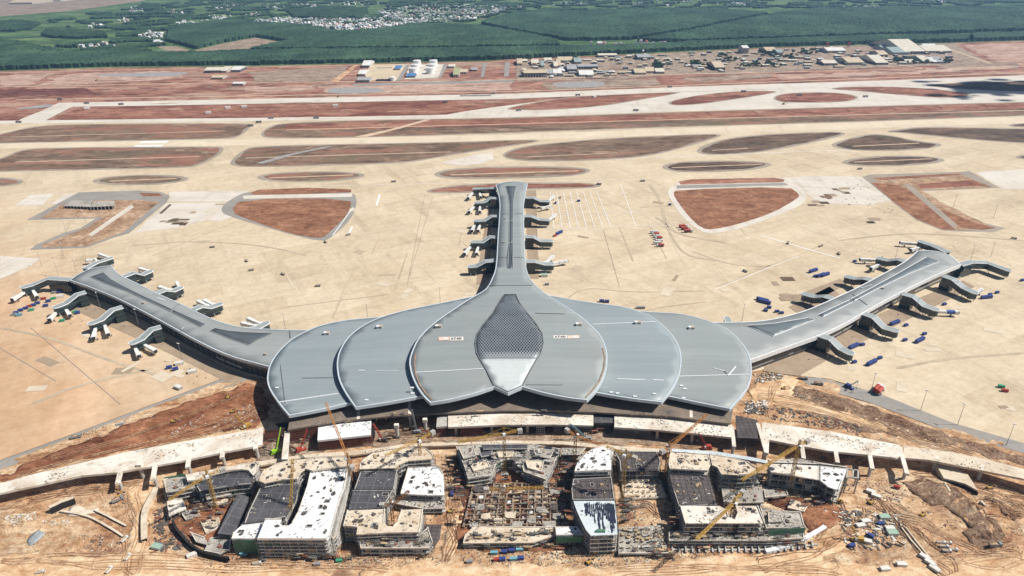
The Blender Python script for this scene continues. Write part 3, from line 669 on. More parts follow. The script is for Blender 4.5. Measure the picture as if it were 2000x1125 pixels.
wr_pl = [(1792, 490), (1810, 488.7), (1837, 492), (1860, 501), (1876, 517), (1850, 527), (1800, 550), (1750, 575), (1700, 602), (1650, 632), (1600, 655), (1550, 672), (1500, 690), (1467, 702), (1440, 708), (1340, 715), (1340, 630), (1400, 630), (1475, 629), (1525, 621), (1575, 607), (1625, 585), (1675, 562), (1725, 535), (1762, 515), (1782, 500)]
def smooth_px(pl, n, sharp=()):
    """round the outline but keep the listed points sharp"""
    out = []; m = len(pl)
    for i in range(m):
        a, b, c = Vector(pl[i-1]), Vector(pl[i]), Vector(pl[(i+1) % m])
        if tuple(pl[i]) in sharp: out.append(b)
        else: out += [b*0.78+a*0.22, b*0.78+c*0.22]
    return [(p.x, p.y) for p in out] if n <= 1 else smooth_px([(p.x, p.y) for p in out], n-1, sharp)
sharp = {(841, 786), (966, 755), (992.5, 767), (1020, 755), (1146, 781), (695, 795), (1292, 785), (565, 811), (1425, 798), (137, 547), (217, 518.5), (1792, 490), (1876, 517), (969, 361), (1030, 358)}
def roof(pl, zf, mat, name='petal_roof', step=9, thick=2.4, sk='fascia', rim=1.3, rm='rim'):
    o = PLF(smooth_px(pl, 2, sharp), zf)
    r = under(surf(name, o, zf, step, M[mat], None, thick, M[sk]))
    e = ribbon('roof_edge', o, zf, rim, thick+0.25, M[rm], r, 0.0)
    return o, r
cen_o, cen = roof(cen_pl, z_c, 'roof_mid', 'central_roof', 9, 2.6)
inl_o, inl = roof(inl_pl, z_i, 'roof_blue')
inr_o, inr = roof(inr_pl, z_i, 'roof_blue')
oul_o, oul = roof(oul_pl, z_o, 'roof_blue')
our_o, our = roof(our_pl, z_o, 'roof_mid')
wl_o, wl = roof(wl_pl, z_w, 'roof_pier', 'pier_roof', 14, 2.6, 'fascia', 1.2)
wr_o, wr = roof(wr_pl, z_w, 'roof_pier', 'pier_roof', 14, 4.2, 'white_metal', 1.2, 'white_metal')  # whiter edge than the left pier: its sunlit side put into the colour
# lattice skylight and the pale beak of the central roof
LAT_Y = PF(992, 697, z_c).y
M['lattice'] = lattice_mat()
sky_l = [(985, 575), (975, 590), (962, 612), (945, 632), (932, 652), (928, 670), (931, 690), (937, 701), (950, 722), (965, 752.5)]
sky_r = [(1007, 575), (1015, 592), (1030, 612), (1047, 632), (1059, 652), (1061, 670), (1056, 690), (1047, 703), (1032, 730), (1020.5, 752.5)]
full = sky_l + [(992.5, 765.5)] + sky_r[::-1]
zup = lambda x, y: z_c(x, y) + 0.35
def split_px(lst, yy):
    for (x0, y0), (x1, y1) in zip(lst, lst[1:]):
        if y0 <= yy <= y1: return (x0+(x1-x0)*(yy-y0)/(y1-y0), yy)
gl = [p for p in sky_l if p[1] < 700] + [split_px(sky_l, 700)]
gr = [p for p in sky_r if p[1] < 700] + [split_px(sky_r, 700)]
sk = under(surf('lattice_skylight', PLF(gl + gr[::-1], zup), zup, 6, M['lattice'], None, 0.3))
bl = [split_px(sky_l, 700.4)] + [p for p in sky_l if p[1] > 701]; br = [split_px(sky_r, 700.4)] + [p for p in sky_r if p[1] > 701]
under(surf('beak_panel', PLF(bl + [(992.5, 765.5)] + br[::-1], zup), zup, 6, M['tip_panel'], None, 0.3, M['fascia']))
ribbon('skylight_rim', PLF(full, zup), zup, 1.0, 0.3, M['soffit'], sk, 0.15)
# pier skylights (dark louvred bands let into the pier roofs)
zwu = lambda x, y: 18.25
zcu = lambda x, y: z_c(x, y) + 0.28
def pier_sky(pl, zf, mat, rim=True):
    o = PLF(pl, zf)
    s = under(surf('pier_skylight', o, zf, 8, M[mat], None, 0.2))
    if rim: ribbon('skylight_rim', o, zf, 0.7, 0.2, M['white_metal' if mat == 'louvre_r' else 'roof_pier'], s, 0.1)
pier_sky([(176, 541), (190, 536), (202, 532), (217, 546), (237, 557), (275, 576), (337, 604.5)] + [(334, 609), (250, 570), (212, 556)], zwu, 'louvre_l')
pier_sky([(338.5, 605.5), (401, 633.5), (392, 639), (335.5, 609.7)], zwu, 'louvre_l')
pier_sky([(410, 646), (420, 641), (445, 646), (476, 649), (532, 651), (510, 662), (486, 674), (450, 662)], zwu, 'louvre_l')
pier_sky([(1810, 502), (1834, 511), (1775, 535), (1712, 565), (1668, 588), (1662, 584), (1675, 577), (1750, 536), (1785, 516)], zwu, 'louvre_r')
pier_sky([(1660, 585.5), (1666, 589.5), (1607, 619), (1597, 615)], zwu, 'louvre_r')
pier_sky([(1457, 636), (1510, 632), (1577, 621), (1590, 625), (1510, 657), (1480, 645)], zwu, 'louvre_r')
pier_sky([(988, 364), (1008, 364), (1004.5, 379), (1002, 397), (1001.6, 430), (995, 430), (995.5, 400), (993, 382)], zcu, 'louvre')
pier_sky([(995, 432), (1001.6, 432), (1001.6, 473), (994.4, 473)], zcu, 'louvre')
pier_sky([(994.4, 475), (1001.6, 475), (1001.8, 524), (992, 524)], zcu, 'louvre')
# expansion joints across the roofs, white sealing strips
def roof_line(a, b, zf, w, mat, name='roof_joint', n=10, dz=0.3):
    pth = [PF(a[0]+(b[0]-a[0])*i/n, a[1]+(b[1]-a[1])*i/n, zf) for i in range(n+1)]
    return under(ribbon(name, pth, lambda x, y: zf(x, y)+dz, w, 0.25, M[mat], None, 0.0, False))
for a, b, zf, w, mt in (((978, 417.5), (992, 418), z_c, .5, 'soffit'), ((1004, 418), (1021, 417.5), z_c, .5, 'soffit'), ((974, 503), (990, 503), z_c, .5, 'soffit'), ((1004, 503), (1023, 503), z_c, .5, 'soffit'), ((951, 558), (1040, 558), z_c, .5, 'soffit'),
                        ((811, 728), (944, 720.5), z_c, .9, 'white_metal'), ((1045, 612), (1103, 613.5), z_c, .4, 'soffit'),
                        ((700, 724), (712, 724), z_i, 1.0, 'white_metal'), ((733, 724.3), (780, 724.3), z_i, .5, 'white_metal'), ((545, 786), (660, 769), z_o, .9, 'white_metal'), ((590, 739), (650, 738), z_o, .4, 'soffit'),
                        ((1157, 634), (1282, 628.5), z_i, .9, 'white_metal'), ((1205, 740.5), (1260, 742.5), z_i, 1.0, 'white_metal'), ((1275, 742.5), (1297, 743.5), z_i, 1.0, 'white_metal'),
                        ((1327, 735.5), (1465, 731.5), z_o, .9, 'white_metal'), ((1422, 734), (1437, 716), z_o, 1.0, 'white_metal'), ((1394, 719.5), (1415, 725), z_o, .8, 'white_metal'), ((1415, 725), (1421, 733), z_o, .8, 'soffit'),
                        ((329, 610), (350, 594), z_w, .4, 'soffit'), ((566, 646), (567, 660), z_w, 1.2, 'soffit'), ((1694, 596), (1665, 575), z_w, .5, 'soffit'), ((548, 713), (557, 788), z_o, .4, 'soffit'),
                        ((1027, 752), (1100, 752.5), z_c, .3, 'soffit')):
    roof_line(a, b, zf, w, mt)
# walls under the roofs
def wall(o, zf, ins, mat='glass', name='glass_wall', s=1.0, top=-2.2):
    q = inset(o, ins)
    if s != 1.0: q = scaled(q, s)
    q = [Vector((p.x, max(p.y, 522 + 0.0006*p.x*p.x))) for p in q]
    q = [p for i, p in enumerate(q) if (p-q[i-1]).length > 0.05]
    mb = MB(); n = len(q)
    vs = [(p.x, p.y, 0) for p in q] + [(p.x, p.y, zf(p.x, p.y)+top) for p in q]
    mb.add(vs, [(i, (i+1) % n, n+(i+1) % n, n+i) for i in range(n)])
    return under(mb.build(name, M[mat]))
wall(cen_o, z_c, 3.0, s=1.0); wall(inl_o, z_i, 3.5, s=0.93); wall(inr_o, z_i, 3.5, s=0.93); wall(oul_o, z_o, 4.0, s=0.92); wall(our_o, z_o, 4.0, s=0.92)
wall(wl_o, z_w, 3.5, 'pier_wall'); wall(wr_o, z_w, 3.5, 'pier_wall')
# a set-back entrance hall behind the front overhang
fh = pts([(640, 735), (800, 720), (992, 715), (1190, 720), (1360, 735), (1360, 690), (640, 690)], 14)
under(MB().prism(fh, 0, 18).build('entrance_hall', M['glass']))
# plant cabinets and lantern housings on the roof, banners
def roof_unit(px, py, zf, w, d, h, mat='white_metal', name='roof_hatch'):
    p = PF(px, py, zf); z = zf(p.x, p.y)
    mb = MB().box(p.x-w/2, p.y-d/2, z-0.6, p.x+w/2, p.y+d/2, z+h).box(p.x-w/2-.3, p.y-d/2-.3, z+h, p.x+w/2+.3, p.y+d/2+.3, z+h+.25)
    return under(mb.build(name, M[mat]))
M['hatch'] = plain('hatch_panel', (0.42, 0.36, 0.31), 0.7, 0.25, 0.6)
for q in ((639, 652.5, z_o), (742, 640, z_i), (857, 639, z_c), (1131, 635, z_c), (1246, 631.5, z_i), (1351, 641.5, z_o)):
    roof_unit(q[0], q[1], q[2], 5, 4, 2.2, 'hatch'); roof_unit(q[0]-4, q[1]+1, q[2], 2.2, 2.5, 2.6, 'white_metal')
for q in ((281, 593, z_w), (1724, 564, z_w), (986, 428, z_c), (984, 474, z_c), (519, 693, z_w)): roof_unit(q[0], q[1], q[2], 2.5, 2, 1.6, 'hatch')
for k in range(7): roof_unit(1683+k*3, 563.5-k*1.0, z_w, .8, .8, .7, 'white_metal', 'roof_vent')
for k in range(6): roof_unit(308+k*2.6, 583+k*.8, z_w, .8, .8, .6, 'white_metal', 'roof_vent')
for q in ((541, 758, z_o), (716, 782, z_i), (805, 758, z_c), (806, 769, z_i), (1331, 754, z_o), (1337, 760, z_o), (1194, 767, z_i), (1206, 769, z_i), (1240, 775, z_i), (1278, 770, z_i), (1335, 778, z_o)):
    roof_unit(q[0], q[1], q[2], 2.6, 1.2, .5, 'white_metal', 'sheet_pack')
# site banners lying on the central roof
M['banner_white'] = plain('banner_white', (0.72, 0.68, 0.62), 0.8, 0.06, 0.3)
M['banner_pink'] = plain('banner_pink', (0.66, 0.50, 0.42), 0.8, 0.15, 0.4)
M['letter'] = plain('banner_letter', (0.13, 0.13, 0.15), 0.8, 0.1, 0.5)
def roof_patch(name, px0, px1, py0, py1, zf, mat, dz=0.45, parent=None):
    vs = []
    for (x, y) in ((px0, py1), (px1, py1+(-.6)), (px1, py0-.6), (px0, py0)):
        p = PF(x, y, zf); vs.append(Vector((p.x, p.y, zf(p.x, p.y)+dz)))
    return vs
GL = {'A': [((0, 0), (.5, 1)), ((.5, 1), (1, 0)), ((.22, .4), (.78, .4))], 'T': [((.5, 0), (.5, 1)), ((0, .95), (1, .95))], 'D': [((.08, 0), (.08, 1)), ((.08, .95), (.7, .85)), ((.7, .85), (.92, .5)), ((.92, .5), (.7, .12)), ((.7, .12), (.08, .05))]}
def banner(xa, xb, xc, y0, y1, text_first, label):
    if text_first: tx0, tx1, ox0, ox1 = xa, xb, xb+.8, xc
    else: ox0, ox1, tx0, tx1 = xa, xb, xb+.8, xc
    q = roof_patch('b', tx0, tx1, y0, y1, z_c, None); c = sum(q, Vector())/4
    root = thing('banner', label, 'banner', c)
    def quad(v, mat, name):
        return mesh_obj(name, [p-c for p in v], [(0, 1, 2, 3)], mat, root)
    pan = quad(q, M['banner_white'], 'text_panel')
    q2 = roof_patch('b', ox0, ox1, y0, y1, z_c, None); op = quad(q2, M['banner_pink'], 'logo_panel')
    q3 = roof_patch('b', ox0+(ox1-ox0)*.45, ox0+(ox1-ox0)*.85, y0+1, y1-1.4, z_c, None, .6)
    mesh_obj('emblem', [p-c for p in q3], [(0, 1, 2, 3)], M['banner_white'], op)
    mb = MB()
    e1, e2 = q[1]-q[0], q[3]-q[0]; up = Vector((0, 0, .15))
    for k, ch in enumerate('ATAD'):
        for (a, b) in GL[ch]:
            f = lambda t: q[0]-c+up+e1*(.1+.205*k+t[0]*.165)+e2*(.22+.56*t[1])
            mb.bar(f(a), f(b), .95, .12)
    mb.build('lettering', M['letter'], pan)
banner(856.5, 877.5, 905, 659, 666, False, 'pale banner with dark block letters lying on the roof left of the lattice skylight')
banner(1081, 1108, 1131.5, 656, 662, True, 'pale banner with dark block letters lying on the roof right of the lattice skylight')
# scaffolding/rust strip along the inner rim of the central petal
M['rust'] = plain('rust_strip', (0.30, 0.21, 0.15), 0.9, 0.3, 0.3)
for seg in ([(812, 690), (809, 710), (812, 732), (820, 752), (831, 768), (843, 780)], [(1177, 680), (1181.5, 700), (1179, 722), (1170, 745), (1156, 764), (1144, 776)], [(1320, 745), (1311, 763), (1304, 772)]):
    zf = z_c if seg[0][0] < 1300 else z_o
    under(ribbon('gutter_strip', [PF(x, y, zf) for x, y in seg], lambda x, y: zf(x, y)+.3, 1.1, .3, M['rust'], None, 0, False))
# ---------------------------------------------------------------- gate walkways (fixed links) and their glazing
M['gate_roof'] = roof_mat('gate_roof_metal', (0.30, 0.335, 0.33), 1.2, 0.45)
M['gate_roof_lit'] = plain('gate_roof_sunlit', (0.50, 0.54, 0.54), 0.4, 0.06, 0.2, 0.5)  # paler copy of the gate roof with sunlight put into its colour
M['column'] = plain('gate_column', (0.40, 0.43, 0.43), 0.6, 0.1, 0.5)
GZ = (16.5, 16.5, 12.0, 11.5)
def gate(path, w=7.0, zs=GZ, roundend=True, nlift=7.2):
    zs = zs[-len(path):] if len(path) < 4 else zs
    q = [P3(x, y, z) for (x, y), z in zip(path, zs)]
    n = len(q); L = []; Rr = []
    for i in range(n):
        a = q[max(0, i-1)]; b = q[min(n-1, i+1)]; t = (b-a); t.z = 0; t.normalize()
        s = Vector((-t.y, t.x, 0))*w/2; L.append(q[i]+s); Rr.append(q[i]-s)
    tend = (q[-1]-q[-2]); tend.z = 0; tend.normalize(); side = Vector((-tend.y, tend.x, 0))
    endp = [q[-1] + side*math.cos(a)*w/2 + tend*math.sin(a)*w/2 for a in (R(45), R(90), R(135))] if roundend else []
    top = L + endp + Rr[::-1]
    # glazed body
    mb = MB(); m = len(top)
    body = [p + (sum(top, Vector())/m - p)*0.06 for p in top]
    vs = [(p.x, p.y, p.z-nlift) for p in body] + [(p.x, p.y, p.z-.3) for p in body]
    mb.add(vs, [((i+1) % m, i, m+i, m+(i+1) % m) for i in range(m)])
    mb.add(vs[:m], [tuple(range(m))])
    g = under(mb.build('gate_walkway', M['gate_glass']))
    # roof strips
    rb = MB()
    k = len(L)
    for i in range(k-1):
        a, b, c_, d = L[i], L[i+1], Rr[i+1], Rr[i]
        u = Vector((0, 0, .7))
        rb.add([a, b, c_, d, a+u, b+u, c_+u, d+u], [(0, 1, 2, 3), (7, 6, 5, 4), (0, 4, 5, 1), (2, 6, 7, 3), (1, 5, 6, 2), (3, 7, 4, 0)])
    if roundend:
        e = [L[-1]] + endp + [Rr[-1]]; u = Vector((0, 0, .7)); ne = len(e)
        rb.add(e + [p+u for p in e], [tuple(range(ne)), tuple(range(2*ne-1, ne-1, -1))] + [(i, ne+i, ne+i+1, i+1) for i in range(ne-1)])
    wr_ = rb.build('walkway_roof', M['gate_roof'], g)
    em = MB(); rim_ = L + endp + Rr[::-1]
    for a, b in zip(rim_, rim_[1:]): em.bar(a+Vector((0, 0, .45)), b+Vector((0, 0, .45)), .55, .9)
    em.build('roof_trim', M['white_metal'], g)
    for i, (a, b) in enumerate(((L[-1], Rr[-1]), (L[n//2], Rr[n//2]))):
        for p in (a, b):
            pp = p + (q[-1]-p)*0.2
            MB().cyl((pp.x, pp.y), .45, 0, p.z-nlift+.2, 6).build('column', M['column'], g)
    # lower plinth closing the walkway to the ground near the pier
    if n > 2:
        lo = MB()
        lo.prism([(p.x, p.y) for p in (L[0]*.95+Rr[0]*.05, L[1]*.95+Rr[1]*.05, Rr[1]*.95+L[1]*.05, Rr[0]*.95+L[0]*.05)], 0, GZ[0]-nlift-.2)
        lo.build('plinth_wall', M['gate_glass'], g)
    return g
gates = [[(168, 571), (150, 576), (128, 593), (110, 600)], [(240, 600), (219, 606), (198, 625), (179, 632)], [(315, 639), (296, 644), (277, 662), (260, 670)],
         [(140, 547), (95, 544), (65, 556), (47, 561)], [(165, 526), (187, 514), (203, 509), (215, 505)], [(240, 541), (262, 533), (278, 537), (292, 531)], [(306, 573), (322, 567), (338, 569), (351, 563)], [(378, 605), (392, 599), (410, 601), (428, 595)], [(470, 646), (490, 643), (504, 640), (519, 632)],
         [(1842, 539), (1862, 546), (1882, 562), (1903, 572)], [(1762, 574), (1785, 580), (1805, 597), (1827, 605)], [(1685, 612), (1707, 620), (1727, 640), (1748, 646)], [(1600, 655), (1622, 662), (1642, 681), (1660, 690)],
         [(1874, 518), (1895, 512), (1926, 513), (1968, 528)], [(1852, 494), (1838, 487), (1822, 480), (1798, 472)], [(1770, 512), (1755, 507), (1735, 509), (1717, 505)], [(1705, 548), (1687, 544), (1672, 545), (1655, 541)], [(1630, 585), (1610, 579), (1592, 580), (1572, 575)],
         [(971, 368), (957, 368), (942, 368.5), (928, 369)], [(972, 388), (957, 387), (946, 395), (931, 396)], [(973, 423), (960, 422.5), (946, 431), (930, 431.6)], [(972, 464.6), (957, 463), (942, 473), (924, 473)], [(969, 509), (947, 511), (930, 520), (919, 521)],
         [(1023, 386.5), (1042, 386.5), (1056, 393), (1069, 393)], [(1023, 422.6), (1038, 423), (1053, 429), (1069, 430)], [(1024, 463), (1042, 463), (1056, 470.5), (1075, 471)], [(1026, 511), (1045, 511), (1063, 516), (1077, 516)]]
for g in gates: gate(g, 9.0)
gate([(1425, 634), (1420, 622)], 7.0, (17, 17), True)
# ---------------------------------------------------------------- boarding bridges (telescopic, on wheels)
M['bridge_white'] = plain('bridge_white', (0.70, 0.69, 0.66), 0.5, 0.08, 0.4, 0.5)
M['bridge_blue'] = plain('bridge_blue', (0.05, 0.12, 0.36), 0.5, 0.15, 0.4, 0.5)
M['rubber'] = plain('dark_rubber', (0.03, 0.03, 0.032), 0.8, 0.2, 0.5)
M['steel'] = plain('grey_steel', (0.25, 0.26, 0.27), 0.5, 0.2, 0.5, 0.5)
def boarding_bridge(a, b, label, mat='bridge_white'):
    p, q = P3(*a, 6.0), P3(*b, 5.0); d = q-p; L = d.length; rz = math.atan2(d.y, d.x)
    t = thing('boarding_bridge', label, 'boarding bridge', (p.x, p.y, 0), rz, 'boarding bridges at the gates')
    m = M[mat]; k = L*0.52
    MB().cyl((0, 0), 2.2, 3.6, 7.6, 10).build('rotunda', M['bridge_white'], t)
    MB().cyl((0, 0), .6, 0, 3.6, 8).build('column', M['steel'], t)
    tn = MB().box(1.6, -1.5, 4.2, k, 1.5, 7.0).build('inner_tunnel', M['bridge_white'], t)
    tb = MB().box(k-.3, -1.85, 3.9, L-2.4, 1.85, 7.3)
    for i in range(int((L-k)/2.2)): tb.box(k+.5+i*2.2, -1.95, 3.9, k+.8+i*2.2, 1.95, 7.4)
    tb.build('outer_tunnel', m, t)
    cb = MB().box(L-2.4, -2.3, 3.6, L+1.6, 2.3, 7.2).box(L-2.2, -2.1, 7.2, L+1.2, 2.1, 7.6).build('cab', M['bridge_white'], t)
    MB().box(L+1.6, -1.8, 3.9, L+2.4, 1.8, 6.9).build('canopy', M['rubber'], cb)
    lg = MB().bar((L-5, -1.5, 0.9), (L-5, -1.2, 4.2), .5).bar((L-5, 1.5, 0.9), (L-5, 1.2, 4.2), .5).bar((L-5, -1.8, .9), (L-5, 1.8, .9), .5).build('wheel_column', M['steel'], t)
    for s in (-1.4, 1.4): MB().box(L-5.7, s-.35, 0.1, L-4.3, s+.35, 1.3).build('wheel', M['rubber'], lg)
    st = MB()
    for i in range(8): st.box(L-1-i*.45, 2.4, 3.4-i*.45, L-.55-i*.45, 3.5, 3.55-i*.45)
    st.build('service_stair', M['steel'], t)
    return t
W_, C_ = 'white boarding bridge ', ''
for a, b, l in (((52, 568), (26, 585), 'long one reaching out past the end of the left pier'), ((62, 564), (72, 580), 'short one under the curved walkway at the end of the left pier'),
                ((113, 606), (98, 624), 'outer one below the first front walkway of the left pier'), ((126, 601), (136, 616), 'inner one below the first front walkway of the left pier'),
                ((187, 639), (183, 660), 'outer one below the middle front walkway of the left pier'), ((204, 634), (211, 653), 'inner one below the middle front walkway of the left pier'),
                ((262, 676), (271, 695), 'outer one below the left pier front walkway nearest the hall'), ((277, 671), (302, 686), 'long inner one below the left pier front walkway nearest the hall'),
                ((213, 503), (195, 498), 'behind the far tip of the left pier, pointing left'), ((186, 507), (171, 510), 'short one behind the far tip of the left pier'),
                ((290, 529), (274, 526), 'behind the left pier at the second rear walkway'), ((350, 561), (346, 553), 'upright one behind the left pier at the third rear walkway'), ((336, 567), (312, 562), 'low one behind the left pier at the third rear walkway'),
                ((405, 597), (388, 590), 'left of two behind the left pier at the fourth rear walkway'), ((416, 595), (400, 588), 'right of two behind the left pier at the fourth rear walkway'),
                ((500, 637), (475, 633), 'lower of two behind the left pier next to the hall'), ((508, 632), (486, 624), 'upper of two behind the left pier next to the hall'),
                ((926, 373), (915, 387), 'outer one at the farthest left gate of the central pier'), ((936, 372), (939, 385), 'inner one at the farthest left gate of the central pier'),
                ((929, 400), (917, 414), 'outer one at the second left gate of the central pier'), ((938, 399), (937, 414), 'inner one at the second left gate of the central pier'),
                ((929, 436), (922, 451), 'outer one at the third left gate of the central pier'), ((939, 436), (934, 451), 'inner one at the third left gate of the central pier'),
                ((922, 478), (908, 496), 'outer one at the fourth left gate of the central pier'), ((935, 478), (931, 496), 'inner one at the fourth left gate of the central pier'),
                ((1069, 395), (1081, 384), 'pointing up at the farthest right gate of the central pier'), ((1058, 406), (1074, 404), 'lying low at the farthest right gate of the central pier'),
                ((1070, 431), (1084, 421), 'at the second right gate of the central pier'), ((1077, 515), (1106, 511), 'long one at the nearest right gate of the central pier'), ((1066, 513), (1079, 502), 'pointing up at the nearest right gate of the central pier'),
                ((1800, 477), (1760, 475), 'long one behind the tip of the right pier, pointing left'), ((1802, 482), (1780, 489), 'short one behind the tip of the right pier'),
                ((1717, 508), (1682, 508), 'long one at the second rear walkway of the right pier'), ((1725, 513), (1702, 525), 'slanting one at the second rear walkway of the right pier'),
                ((1905, 574), (1916, 567), 'small one at the front walkway of the right pier nearest its tip')):
    boarding_bridge(a, b, W_ + l)
boarding_bridge((1829, 608), (1868, 611), 'blue boarding bridge with white cab at a front walkway of the right pier', 'bridge_blue')
# ---------------------------------------------------------------- construction ground in front of the hall
def nz(x, y, s, o=3): return noise.fractal(Vector((x*s, y*s, 3.7)), 0.9, 2.1, o)
ridges = [([(1770, 948), (1830, 962), (1890, 1000), (1955, 1062)], 5.5, 17), ([(1905, 985), (1990, 1000)], 3.0, 20), ([(1760, 990), (1790, 1040), (1850, 1075)], 3.0, 14), ([(0, 1012), (60, 1005)], 2.5, 14),
          ([(0, 1100), (100, 1082), (150, 1062)], 2.2, 9), ([(1240, 1012), (1290, 1000)], 2.5, 17), ([(1560, 960), (1620, 985), (1600, 1040)], 2.2, 16), ([(1960, 1000), (2000, 1040)], 3.0, 18),
          ([(380, 1005), (430, 1020)], 3.0, 12), ([(1800, 905), (1900, 930)], 1.5, 12), ([(930, 930 + 60), (960, 1010)], 1.5, 12), ([(60, 960), (180, 950), (240, 965)], 2.0, 9), ([(1520, 770), (1640, 800), (1760, 840), (1900, 880)], 2.0, 10), ([(1500, 800), (1580, 815)], 2.0, 10)]
rg = [(pts(l), h, w) for l, h, w in ridges]
def segd(p, a, b):
    ab = b-a; t = max(0, min(1, (p-a).dot(ab)/max(ab.length_squared, 1e-9))); return (p-(a+ab*t)).length
apron_w = pts(apron_pl); apron_in = inset(apron_w, -5.0)
def hsite(x, y):
    if inside(apron_in, x, y): return -0.42
    h = 0.35 + 0.9*nz(x, y, 0.018) + 0.35*nz(x, y, 0.09)
    p = Vector((x, y))
    for l, hh, w in rg:
        d = min(segd(p, a, b) for a, b in zip(l, l[1:]))
        if d < w*2: h += hh*math.exp(-(d/w)**2*1.6)*(0.65+0.6*nz(x, y, 0.12))
    return max(h, -0.42)
sx0, sx1, sy0, sy1, sp = -620, 620, 285, 600, 2.4
nx, ny = int((sx1-sx0)/sp)+1, int((sy1-sy0)/sp)+1
HS = [[hsite(sx0+i*sp, sy0+j*sp) for i in range(nx)] for j in range(ny)]
def hs(x, y):
    u = (x-sx0)/sp; v = (y-sy0)/sp
    i = max(0, min(nx-2, int(u))); j = max(0, min(ny-2, int(v))); a = u-i; b = v-j
    return (HS[j][i]*(1-a)+HS[j][i+1]*a)*(1-b)+(HS[j+1][i]*(1-a)+HS[j+1][i+1]*a)*b
sv = [(sx0+i*sp, sy0+j*sp, HS[j][i]) for j in range(ny) for i in range(nx)]
sf = [(j*nx+i, j*nx+i+1, (j+1)*nx+i+1, (j+1)*nx+i) for j in range(ny-1) for i in range(nx-1)]
mesh_obj('construction_ground', sv, sf, M['site'], None, True)['kind'] = 'structure'
jit_d = [0]
def drape(name, poly, mat, dz=0.12, step=3.0, smooth=1, rag=5.0):
    poly = chaikin(poly, smooth) if smooth else poly
    q = resample(list(poly)+[poly[0]], 3.5)[:-1]
    poly = [p+Vector((noise.fractal(Vector((p.x*.07, p.y*.07, 1.0)), .8, 2, 4), noise.fractal(Vector((p.x*.07, p.y*.07, 9.0)), .8, 2, 4)))*rag for p in q]
    dz = dz + 0.006*(jit_d[0] % 17); jit_d[0] += 1
    o = surf(name, poly, lambda x, y: hs(x, y)+dz, step, mat, None, 0.3)
    o['kind'] = 'structure'; return o
M['haul'] = ground_mat('haul_road', [(0.3, (0.54, 0.34, 0.185)), (0.5, (0.66, 0.45, 0.27)), (0.7, (0.72, 0.53, 0.35))], 0.02, 0.15, 0.45, [(0.05, 0.58, 0.7, (0.42, 0.23, 0.11), 0.6)], 0.3, (0.5, 1, 1), 1.5)
M['spoil'] = ground_mat('spoil_heap', [(0.3, (0.22, 0.125, 0.08)), (0.5, (0.36, 0.225, 0.145)), (0.7, (0.50, 0.34, 0.225))], 0.03, 0.25, 0.7, [(0.05, 0.55, 0.62, (0.5, 0.35, 0.22), 0.7)], 0.8, (1, 1, 1), 1.5, 5.0)
M['mud'] = ground_mat('grey_mud', [(0.3, (0.30, 0.33, 0.34)), (0.7, (0.40, 0.41, 0.40))], 0.05, 0.2, 0.3, None, 0.0)
M['yard'] = ground_mat('yard_floor', [(0.3, (0.21, 0.155, 0.11)), (0.5, (0.31, 0.24, 0.18)), (0.7, (0.43, 0.34, 0.255))], 0.03, 0.2, 0.5, [(0.06, 0.6, 0.7, (0.27, 0.14, 0.08), 0.6)], 0.3)
drape('red_soil', pts([(-60, 955), (0, 930), (150, 869), (310, 808), (440, 762), (500, 746), (530, 790), (520, 830), (400, 852), (250, 878), (80, 920), (0, 942)]), M['red_site'])
drape('red_soil', pts([(1490, 760), (1560, 752), (1700, 793), (1850, 850), (2040, 905), (2040, 918), (1900, 885), (1780, 858), (1640, 832), (1560, 800)]), M['spoil'])
drape('haul_road', pts([(1470, 745), (1540, 735), (1570, 742), (1530, 770), (1600, 795), (1700, 820), (1740, 850), (1700, 838), (1590, 808), (1500, 790), (1460, 800)]), M['haul'], 0.3)
drape('haul_road', pts([(-60, 1100), (60, 1086), (150, 1085), (250, 1090), (262, 1010), (245, 960), (290, 930), (300, 940), (285, 1000), (285, 1090), (700, 1120), (700, 1180), (-60, 1180)]), M['haul'], 0.25)
drape('haul_road', pts([(700, 1100), (860, 1098), (960, 1105), (1180, 1110), (1500, 1080), (1640, 1040), (1700, 1000), (1740, 1010), (1660, 1070), (1560, 1100), (1800, 1095), (2060, 1075), (2060, 1180), (700, 1180)]), M['haul'], 0.25)
drape('haul_road', pts([(860, 1085), (870, 1040), (880, 990), (905, 950), (925, 960), (905, 1010), (895, 1050), (890, 1090)]), M['haul'], 0.25)
drape('yard_floor', pts([(500, 880), (560, 850), (760, 842), (1000, 836), (1300, 838), (1480, 858), (1480, 878), (1300, 872), (1000, 862), (760, 868), (600, 885), (500, 905)]), M['yard'], 0.3)
drape('yard_floor', pts([(880, 920), (1110, 900), (1125, 1000), (1120, 1080), (890, 1080), (900, 1000)]), M['red_site'], 0.26)
drape('spoil_ground', pts([(1765, 940), (1830, 950), (1882, 976), (1930, 1018), (1968, 1066), (1946, 1074), (1900, 1040), (1850, 1002), (1800, 976), (1765, 957)]), M['spoil'], 0.28)
drape('spoil_ground', pts([(1885, 1035), (1925, 1040), (1940, 1075), (1905, 1078)]), M['spoil'], 0.3)
drape('spoil_ground', pts([(1905, 970), (1960, 985), (1990, 1030), (1960, 1010)]), M['spoil'], 0.3)
drape('mud_pond', pts([(50, 1064), (56, 1046), (72, 1038), (90, 1040), (80, 1052), (62, 1064)]), M['mud'], 0.3)
drape('mud_pond', pts([(1230, 990), (1262, 985), (1268, 1000), (1240, 1005)]), M['yard'], 0.3)
drape('red_soil', pts([(320, 1010), (400, 985), (460, 975), (450, 1010), (430, 1060), (400, 1075), (350, 1050)]), M['red_site'], 0.3)
drape('red_soil', pts([(1480, 960), (1620, 985), (1660, 1010), (1600, 1050), (1570, 1050), (1560, 1000), (1490, 985)]), M['red_site'], 0.3)
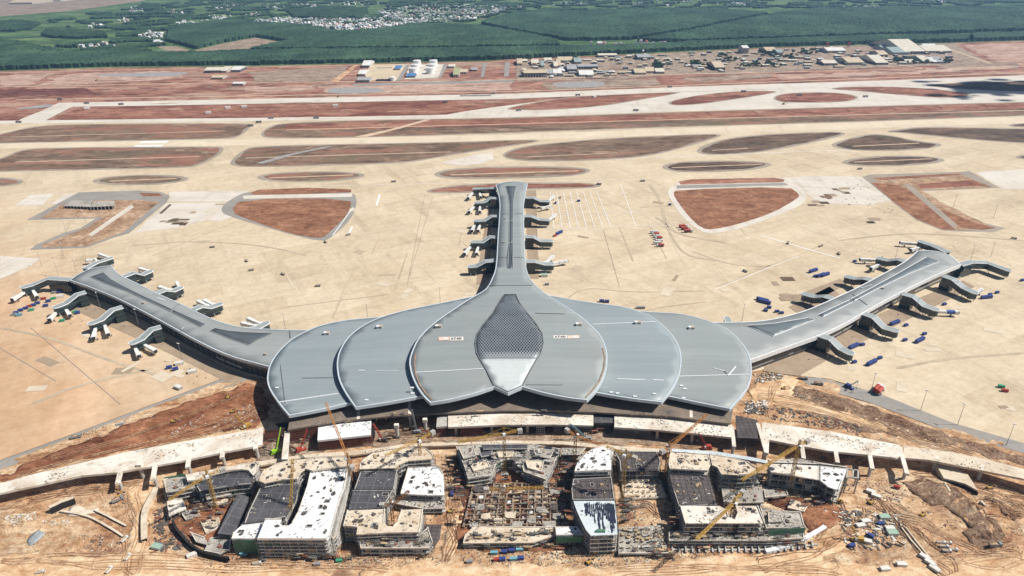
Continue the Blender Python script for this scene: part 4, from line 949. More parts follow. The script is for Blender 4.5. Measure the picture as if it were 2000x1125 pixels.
# ---------------------------------------------------------------- concrete materials for the unfinished buildings
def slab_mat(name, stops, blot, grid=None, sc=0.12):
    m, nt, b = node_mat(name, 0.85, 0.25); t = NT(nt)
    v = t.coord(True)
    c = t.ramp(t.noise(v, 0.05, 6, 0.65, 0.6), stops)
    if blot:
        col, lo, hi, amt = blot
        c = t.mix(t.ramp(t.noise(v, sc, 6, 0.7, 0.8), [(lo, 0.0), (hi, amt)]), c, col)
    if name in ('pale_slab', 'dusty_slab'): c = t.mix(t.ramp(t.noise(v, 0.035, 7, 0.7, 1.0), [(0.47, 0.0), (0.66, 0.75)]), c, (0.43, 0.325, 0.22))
    c = t.mix(0.4, c, t.ramp(t.noise(v, 0.7, 3, 0.7), [(0.25, 0.15), (0.75, 0.9)]), 'SOFT_LIGHT')
    if grid:
        w, col, amt, th = grid
        br = t.new('ShaderNodeTexBrick'); nt.links.new(t.mapping(v, rot=(0, 0, R(3))), br.inputs['Vector'])
        br.offset = 0.0; br.inputs['Scale'].default_value = 1.0; br.inputs['Brick Width'].default_value = w
        br.inputs['Row Height'].default_value = w; br.inputs['Mortar Size'].default_value = th
        c = t.mix(t.math('MULTIPLY', br.outputs['Fac'], amt), c, col)
    nt.links.new(c, b.inputs['Base Color'])
    return m
M['slab_white'] = slab_mat('pale_slab', [(0.3, (0.60, 0.54, 0.45)), (0.6, (0.73, 0.68, 0.60))], ((0.22, 0.20, 0.175), 0.56, 0.68, 0.75))
M['slab_cold'] = slab_mat('fresh_slab', [(0.3, (0.66, 0.67, 0.67)), (0.6, (0.78, 0.78, 0.77))], ((0.25, 0.26, 0.28), 0.56, 0.66, 0.8))
M['slab_tan'] = slab_mat('dusty_slab', [(0.3, (0.53, 0.44, 0.32)), (0.6, (0.66, 0.57, 0.45))], ((0.2, 0.17, 0.14), 0.57, 0.66, 0.75))
M['slab_dark'] = slab_mat('wet_formwork_slab', [(0.3, (0.045, 0.045, 0.052)), (0.7, (0.10, 0.098, 0.105))], ((0.26, 0.25, 0.25), 0.6, 0.72, 0.5), (8.5, (0.20, 0.19, 0.19), 0.6, 0.22))
M['slab_rebar'] = slab_mat('rebar_mat_slab', [(0.3, (0.065, 0.055, 0.055)), (0.7, (0.13, 0.11, 0.105))], ((0.3, 0.27, 0.24), 0.64, 0.72, 0.5), (4.2, (0.035, 0.03, 0.03), 0.8, 0.3))
M['deck_shade'] = slab_mat('shaded_deck', [(0.3, (0.14, 0.112, 0.088)), (0.7, (0.24, 0.19, 0.148))], ((0.10, 0.09, 0.085), 0.55, 0.65, 0.7))  # curb deck, darkened: the petal roofs' shade is put into its colour
M['slab_grey'] = slab_mat('rough_slab', [(0.3, (0.24, 0.22, 0.19)), (0.55, (0.40, 0.37, 0.32)), (0.75, (0.55, 0.51, 0.45))], ((0.13, 0.12, 0.115), 0.55, 0.62, 0.8), (7.0, (0.22, 0.20, 0.18), 0.6, 0.3), 0.2)
M['slab_sheet'] = slab_mat('waterproof_sheet', [(0.3, (0.42, 0.47, 0.49)), (0.6, (0.56, 0.61, 0.62))], None)
M['conc'] = slab_mat('raw_concrete', [(0.3, (0.34, 0.325, 0.295)), (0.7, (0.50, 0.48, 0.44))], ((0.2, 0.19, 0.18), 0.58, 0.7, 0.6))
M['core'] = plain('dark_wall_and_shade', (0.03, 0.028, 0.027), 0.95, 0.3, 0.2, 0.1, world=True)  # near-black: shade put into colour for interiors and openings; also dark walls
M['netting'] = slab_mat('green_netting', [(0.3, (0.05, 0.13, 0.085)), (0.7, (0.09, 0.20, 0.13))], ((0.26, 0.24, 0.20), 0.55, 0.65, 0.6))
M['scaff'] = plain('scaffold_tube', (0.13, 0.125, 0.115), 0.6, 0.3, 0.4)
M['scaff_red'] = plain('rusty_falsework', (0.23, 0.095, 0.065), 0.8, 0.3, 0.3)
M['scaff_grey'] = plain('grey_falsework', (0.16, 0.17, 0.165), 0.8, 0.3, 0.3)
M['board'] = plain('formwork_board', (0.10, 0.085, 0.075), 0.8, 0.4, 0.4)
M['timber'] = plain('pale_timber', (0.42, 0.31, 0.19), 0.8, 0.3, 0.4)
jit = [0]
class Bld:
    """one unfinished building, made of blocks that are its parts"""
    def __init__(s, label, pl, z=0, name='unfinished_building', cat='unfinished building', group='unfinished buildings in front of the terminal'):
        c = sum(pts(pl), Vector((0, 0)))/len(pl)
        s.c = Vector((c.x, c.y, 0)); s.root = thing(name, label, cat, s.c, 0, group); s.blocks = []
    def put(s, o): return under(o, s.root, s.c)
    def block(s, pl, z, n, top='slab_white', z0=-2.0, name='storey_block', scaff=True, cols=True, inner=3.5, net=None, smooth=0, zt=None, front=None):
        jit[0] += 1; z = z + 0.013*(jit[0] % 23)
        poly = pts(pl, z)
        if area2(poly) < 0: poly = poly[::-1]
        if smooth: poly = chaikin(poly, smooth)
        fm = MB(); step = (z-max(z0, 0))/max(n, 1)
        for k in range(1, n):
            zz = max(z0, 0)+step*k; fm.prism(poly, zz-.5, zz+.05)
        per = resample(list(inset(poly, .9))+[inset(poly, .9)[0]], 6.0)
        if cols:
            for p in per: fm.cyl((p.x, p.y), .42, z0, z-.4, 5)
        rng0 = random.Random(jit[0]*7+1); hb = step/2 if n == 1 else step
        if cols and n > 1:
            for a_, b_ in zip(per, per[1:]):
                if (b_-a_).length < 2: continue
                d_ = (b_-a_).normalized(); w_ = Vector((-d_.y, d_.x))*.15
                for k in range(n):
                    r_ = rng0.random()
                    if r_ > .42: continue
                    z_a = max(z0, 0)+step*k; t0 = rng0.uniform(0, .4); t1 = rng0.uniform(.6, 1); A_ = a_+(b_-a_)*t0; B_ = a_+(b_-a_)*t1
                    fm.prism([A_-w_, B_-w_, B_+w_, A_+w_], z_a, z_a+step*rng0.uniform(.35, .95), 1 if r_ < .13 else 2 if r_ < .17 else 3 if r_ < .26 else 0)
        b = s.put(fm.build(name, [M['conc'], M['board'], M['netting'], M['timber']])) if (n > 1 or cols) else None
        rt = MB().prism(poly, z-.9, z)
        rng = random.Random(jit[0])
        xs = [p[0] for p in poly]; ys = [p[1] for p in poly]; qin = inset(poly, 1.4)
        if top not in ('slab_sheet',):
            mb = rt; gsp = 7.2
            for gx_ in np.arange(min(xs)+2, max(xs), gsp):
                for gy_ in np.arange(min(ys)+2, max(ys), gsp):
                    if not inside(qin, gx_, gy_) or rng.random() < (.35 if top in ('slab_grey', 'slab_tan') else .62): continue
                    hh = rng.uniform(.5, 2.6 if top in ('slab_grey', 'slab_rebar') else 1.5); w = .38
                    mb.box(gx_-w, gy_-w, z-.3, gx_+w, gy_+w, z+hh*.45, 1)
                    for sx in (-1, 1):
                        for sy in (-1, 1): mb.box(gx_+sx*w*.8-.07, gy_+sy*w*.8-.07, z+hh*.45, gx_+sx*w*.8+.07, gy_+sy*w*.8+.07, z+hh, 1)
            nr = len(poly)
            for i in range(nr):
                a_, b_ = Vector(poly[i]), Vector(poly[(i+1) % nr])
                if (b_-a_).length < 1.5 or rng.random() < .3: continue
                d_ = (b_-a_).normalized(); w_ = Vector((-d_.y, d_.x))*.5; hh = rng.uniform(.35, .9)
                mb.prism([a_+w_*.2, b_+w_*.2, b_+w_*1.2, a_+w_*1.2], z-.3, z+hh, 2)
            ar_ = abs(area2(poly))/2
            for _ in range(int(ar_/620)+(1 if ar_ > 250 else 0)):
                for __ in range(12):
                    cx, cy = rng.uniform(min(xs), max(xs)), rng.uniform(min(ys), max(ys)); w, h = rng.uniform(.8, 2.2), rng.uniform(.7, 1.6)
                    if all(inside(qin, cx+i*w, cy+j*h) for i in (-1, 1) for j in (-1, 1)):
                        for (x0, y0, x1, y1) in ((-w-.3, -h-.3, w+.3, -h), (-w-.3, h, w+.3, h+.3), (-w-.3, -h, -w, h), (w, -h, w+.3, h)): mb.box(cx+x0, cy+y0, z-.3, cx+x1, cy+y1, z+.7, 1)
                        mb.add([(cx-w, cy-h, z+.03), (cx+w, cy-h, z+.03), (cx+w, cy+h, z+.03), (cx-w, cy+h, z+.03)], [(0, 1, 2, 3)], 3); break  # flat near-black patch, the shade of a shaft put into its colour
        rt = rt.build('roof_slab', [M[top], M['conc'], M['slab_white' if top not in ('slab_dark', 'slab_rebar') else 'conc'], M['core']], b)
        if not b: s.put(rt); b = rt
        MB().prism(inset(poly, inner), z0, z-.9).build('shade_block', M['core'], b)  # solid block, shade between the floors put into its near-black colour
        if scaff:
            mb = MB(); out = inset(poly, -1.1); q = resample(list(out)+[out[0]], 2.4)
            for i, p in enumerate(q):
                if rng.random() < .15: continue
                mb.bar((p.x, p.y, max(z0, 0)), (p.x, p.y, z+rng.uniform(-1.0, 1.8)), .16)
            for zz in np.arange(2.0, z+.6, 2.0):
                for a, b2 in zip(q, q[1:]):
                    if rng.random() < .62: mb.bar((a.x, a.y, zz), (b2.x, b2.y, zz), .13)
            mb.build('scaffolding', M['scaff'], b)
        if net:
            mb = MB(); a, c2, za, zb = net; a = P(*a, za); c2 = P(*c2, za)
            d = (c2-a).normalized(); w = Vector((-d.y, d.x))
            if w.y > 0: w = -w
            q = [a+w*1.5, c2+w*1.5, c2+w*1.7, a+w*1.7]; mb.prism(q, zb, za+.8)
            mb.build('safety_netting', M['netting'], b)
        s.blocks.append((poly, z, top))
        return b
roofs = []
def B(*a, **k):
    b = Bld(*a, **k); roofs.append(b); return b
# far-left curved wing
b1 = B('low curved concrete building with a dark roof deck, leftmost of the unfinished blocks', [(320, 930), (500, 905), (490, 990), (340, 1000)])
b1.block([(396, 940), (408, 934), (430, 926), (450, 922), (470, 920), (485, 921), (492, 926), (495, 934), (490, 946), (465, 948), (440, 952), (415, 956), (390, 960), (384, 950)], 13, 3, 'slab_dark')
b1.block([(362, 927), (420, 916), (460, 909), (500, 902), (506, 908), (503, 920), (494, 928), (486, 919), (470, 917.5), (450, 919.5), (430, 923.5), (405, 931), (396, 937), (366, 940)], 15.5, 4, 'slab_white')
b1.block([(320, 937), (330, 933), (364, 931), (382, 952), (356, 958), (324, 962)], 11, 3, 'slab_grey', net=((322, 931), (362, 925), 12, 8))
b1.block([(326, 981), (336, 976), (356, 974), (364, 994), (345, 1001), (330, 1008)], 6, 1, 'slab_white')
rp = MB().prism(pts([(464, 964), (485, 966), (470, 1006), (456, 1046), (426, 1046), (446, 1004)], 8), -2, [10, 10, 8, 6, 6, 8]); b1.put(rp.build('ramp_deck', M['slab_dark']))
b1.block([(410, 1052), (452, 1044), (450, 1072), (428, 1083), (398, 1077)], 4, 1, 'slab_grey', scaff=False)
b1.put(ribbon('curved_wall', chaikin(pts([(337, 1016), (341, 1026), (350, 1040), (370, 1062), (386, 1072), (400, 1079), (428, 1086), (446, 1089)], 5), 1, False), lambda x, y: 5.0, 1.6, 6.5, M['core'], None, 0, False))
# large white U-shaped block
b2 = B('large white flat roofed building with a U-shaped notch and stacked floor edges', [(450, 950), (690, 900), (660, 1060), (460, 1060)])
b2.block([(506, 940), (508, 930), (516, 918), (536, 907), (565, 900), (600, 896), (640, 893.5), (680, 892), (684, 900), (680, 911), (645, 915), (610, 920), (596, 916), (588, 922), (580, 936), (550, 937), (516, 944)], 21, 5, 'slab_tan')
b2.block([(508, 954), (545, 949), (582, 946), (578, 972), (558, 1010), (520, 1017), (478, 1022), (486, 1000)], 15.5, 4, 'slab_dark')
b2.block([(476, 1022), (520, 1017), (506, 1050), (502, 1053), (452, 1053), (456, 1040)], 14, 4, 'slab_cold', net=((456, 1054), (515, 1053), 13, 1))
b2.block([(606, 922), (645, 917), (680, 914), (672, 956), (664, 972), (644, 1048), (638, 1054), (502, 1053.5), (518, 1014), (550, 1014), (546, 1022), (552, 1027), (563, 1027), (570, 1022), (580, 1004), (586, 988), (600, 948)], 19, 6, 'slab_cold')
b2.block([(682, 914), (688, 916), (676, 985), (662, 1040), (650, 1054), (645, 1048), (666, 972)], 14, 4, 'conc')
# twin block with two dark decks
b3 = B('building with two dark roof decks between pale curved and cluttered front slabs', [(690, 900), (860, 890), (860, 1060), (690, 1060)])
b3.block([(702, 916), (704, 906), (710, 898), (730, 885), (768, 878), (814, 874), (832, 876), (844, 886), (848, 896), (796, 900), (778, 908), (772, 914)], 20, 5, 'slab_tan')
b3.block([(704, 922), (776, 918), (769, 956), (692, 956)], 17, 4, 'slab_dark')
b3.block([(689, 958), (768, 958), (748, 992), (680, 996)], 16, 4, 'slab_dark')
b3.block([(797, 913), (856, 910), (866, 926), (868, 968), (834, 968), (782, 965)], 13, 3, 'slab_cold')
b3.block([(770, 968), (868, 972), (869, 993), (826, 994), (770, 984)], 7, 2, 'slab_grey', scaff=False)
b3.block([(678, 997), (752, 994), (750, 1020), (756, 1027), (768, 1028), (776, 1020), (784, 996), (826, 994), (822, 1028), (818, 1040), (756, 1041), (716, 1043), (696, 1044), (698, 1030), (670, 1028)], 16, 5, 'slab_tan')
b3.block([(700, 1048), (820, 1044), (836, 1030), (846, 1060), (838, 1072), (704, 1072)], 8, 2, 'slab_grey', inner=2.5)
rp = MB().prism(pts([(832, 1024), (862, 1023), (858, 1050), (842, 1074), (826, 1070)], 3), -2, [6, 5, 3, 2, 3]); b3.put(rp.build('ramp_deck', M['slab_rebar']))
# low horseshoe block in the middle
b4 = B('low horseshoe shaped concrete shell with rough grey slabs, middle of the row below the hall', [(890, 870), (1090, 870), (1060, 940), (910, 940)])
b4.block([(890, 872), (936, 868), (1000, 868), (1010, 884), (985, 898), (968, 908), (964, 920), (960, 929), (914, 936), (908, 915)], 11, 3, 'slab_grey')
b4.block([(1002, 868), (1040, 868), (1094, 877), (1082, 906), (1066, 938), (1022, 922), (1020, 910), (1004, 900), (990, 898), (1012, 884)], 10.5, 3, 'slab_grey')
b4.block([(940, 869), (1030, 869), (1030, 878), (944, 879)], 13.2, 1, 'slab_dark', scaff=False, cols=False)
b4.block([(1096, 876), (1144, 876), (1132, 889), (1096, 889)], 9, 2, 'slab_grey')
for pl, z, tp in (([(895, 875), (925, 872), (930, 890), (905, 896)], 13.2, 'slab_grey'), ([(915, 902), (950, 896), (958, 912), (925, 920)], 12.6, 'slab_tan'), ([(1040, 874), (1082, 880), (1074, 896), (1046, 890)], 13.4, 'slab_grey'), ([(1026, 900), (1062, 902), (1058, 922), (1030, 914)], 12.4, 'slab_tan'), ([(970, 882), (1004, 882), (1000, 892), (974, 893)], 12.8, 'slab_tan'), ([(936, 884), (962, 880), (960, 890), (940, 894)], 14.0, 'slab_dark')):
    b4.block(pl, z, 1, tp, z0=10, scaff=False, cols=False, inner=.5)
for pl, z, tp in (([(352, 1000), (380, 994), (392, 1006), (362, 1016)], 3, 'slab_grey'), ([(392, 1020), (428, 1012), (430, 1030), (402, 1042)], 2.4, 'slab_tan'), ([(398, 960), (440, 955), (452, 966), (404, 976)], 7, 'slab_grey'), ([(404, 978), (446, 968), (444, 980), (412, 990)], 4, 'slab_tan'), ([(372, 1040), (400, 1050), (410, 1066), (382, 1058)], 3.5, 'slab_grey')):
    b1.block(pl, z, 1, tp, scaff=False, inner=1.0)
# foundations and low front of the middle
b5 = B('long low front building on columns with cluttered pale slabs, below the foundation grid', [(905, 1040), (1085, 1040), (1085, 1065), (905, 1065)])
b5.block([(908, 1044), (925, 1028), (1080, 1030), (1084, 1046), (1040, 1060), (904, 1061)], 6.5, 2, 'slab_tan')
b5.block([(1084, 1029), (1128, 1028), (1140, 1045), (1086, 1046)], 10, 2, 'slab_cold', net=((1086, 1047), (1138, 1046), 9.5, 4.5))
M['tie'] = slab_mat('dusty_beam', [(0.3, (0.24, 0.175, 0.125)), (0.7, (0.36, 0.28, 0.21))], ((0.14, 0.085, 0.06), 0.52, 0.62, 0.7))
fg = B('foundation pit with a grid of tie beams and pale cast bays', [(920, 960), (1100, 950), (1100, 1030), (920, 1030)], name='foundation_grid', cat='foundation', group=None)
mb = MB()
for k in range(14):
    a, b_ = P3(925+k*13.5, 945+0.6*abs(k-7), 2.2), P3(905+k*15.5, 1030, 2.2); mb.bar(a, b_, .9 if k % 3 else 1.6, 1.6)
for k in range(9):
    y = 946+k*10; mb.bar(P3(922-k*2, y, 2.25), P3(1098+k*1.5, y-2, 2.25), .7, 1.6)
for k in range(150):
    x, y = random.gauss(random.choice((925, 960, 1040, 1085)), 16), random.gauss(random.choice((955, 1000, 1022)), 9); p = P(x, y); hh = random.uniform(2.5, 6.5)
    for i in range(3): mb.bar((p.x+i*1.1, p.y, 0), (p.x+i*1.1+random.uniform(-.2, .2), p.y, hh), .2)
    mb.bar((p.x, p.y, hh*.55), (p.x+2.2, p.y, hh*.55), .18)
random.seed(11)
for k in range(190):
    x, y = random.uniform(915, 1100), random.uniform(946, 1032); p = P(x, y); w = random.uniform(.3, .7); mb.box(p.x-w, p.y-w, 0, p.x+w, p.y+w, random.uniform(1.8, 4.8))
fg.put(mb.build('tie_beam_grid', M['tie']))
for k in range(13):
    x, y = ((918, 1020), (965, 1012), (1030, 1010), (1062, 1018), (1075, 985), (922, 985), (940, 1003), (1000, 1019), (1075, 955), (925, 950), (1048, 990), (985, 1000), (1080, 1003))[k]; q = pts([(x, y), (x+16+(k*7) % 14, y-1), (x+15+(k*7) % 12, y+9+k % 4), (x+5, y+11), (x-1, y+8)], 3.2+k*.1)
    fg.put(MB().prism(q, 0, 3.2+k*.1).build('partial_floor', M[('slab_grey', 'slab_tan', 'slab_grey', 'slab_grey', 'slab_rebar')[k % 5]]))
for k in range(84):
    i, j = random.randrange(0, 13), random.randrange(0, 8)
    x, y = 925+i*13.5-(j*1.3)*(1-i/6.5), 948+j*10
    q = pts([(x, y), (x+12.5, y-.3), (x+12.5, y+8.5), (x-1.0, y+8.5)], 1.6)
    fg.put(MB().prism(q, 0, 1.55+.02*(k % 9)).build('cast_bay', M[random.choice(['slab_tan', 'slab_tan', 'slab_cold', 'yard', 'slab_grey'])]))
# white quarter block, dark rebar block
b6 = B('tall curved building with white top, dark middle deck and a pale sheet-covered front', [(1120, 880), (1200, 880), (1200, 1045), (1130, 1045)])
b6.block([(1122, 922), (1124, 912), (1128, 904), (1144, 886), (1156, 877), (1175, 873), (1200, 878), (1193, 892), (1194, 920)], 19, 5, 'slab_cold')
b6.block([(1120, 936), (1194, 932), (1200, 976), (1118, 977), (1116, 956)], 15, 4, 'slab_rebar')
b6.block([(1120, 978.5), (1200, 978), (1204, 1010), (1206, 1044), (1154, 1046), (1144, 1034), (1134, 1014), (1126, 996)], 19, 5, 'slab_sheet')
bs = MB(); random.seed(5)
for k in range(15):
    x = 1143+k*3.9; y0 = 980.5+random.random()*4; y1 = (996+random.random()*14) if k < 4 else 1002+random.random()*40
    y1 = min(y1, 1042)
    pth = [P3(x+(y-980)*.09+(.7 if (i//3) % 2 else 0), y, 19.6) for i, y in enumerate(np.linspace(y0, y1, 11))]
    w_ = random.uniform(.5, 1.5)
    for a, c_ in zip(pth, pth[1:]): bs.bar(a, c_+(c_-a)*.1, w_*random.uniform(.6, 1.15), .06)
b6.put(bs.build('membrane_strips', plain('black_membrane', (0.03, 0.035, 0.06), 0.5, 0.3, 0.3)))
b6.put(MB().prism(pts([(1165, 1036), (1181, 1036), (1182, 1041), (1163, 1041)], 19), 18, 20.4).build('roof_curb', M['netting']))
b7 = B('dark rebar covered block on columns, behind the earth-filled bay right of the white quarter block', [(1200, 882), (1290, 882), (1286, 920), (1210, 920)])
b7.block([(1200, 883), (1282, 883), (1290, 900), (1286, 920), (1212, 921), (1210, 900)], 13, 3, 'slab_rebar')
b8 = B('pale ground slab with rows of column stubs between the dark blocks', [(1210, 940), (1300, 940), (1300, 975), (1215, 975)], name='ground_slab', cat='slab', group=None)
b8.block([(1214, 938), (1288, 936), (1302, 972), (1218, 976)], 3, 1, 'slab_tan', scaff=False)
b8.block([(1208, 1030), (1292, 1026), (1306, 1082), (1208, 1082)], 3.5, 1, 'slab_grey', scaff=False)
st = MB()
for i in range(7):
    for j in range(4):
        p = P(1222+i*11+j*1.2, 943+j*9.5, 3); st.box(p.x-.5, p.y-.5, 3, p.x+.5, p.y+.5, 5.6)
        p = P(1216+i*13, 1036+j*12, 3.5); st.box(p.x-.5, p.y-.5, 3.5, p.x+.5, p.y+.5, 6.0)
st.prism(pts([(1214, 938), (1288, 936), (1302, 972), (1218, 976)], 3), 2.5, 3.02); st.prism(pts([(1208, 1030), (1292, 1026), (1306, 1082), (1208, 1082)], 3.5), 3.0, 3.52); b8.put(st.build('stub_floor', M['slab_tan']))
# big right block
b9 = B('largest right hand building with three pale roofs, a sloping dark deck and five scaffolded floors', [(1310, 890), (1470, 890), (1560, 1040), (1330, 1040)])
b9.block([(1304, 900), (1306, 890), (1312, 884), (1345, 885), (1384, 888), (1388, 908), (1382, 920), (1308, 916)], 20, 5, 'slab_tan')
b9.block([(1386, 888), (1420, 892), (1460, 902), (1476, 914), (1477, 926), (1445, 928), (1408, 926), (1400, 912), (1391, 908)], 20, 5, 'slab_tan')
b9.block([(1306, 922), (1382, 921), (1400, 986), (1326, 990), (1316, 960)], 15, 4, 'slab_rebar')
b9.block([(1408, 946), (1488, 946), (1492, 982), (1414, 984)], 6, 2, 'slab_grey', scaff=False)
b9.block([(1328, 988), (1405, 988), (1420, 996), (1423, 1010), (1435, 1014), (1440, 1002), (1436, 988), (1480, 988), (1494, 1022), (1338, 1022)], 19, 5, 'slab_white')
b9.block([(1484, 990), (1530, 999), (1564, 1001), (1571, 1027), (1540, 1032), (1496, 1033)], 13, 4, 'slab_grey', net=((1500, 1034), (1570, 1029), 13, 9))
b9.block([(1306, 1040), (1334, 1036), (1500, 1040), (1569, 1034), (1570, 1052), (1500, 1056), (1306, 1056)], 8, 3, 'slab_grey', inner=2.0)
for pl, z, tp in (([(1490, 950), (1530, 946), (1540, 968), (1494, 972)], 4, 'slab_grey'), ([(1545, 975), (1580, 985), (1570, 1000), (1538, 992)], 2.5, 'slab_tan'), ([(1408, 930), (1480, 930), (1484, 944), (1410, 944)], 9, 'slab_grey'), ([(1500, 1002), (1526, 1006), (1530, 1018), (1500, 1020)], 15, 'slab_grey')):
    b9.block(pl, z, 1, tp, scaff=False, inner=1.0)
b10 = B('long white roofed building on tall dark bays, rightmost of the row by the viaduct', [(1500, 910), (1660, 915), (1640, 960), (1510, 930)])
b10.block([(1502, 916), (1503, 910), (1508, 906), (1550, 907), (1600, 910), (1599.5, 937.5), (1548, 929), (1506, 924)], 18, 3, 'slab_white')
b10.block([(1601, 910), (1654, 916), (1646, 938), (1638, 958), (1616, 950), (1600.5, 938)], 17, 3, 'slab_cold')
b10.block([(1500, 899), (1560, 897), (1654, 913), (1600, 907), (1508, 904)], 15, 3, 'slab_grey', scaff=False)
fr = MB()
for a, c_ in (((1656, 916), (1676, 919)), ((1656, 932), (1676, 934)), ((1656, 916), (1653, 933)), ((1676, 919), (1676, 934)), ((1667, 917), (1665, 933))): fr.bar(P3(*a, 16), P3(*c_, 16), 1.0, 1.0)
for a in ((1656, 916), (1676, 919), (1676, 934), (1655, 933)):
    p = P(*a, 16); fr.bar((p.x, p.y, 0), (p.x, p.y, 16), .8)
b10.put(fr.build('frame_bay', M['conc']))
# rows of short foundation walls in front of the right block
ft = B('curved row of short foundation piers and footing walls in the soil before the right block', [(1310, 1065), (1560, 1065), (1600, 1045)], name='footing_row', cat='foundation', group=None)
mb = MB()
for k in range(22):
    x = 1312+k*13; y = 1066-max(0, k-13)**2*.16
    mb.bar(P3(x, y, 1.6), P3(x+2, y+14, 1.2), 1.0, 2.4); mb.bar(P3(x, y+9, .8), P3(x+12, y+8, .8), 1.2, 1.6)
ft.put(mb.build('footing_walls', M['conc']))
tw = MB()
for k in range(9):
    x0, y0 = 1495+k*13, 1078-k*k*.35-k*2.2; x1, y1 = 1495+(k+1)*13-1, 1078-(k+1)**2*.35-(k+1)*2.2
    tw.bar(P3(x0, y0, 1.5), P3(x1, y1, 1.5), 3.0, 3.0)
ft.put(tw.build('trough_wall', M['slab_cold']))
wb = B('low white wall segments standing in red soil below the right long building', [(1560, 970), (1650, 1000)], name='wall_row', cat='low wall', group=None)
for k in range(11):
    x, y = 1560+k*9.5, 968+k*4.0+(k % 3)*5
    wb.put(MB().bar(P3(x, y, 1.2), P3(x+8, y+3.2, 1.2), .9, 2.4).build('wall_segment', M['slab_white']))
# ---------------------------------------------------------------- elevated roads
def falsework(mb, pl, z1, dx=2.0, rows=2, th=.22, dz=2.2):
    """dense shoring posts and ledgers along a line of pixels at level z1"""
    line = resample(pts(pl, z1), dx)
    for r_ in range(rows):
        q = [Vector((p.x, p.y+r_*2.4)) for p in line]
        for p in q: mb.bar((p.x, p.y, -1), (p.x, p.y, z1-1.6), th)
        for zz in np.arange(1, z1-1.7, dz):
            for a, b in zip(q, q[1:]): mb.bar((a.x, a.y, zz), (b.x, b.y, zz), th*.7)
def deck(label, pl, z, mat='slab_white', thick=1.9, piers=(), fw=None, group='elevated road decks before the terminal', name='elevated_road', zt=None):
    poly = pts(pl, z); c = sum(poly, Vector((0, 0)))/len(poly); c = Vector((c.x, c.y, 0))
    t = thing(name, label, 'elevated road', c, 0, group)
    d = under(MB().prism(poly, z-thick, z).build('road_deck', M[mat]), t, c)
    for (a, b, ww) in piers:
        A, Bq = P3(*a, z+.05), P3(*b, z+.05)
        cap = under(MB().bar((A.x, A.y, z-.9), (Bq.x, Bq.y, z-.9), ww, 1.9).build('pier_cap', M['slab_white']), t, c)
        e = A+(Bq-A)*.86; f = A+(Bq-A)*.15
        for p in (e, f): MB().cyl((p.x, p.y), 1.35, -1, z-1.8, 10).build('column', M['conc'], cap)
    if fw:
        for (l, mt, rows) in fw:
            mb = MB(); falsework(mb, l, z, 1.7, rows)
            o = under(mb.build('falsework', M[mt]), t, c)
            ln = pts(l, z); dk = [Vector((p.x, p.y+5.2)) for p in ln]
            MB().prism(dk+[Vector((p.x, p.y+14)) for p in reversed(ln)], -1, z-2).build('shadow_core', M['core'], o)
    return t
deck('wide pale viaduct deck curving in from the left edge on hammerhead piers', [(-70, 963), (0, 944), (70, 925), (175, 900), (245, 883), (350, 864), (500, 838), (514, 833), (512, 868), (490, 873), (430, 884), (350, 901), (224, 923), (157, 929), (70, 948), (0, 963), (-70, 984)], 12.5,
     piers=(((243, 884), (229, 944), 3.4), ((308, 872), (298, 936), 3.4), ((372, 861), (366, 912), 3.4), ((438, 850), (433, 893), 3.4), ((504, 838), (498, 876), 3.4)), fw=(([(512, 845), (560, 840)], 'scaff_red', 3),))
deck('narrow strip of viaduct deck with rubble beside the green mobile crane', [(556, 842), (566, 841), (562, 897), (550, 897)], 12, piers=(((561, 845), (556, 894), 2.6),))
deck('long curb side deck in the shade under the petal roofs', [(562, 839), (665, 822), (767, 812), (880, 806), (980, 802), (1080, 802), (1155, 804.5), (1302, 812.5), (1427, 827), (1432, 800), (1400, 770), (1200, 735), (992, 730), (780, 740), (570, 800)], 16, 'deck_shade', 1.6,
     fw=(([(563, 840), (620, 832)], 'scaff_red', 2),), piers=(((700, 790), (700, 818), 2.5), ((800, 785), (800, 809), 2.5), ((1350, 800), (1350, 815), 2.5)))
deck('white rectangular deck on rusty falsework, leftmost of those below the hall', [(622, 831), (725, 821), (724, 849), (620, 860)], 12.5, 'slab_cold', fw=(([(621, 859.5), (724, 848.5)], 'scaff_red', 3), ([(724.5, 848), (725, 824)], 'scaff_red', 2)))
deck('long white deck on mixed falsework below the lattice beak', [(875, 810), (980, 806), (1080, 806), (1159, 807), (1159, 831), (1080, 829), (980, 829.5), (875, 834)], 12.5, 'slab_white',
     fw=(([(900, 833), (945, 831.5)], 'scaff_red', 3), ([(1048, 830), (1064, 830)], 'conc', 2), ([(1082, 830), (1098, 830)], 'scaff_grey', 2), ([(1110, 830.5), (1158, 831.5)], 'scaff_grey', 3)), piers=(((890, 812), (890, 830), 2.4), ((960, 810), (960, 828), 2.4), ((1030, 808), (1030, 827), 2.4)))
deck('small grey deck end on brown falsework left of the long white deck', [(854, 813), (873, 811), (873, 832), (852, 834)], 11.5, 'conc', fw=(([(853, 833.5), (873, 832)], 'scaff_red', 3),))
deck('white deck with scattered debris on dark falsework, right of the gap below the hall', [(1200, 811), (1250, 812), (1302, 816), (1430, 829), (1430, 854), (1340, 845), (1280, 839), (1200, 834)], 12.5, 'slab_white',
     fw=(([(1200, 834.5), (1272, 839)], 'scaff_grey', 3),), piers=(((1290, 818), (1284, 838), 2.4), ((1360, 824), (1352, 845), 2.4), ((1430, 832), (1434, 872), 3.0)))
deck('dark rebar deck bay bridging two white decks right of the hall', [(1437, 811), (1479, 820), (1480, 857), (1440, 855)], 13, 'slab_rebar', piers=(((1480, 826), (1497, 884), 3.0),))
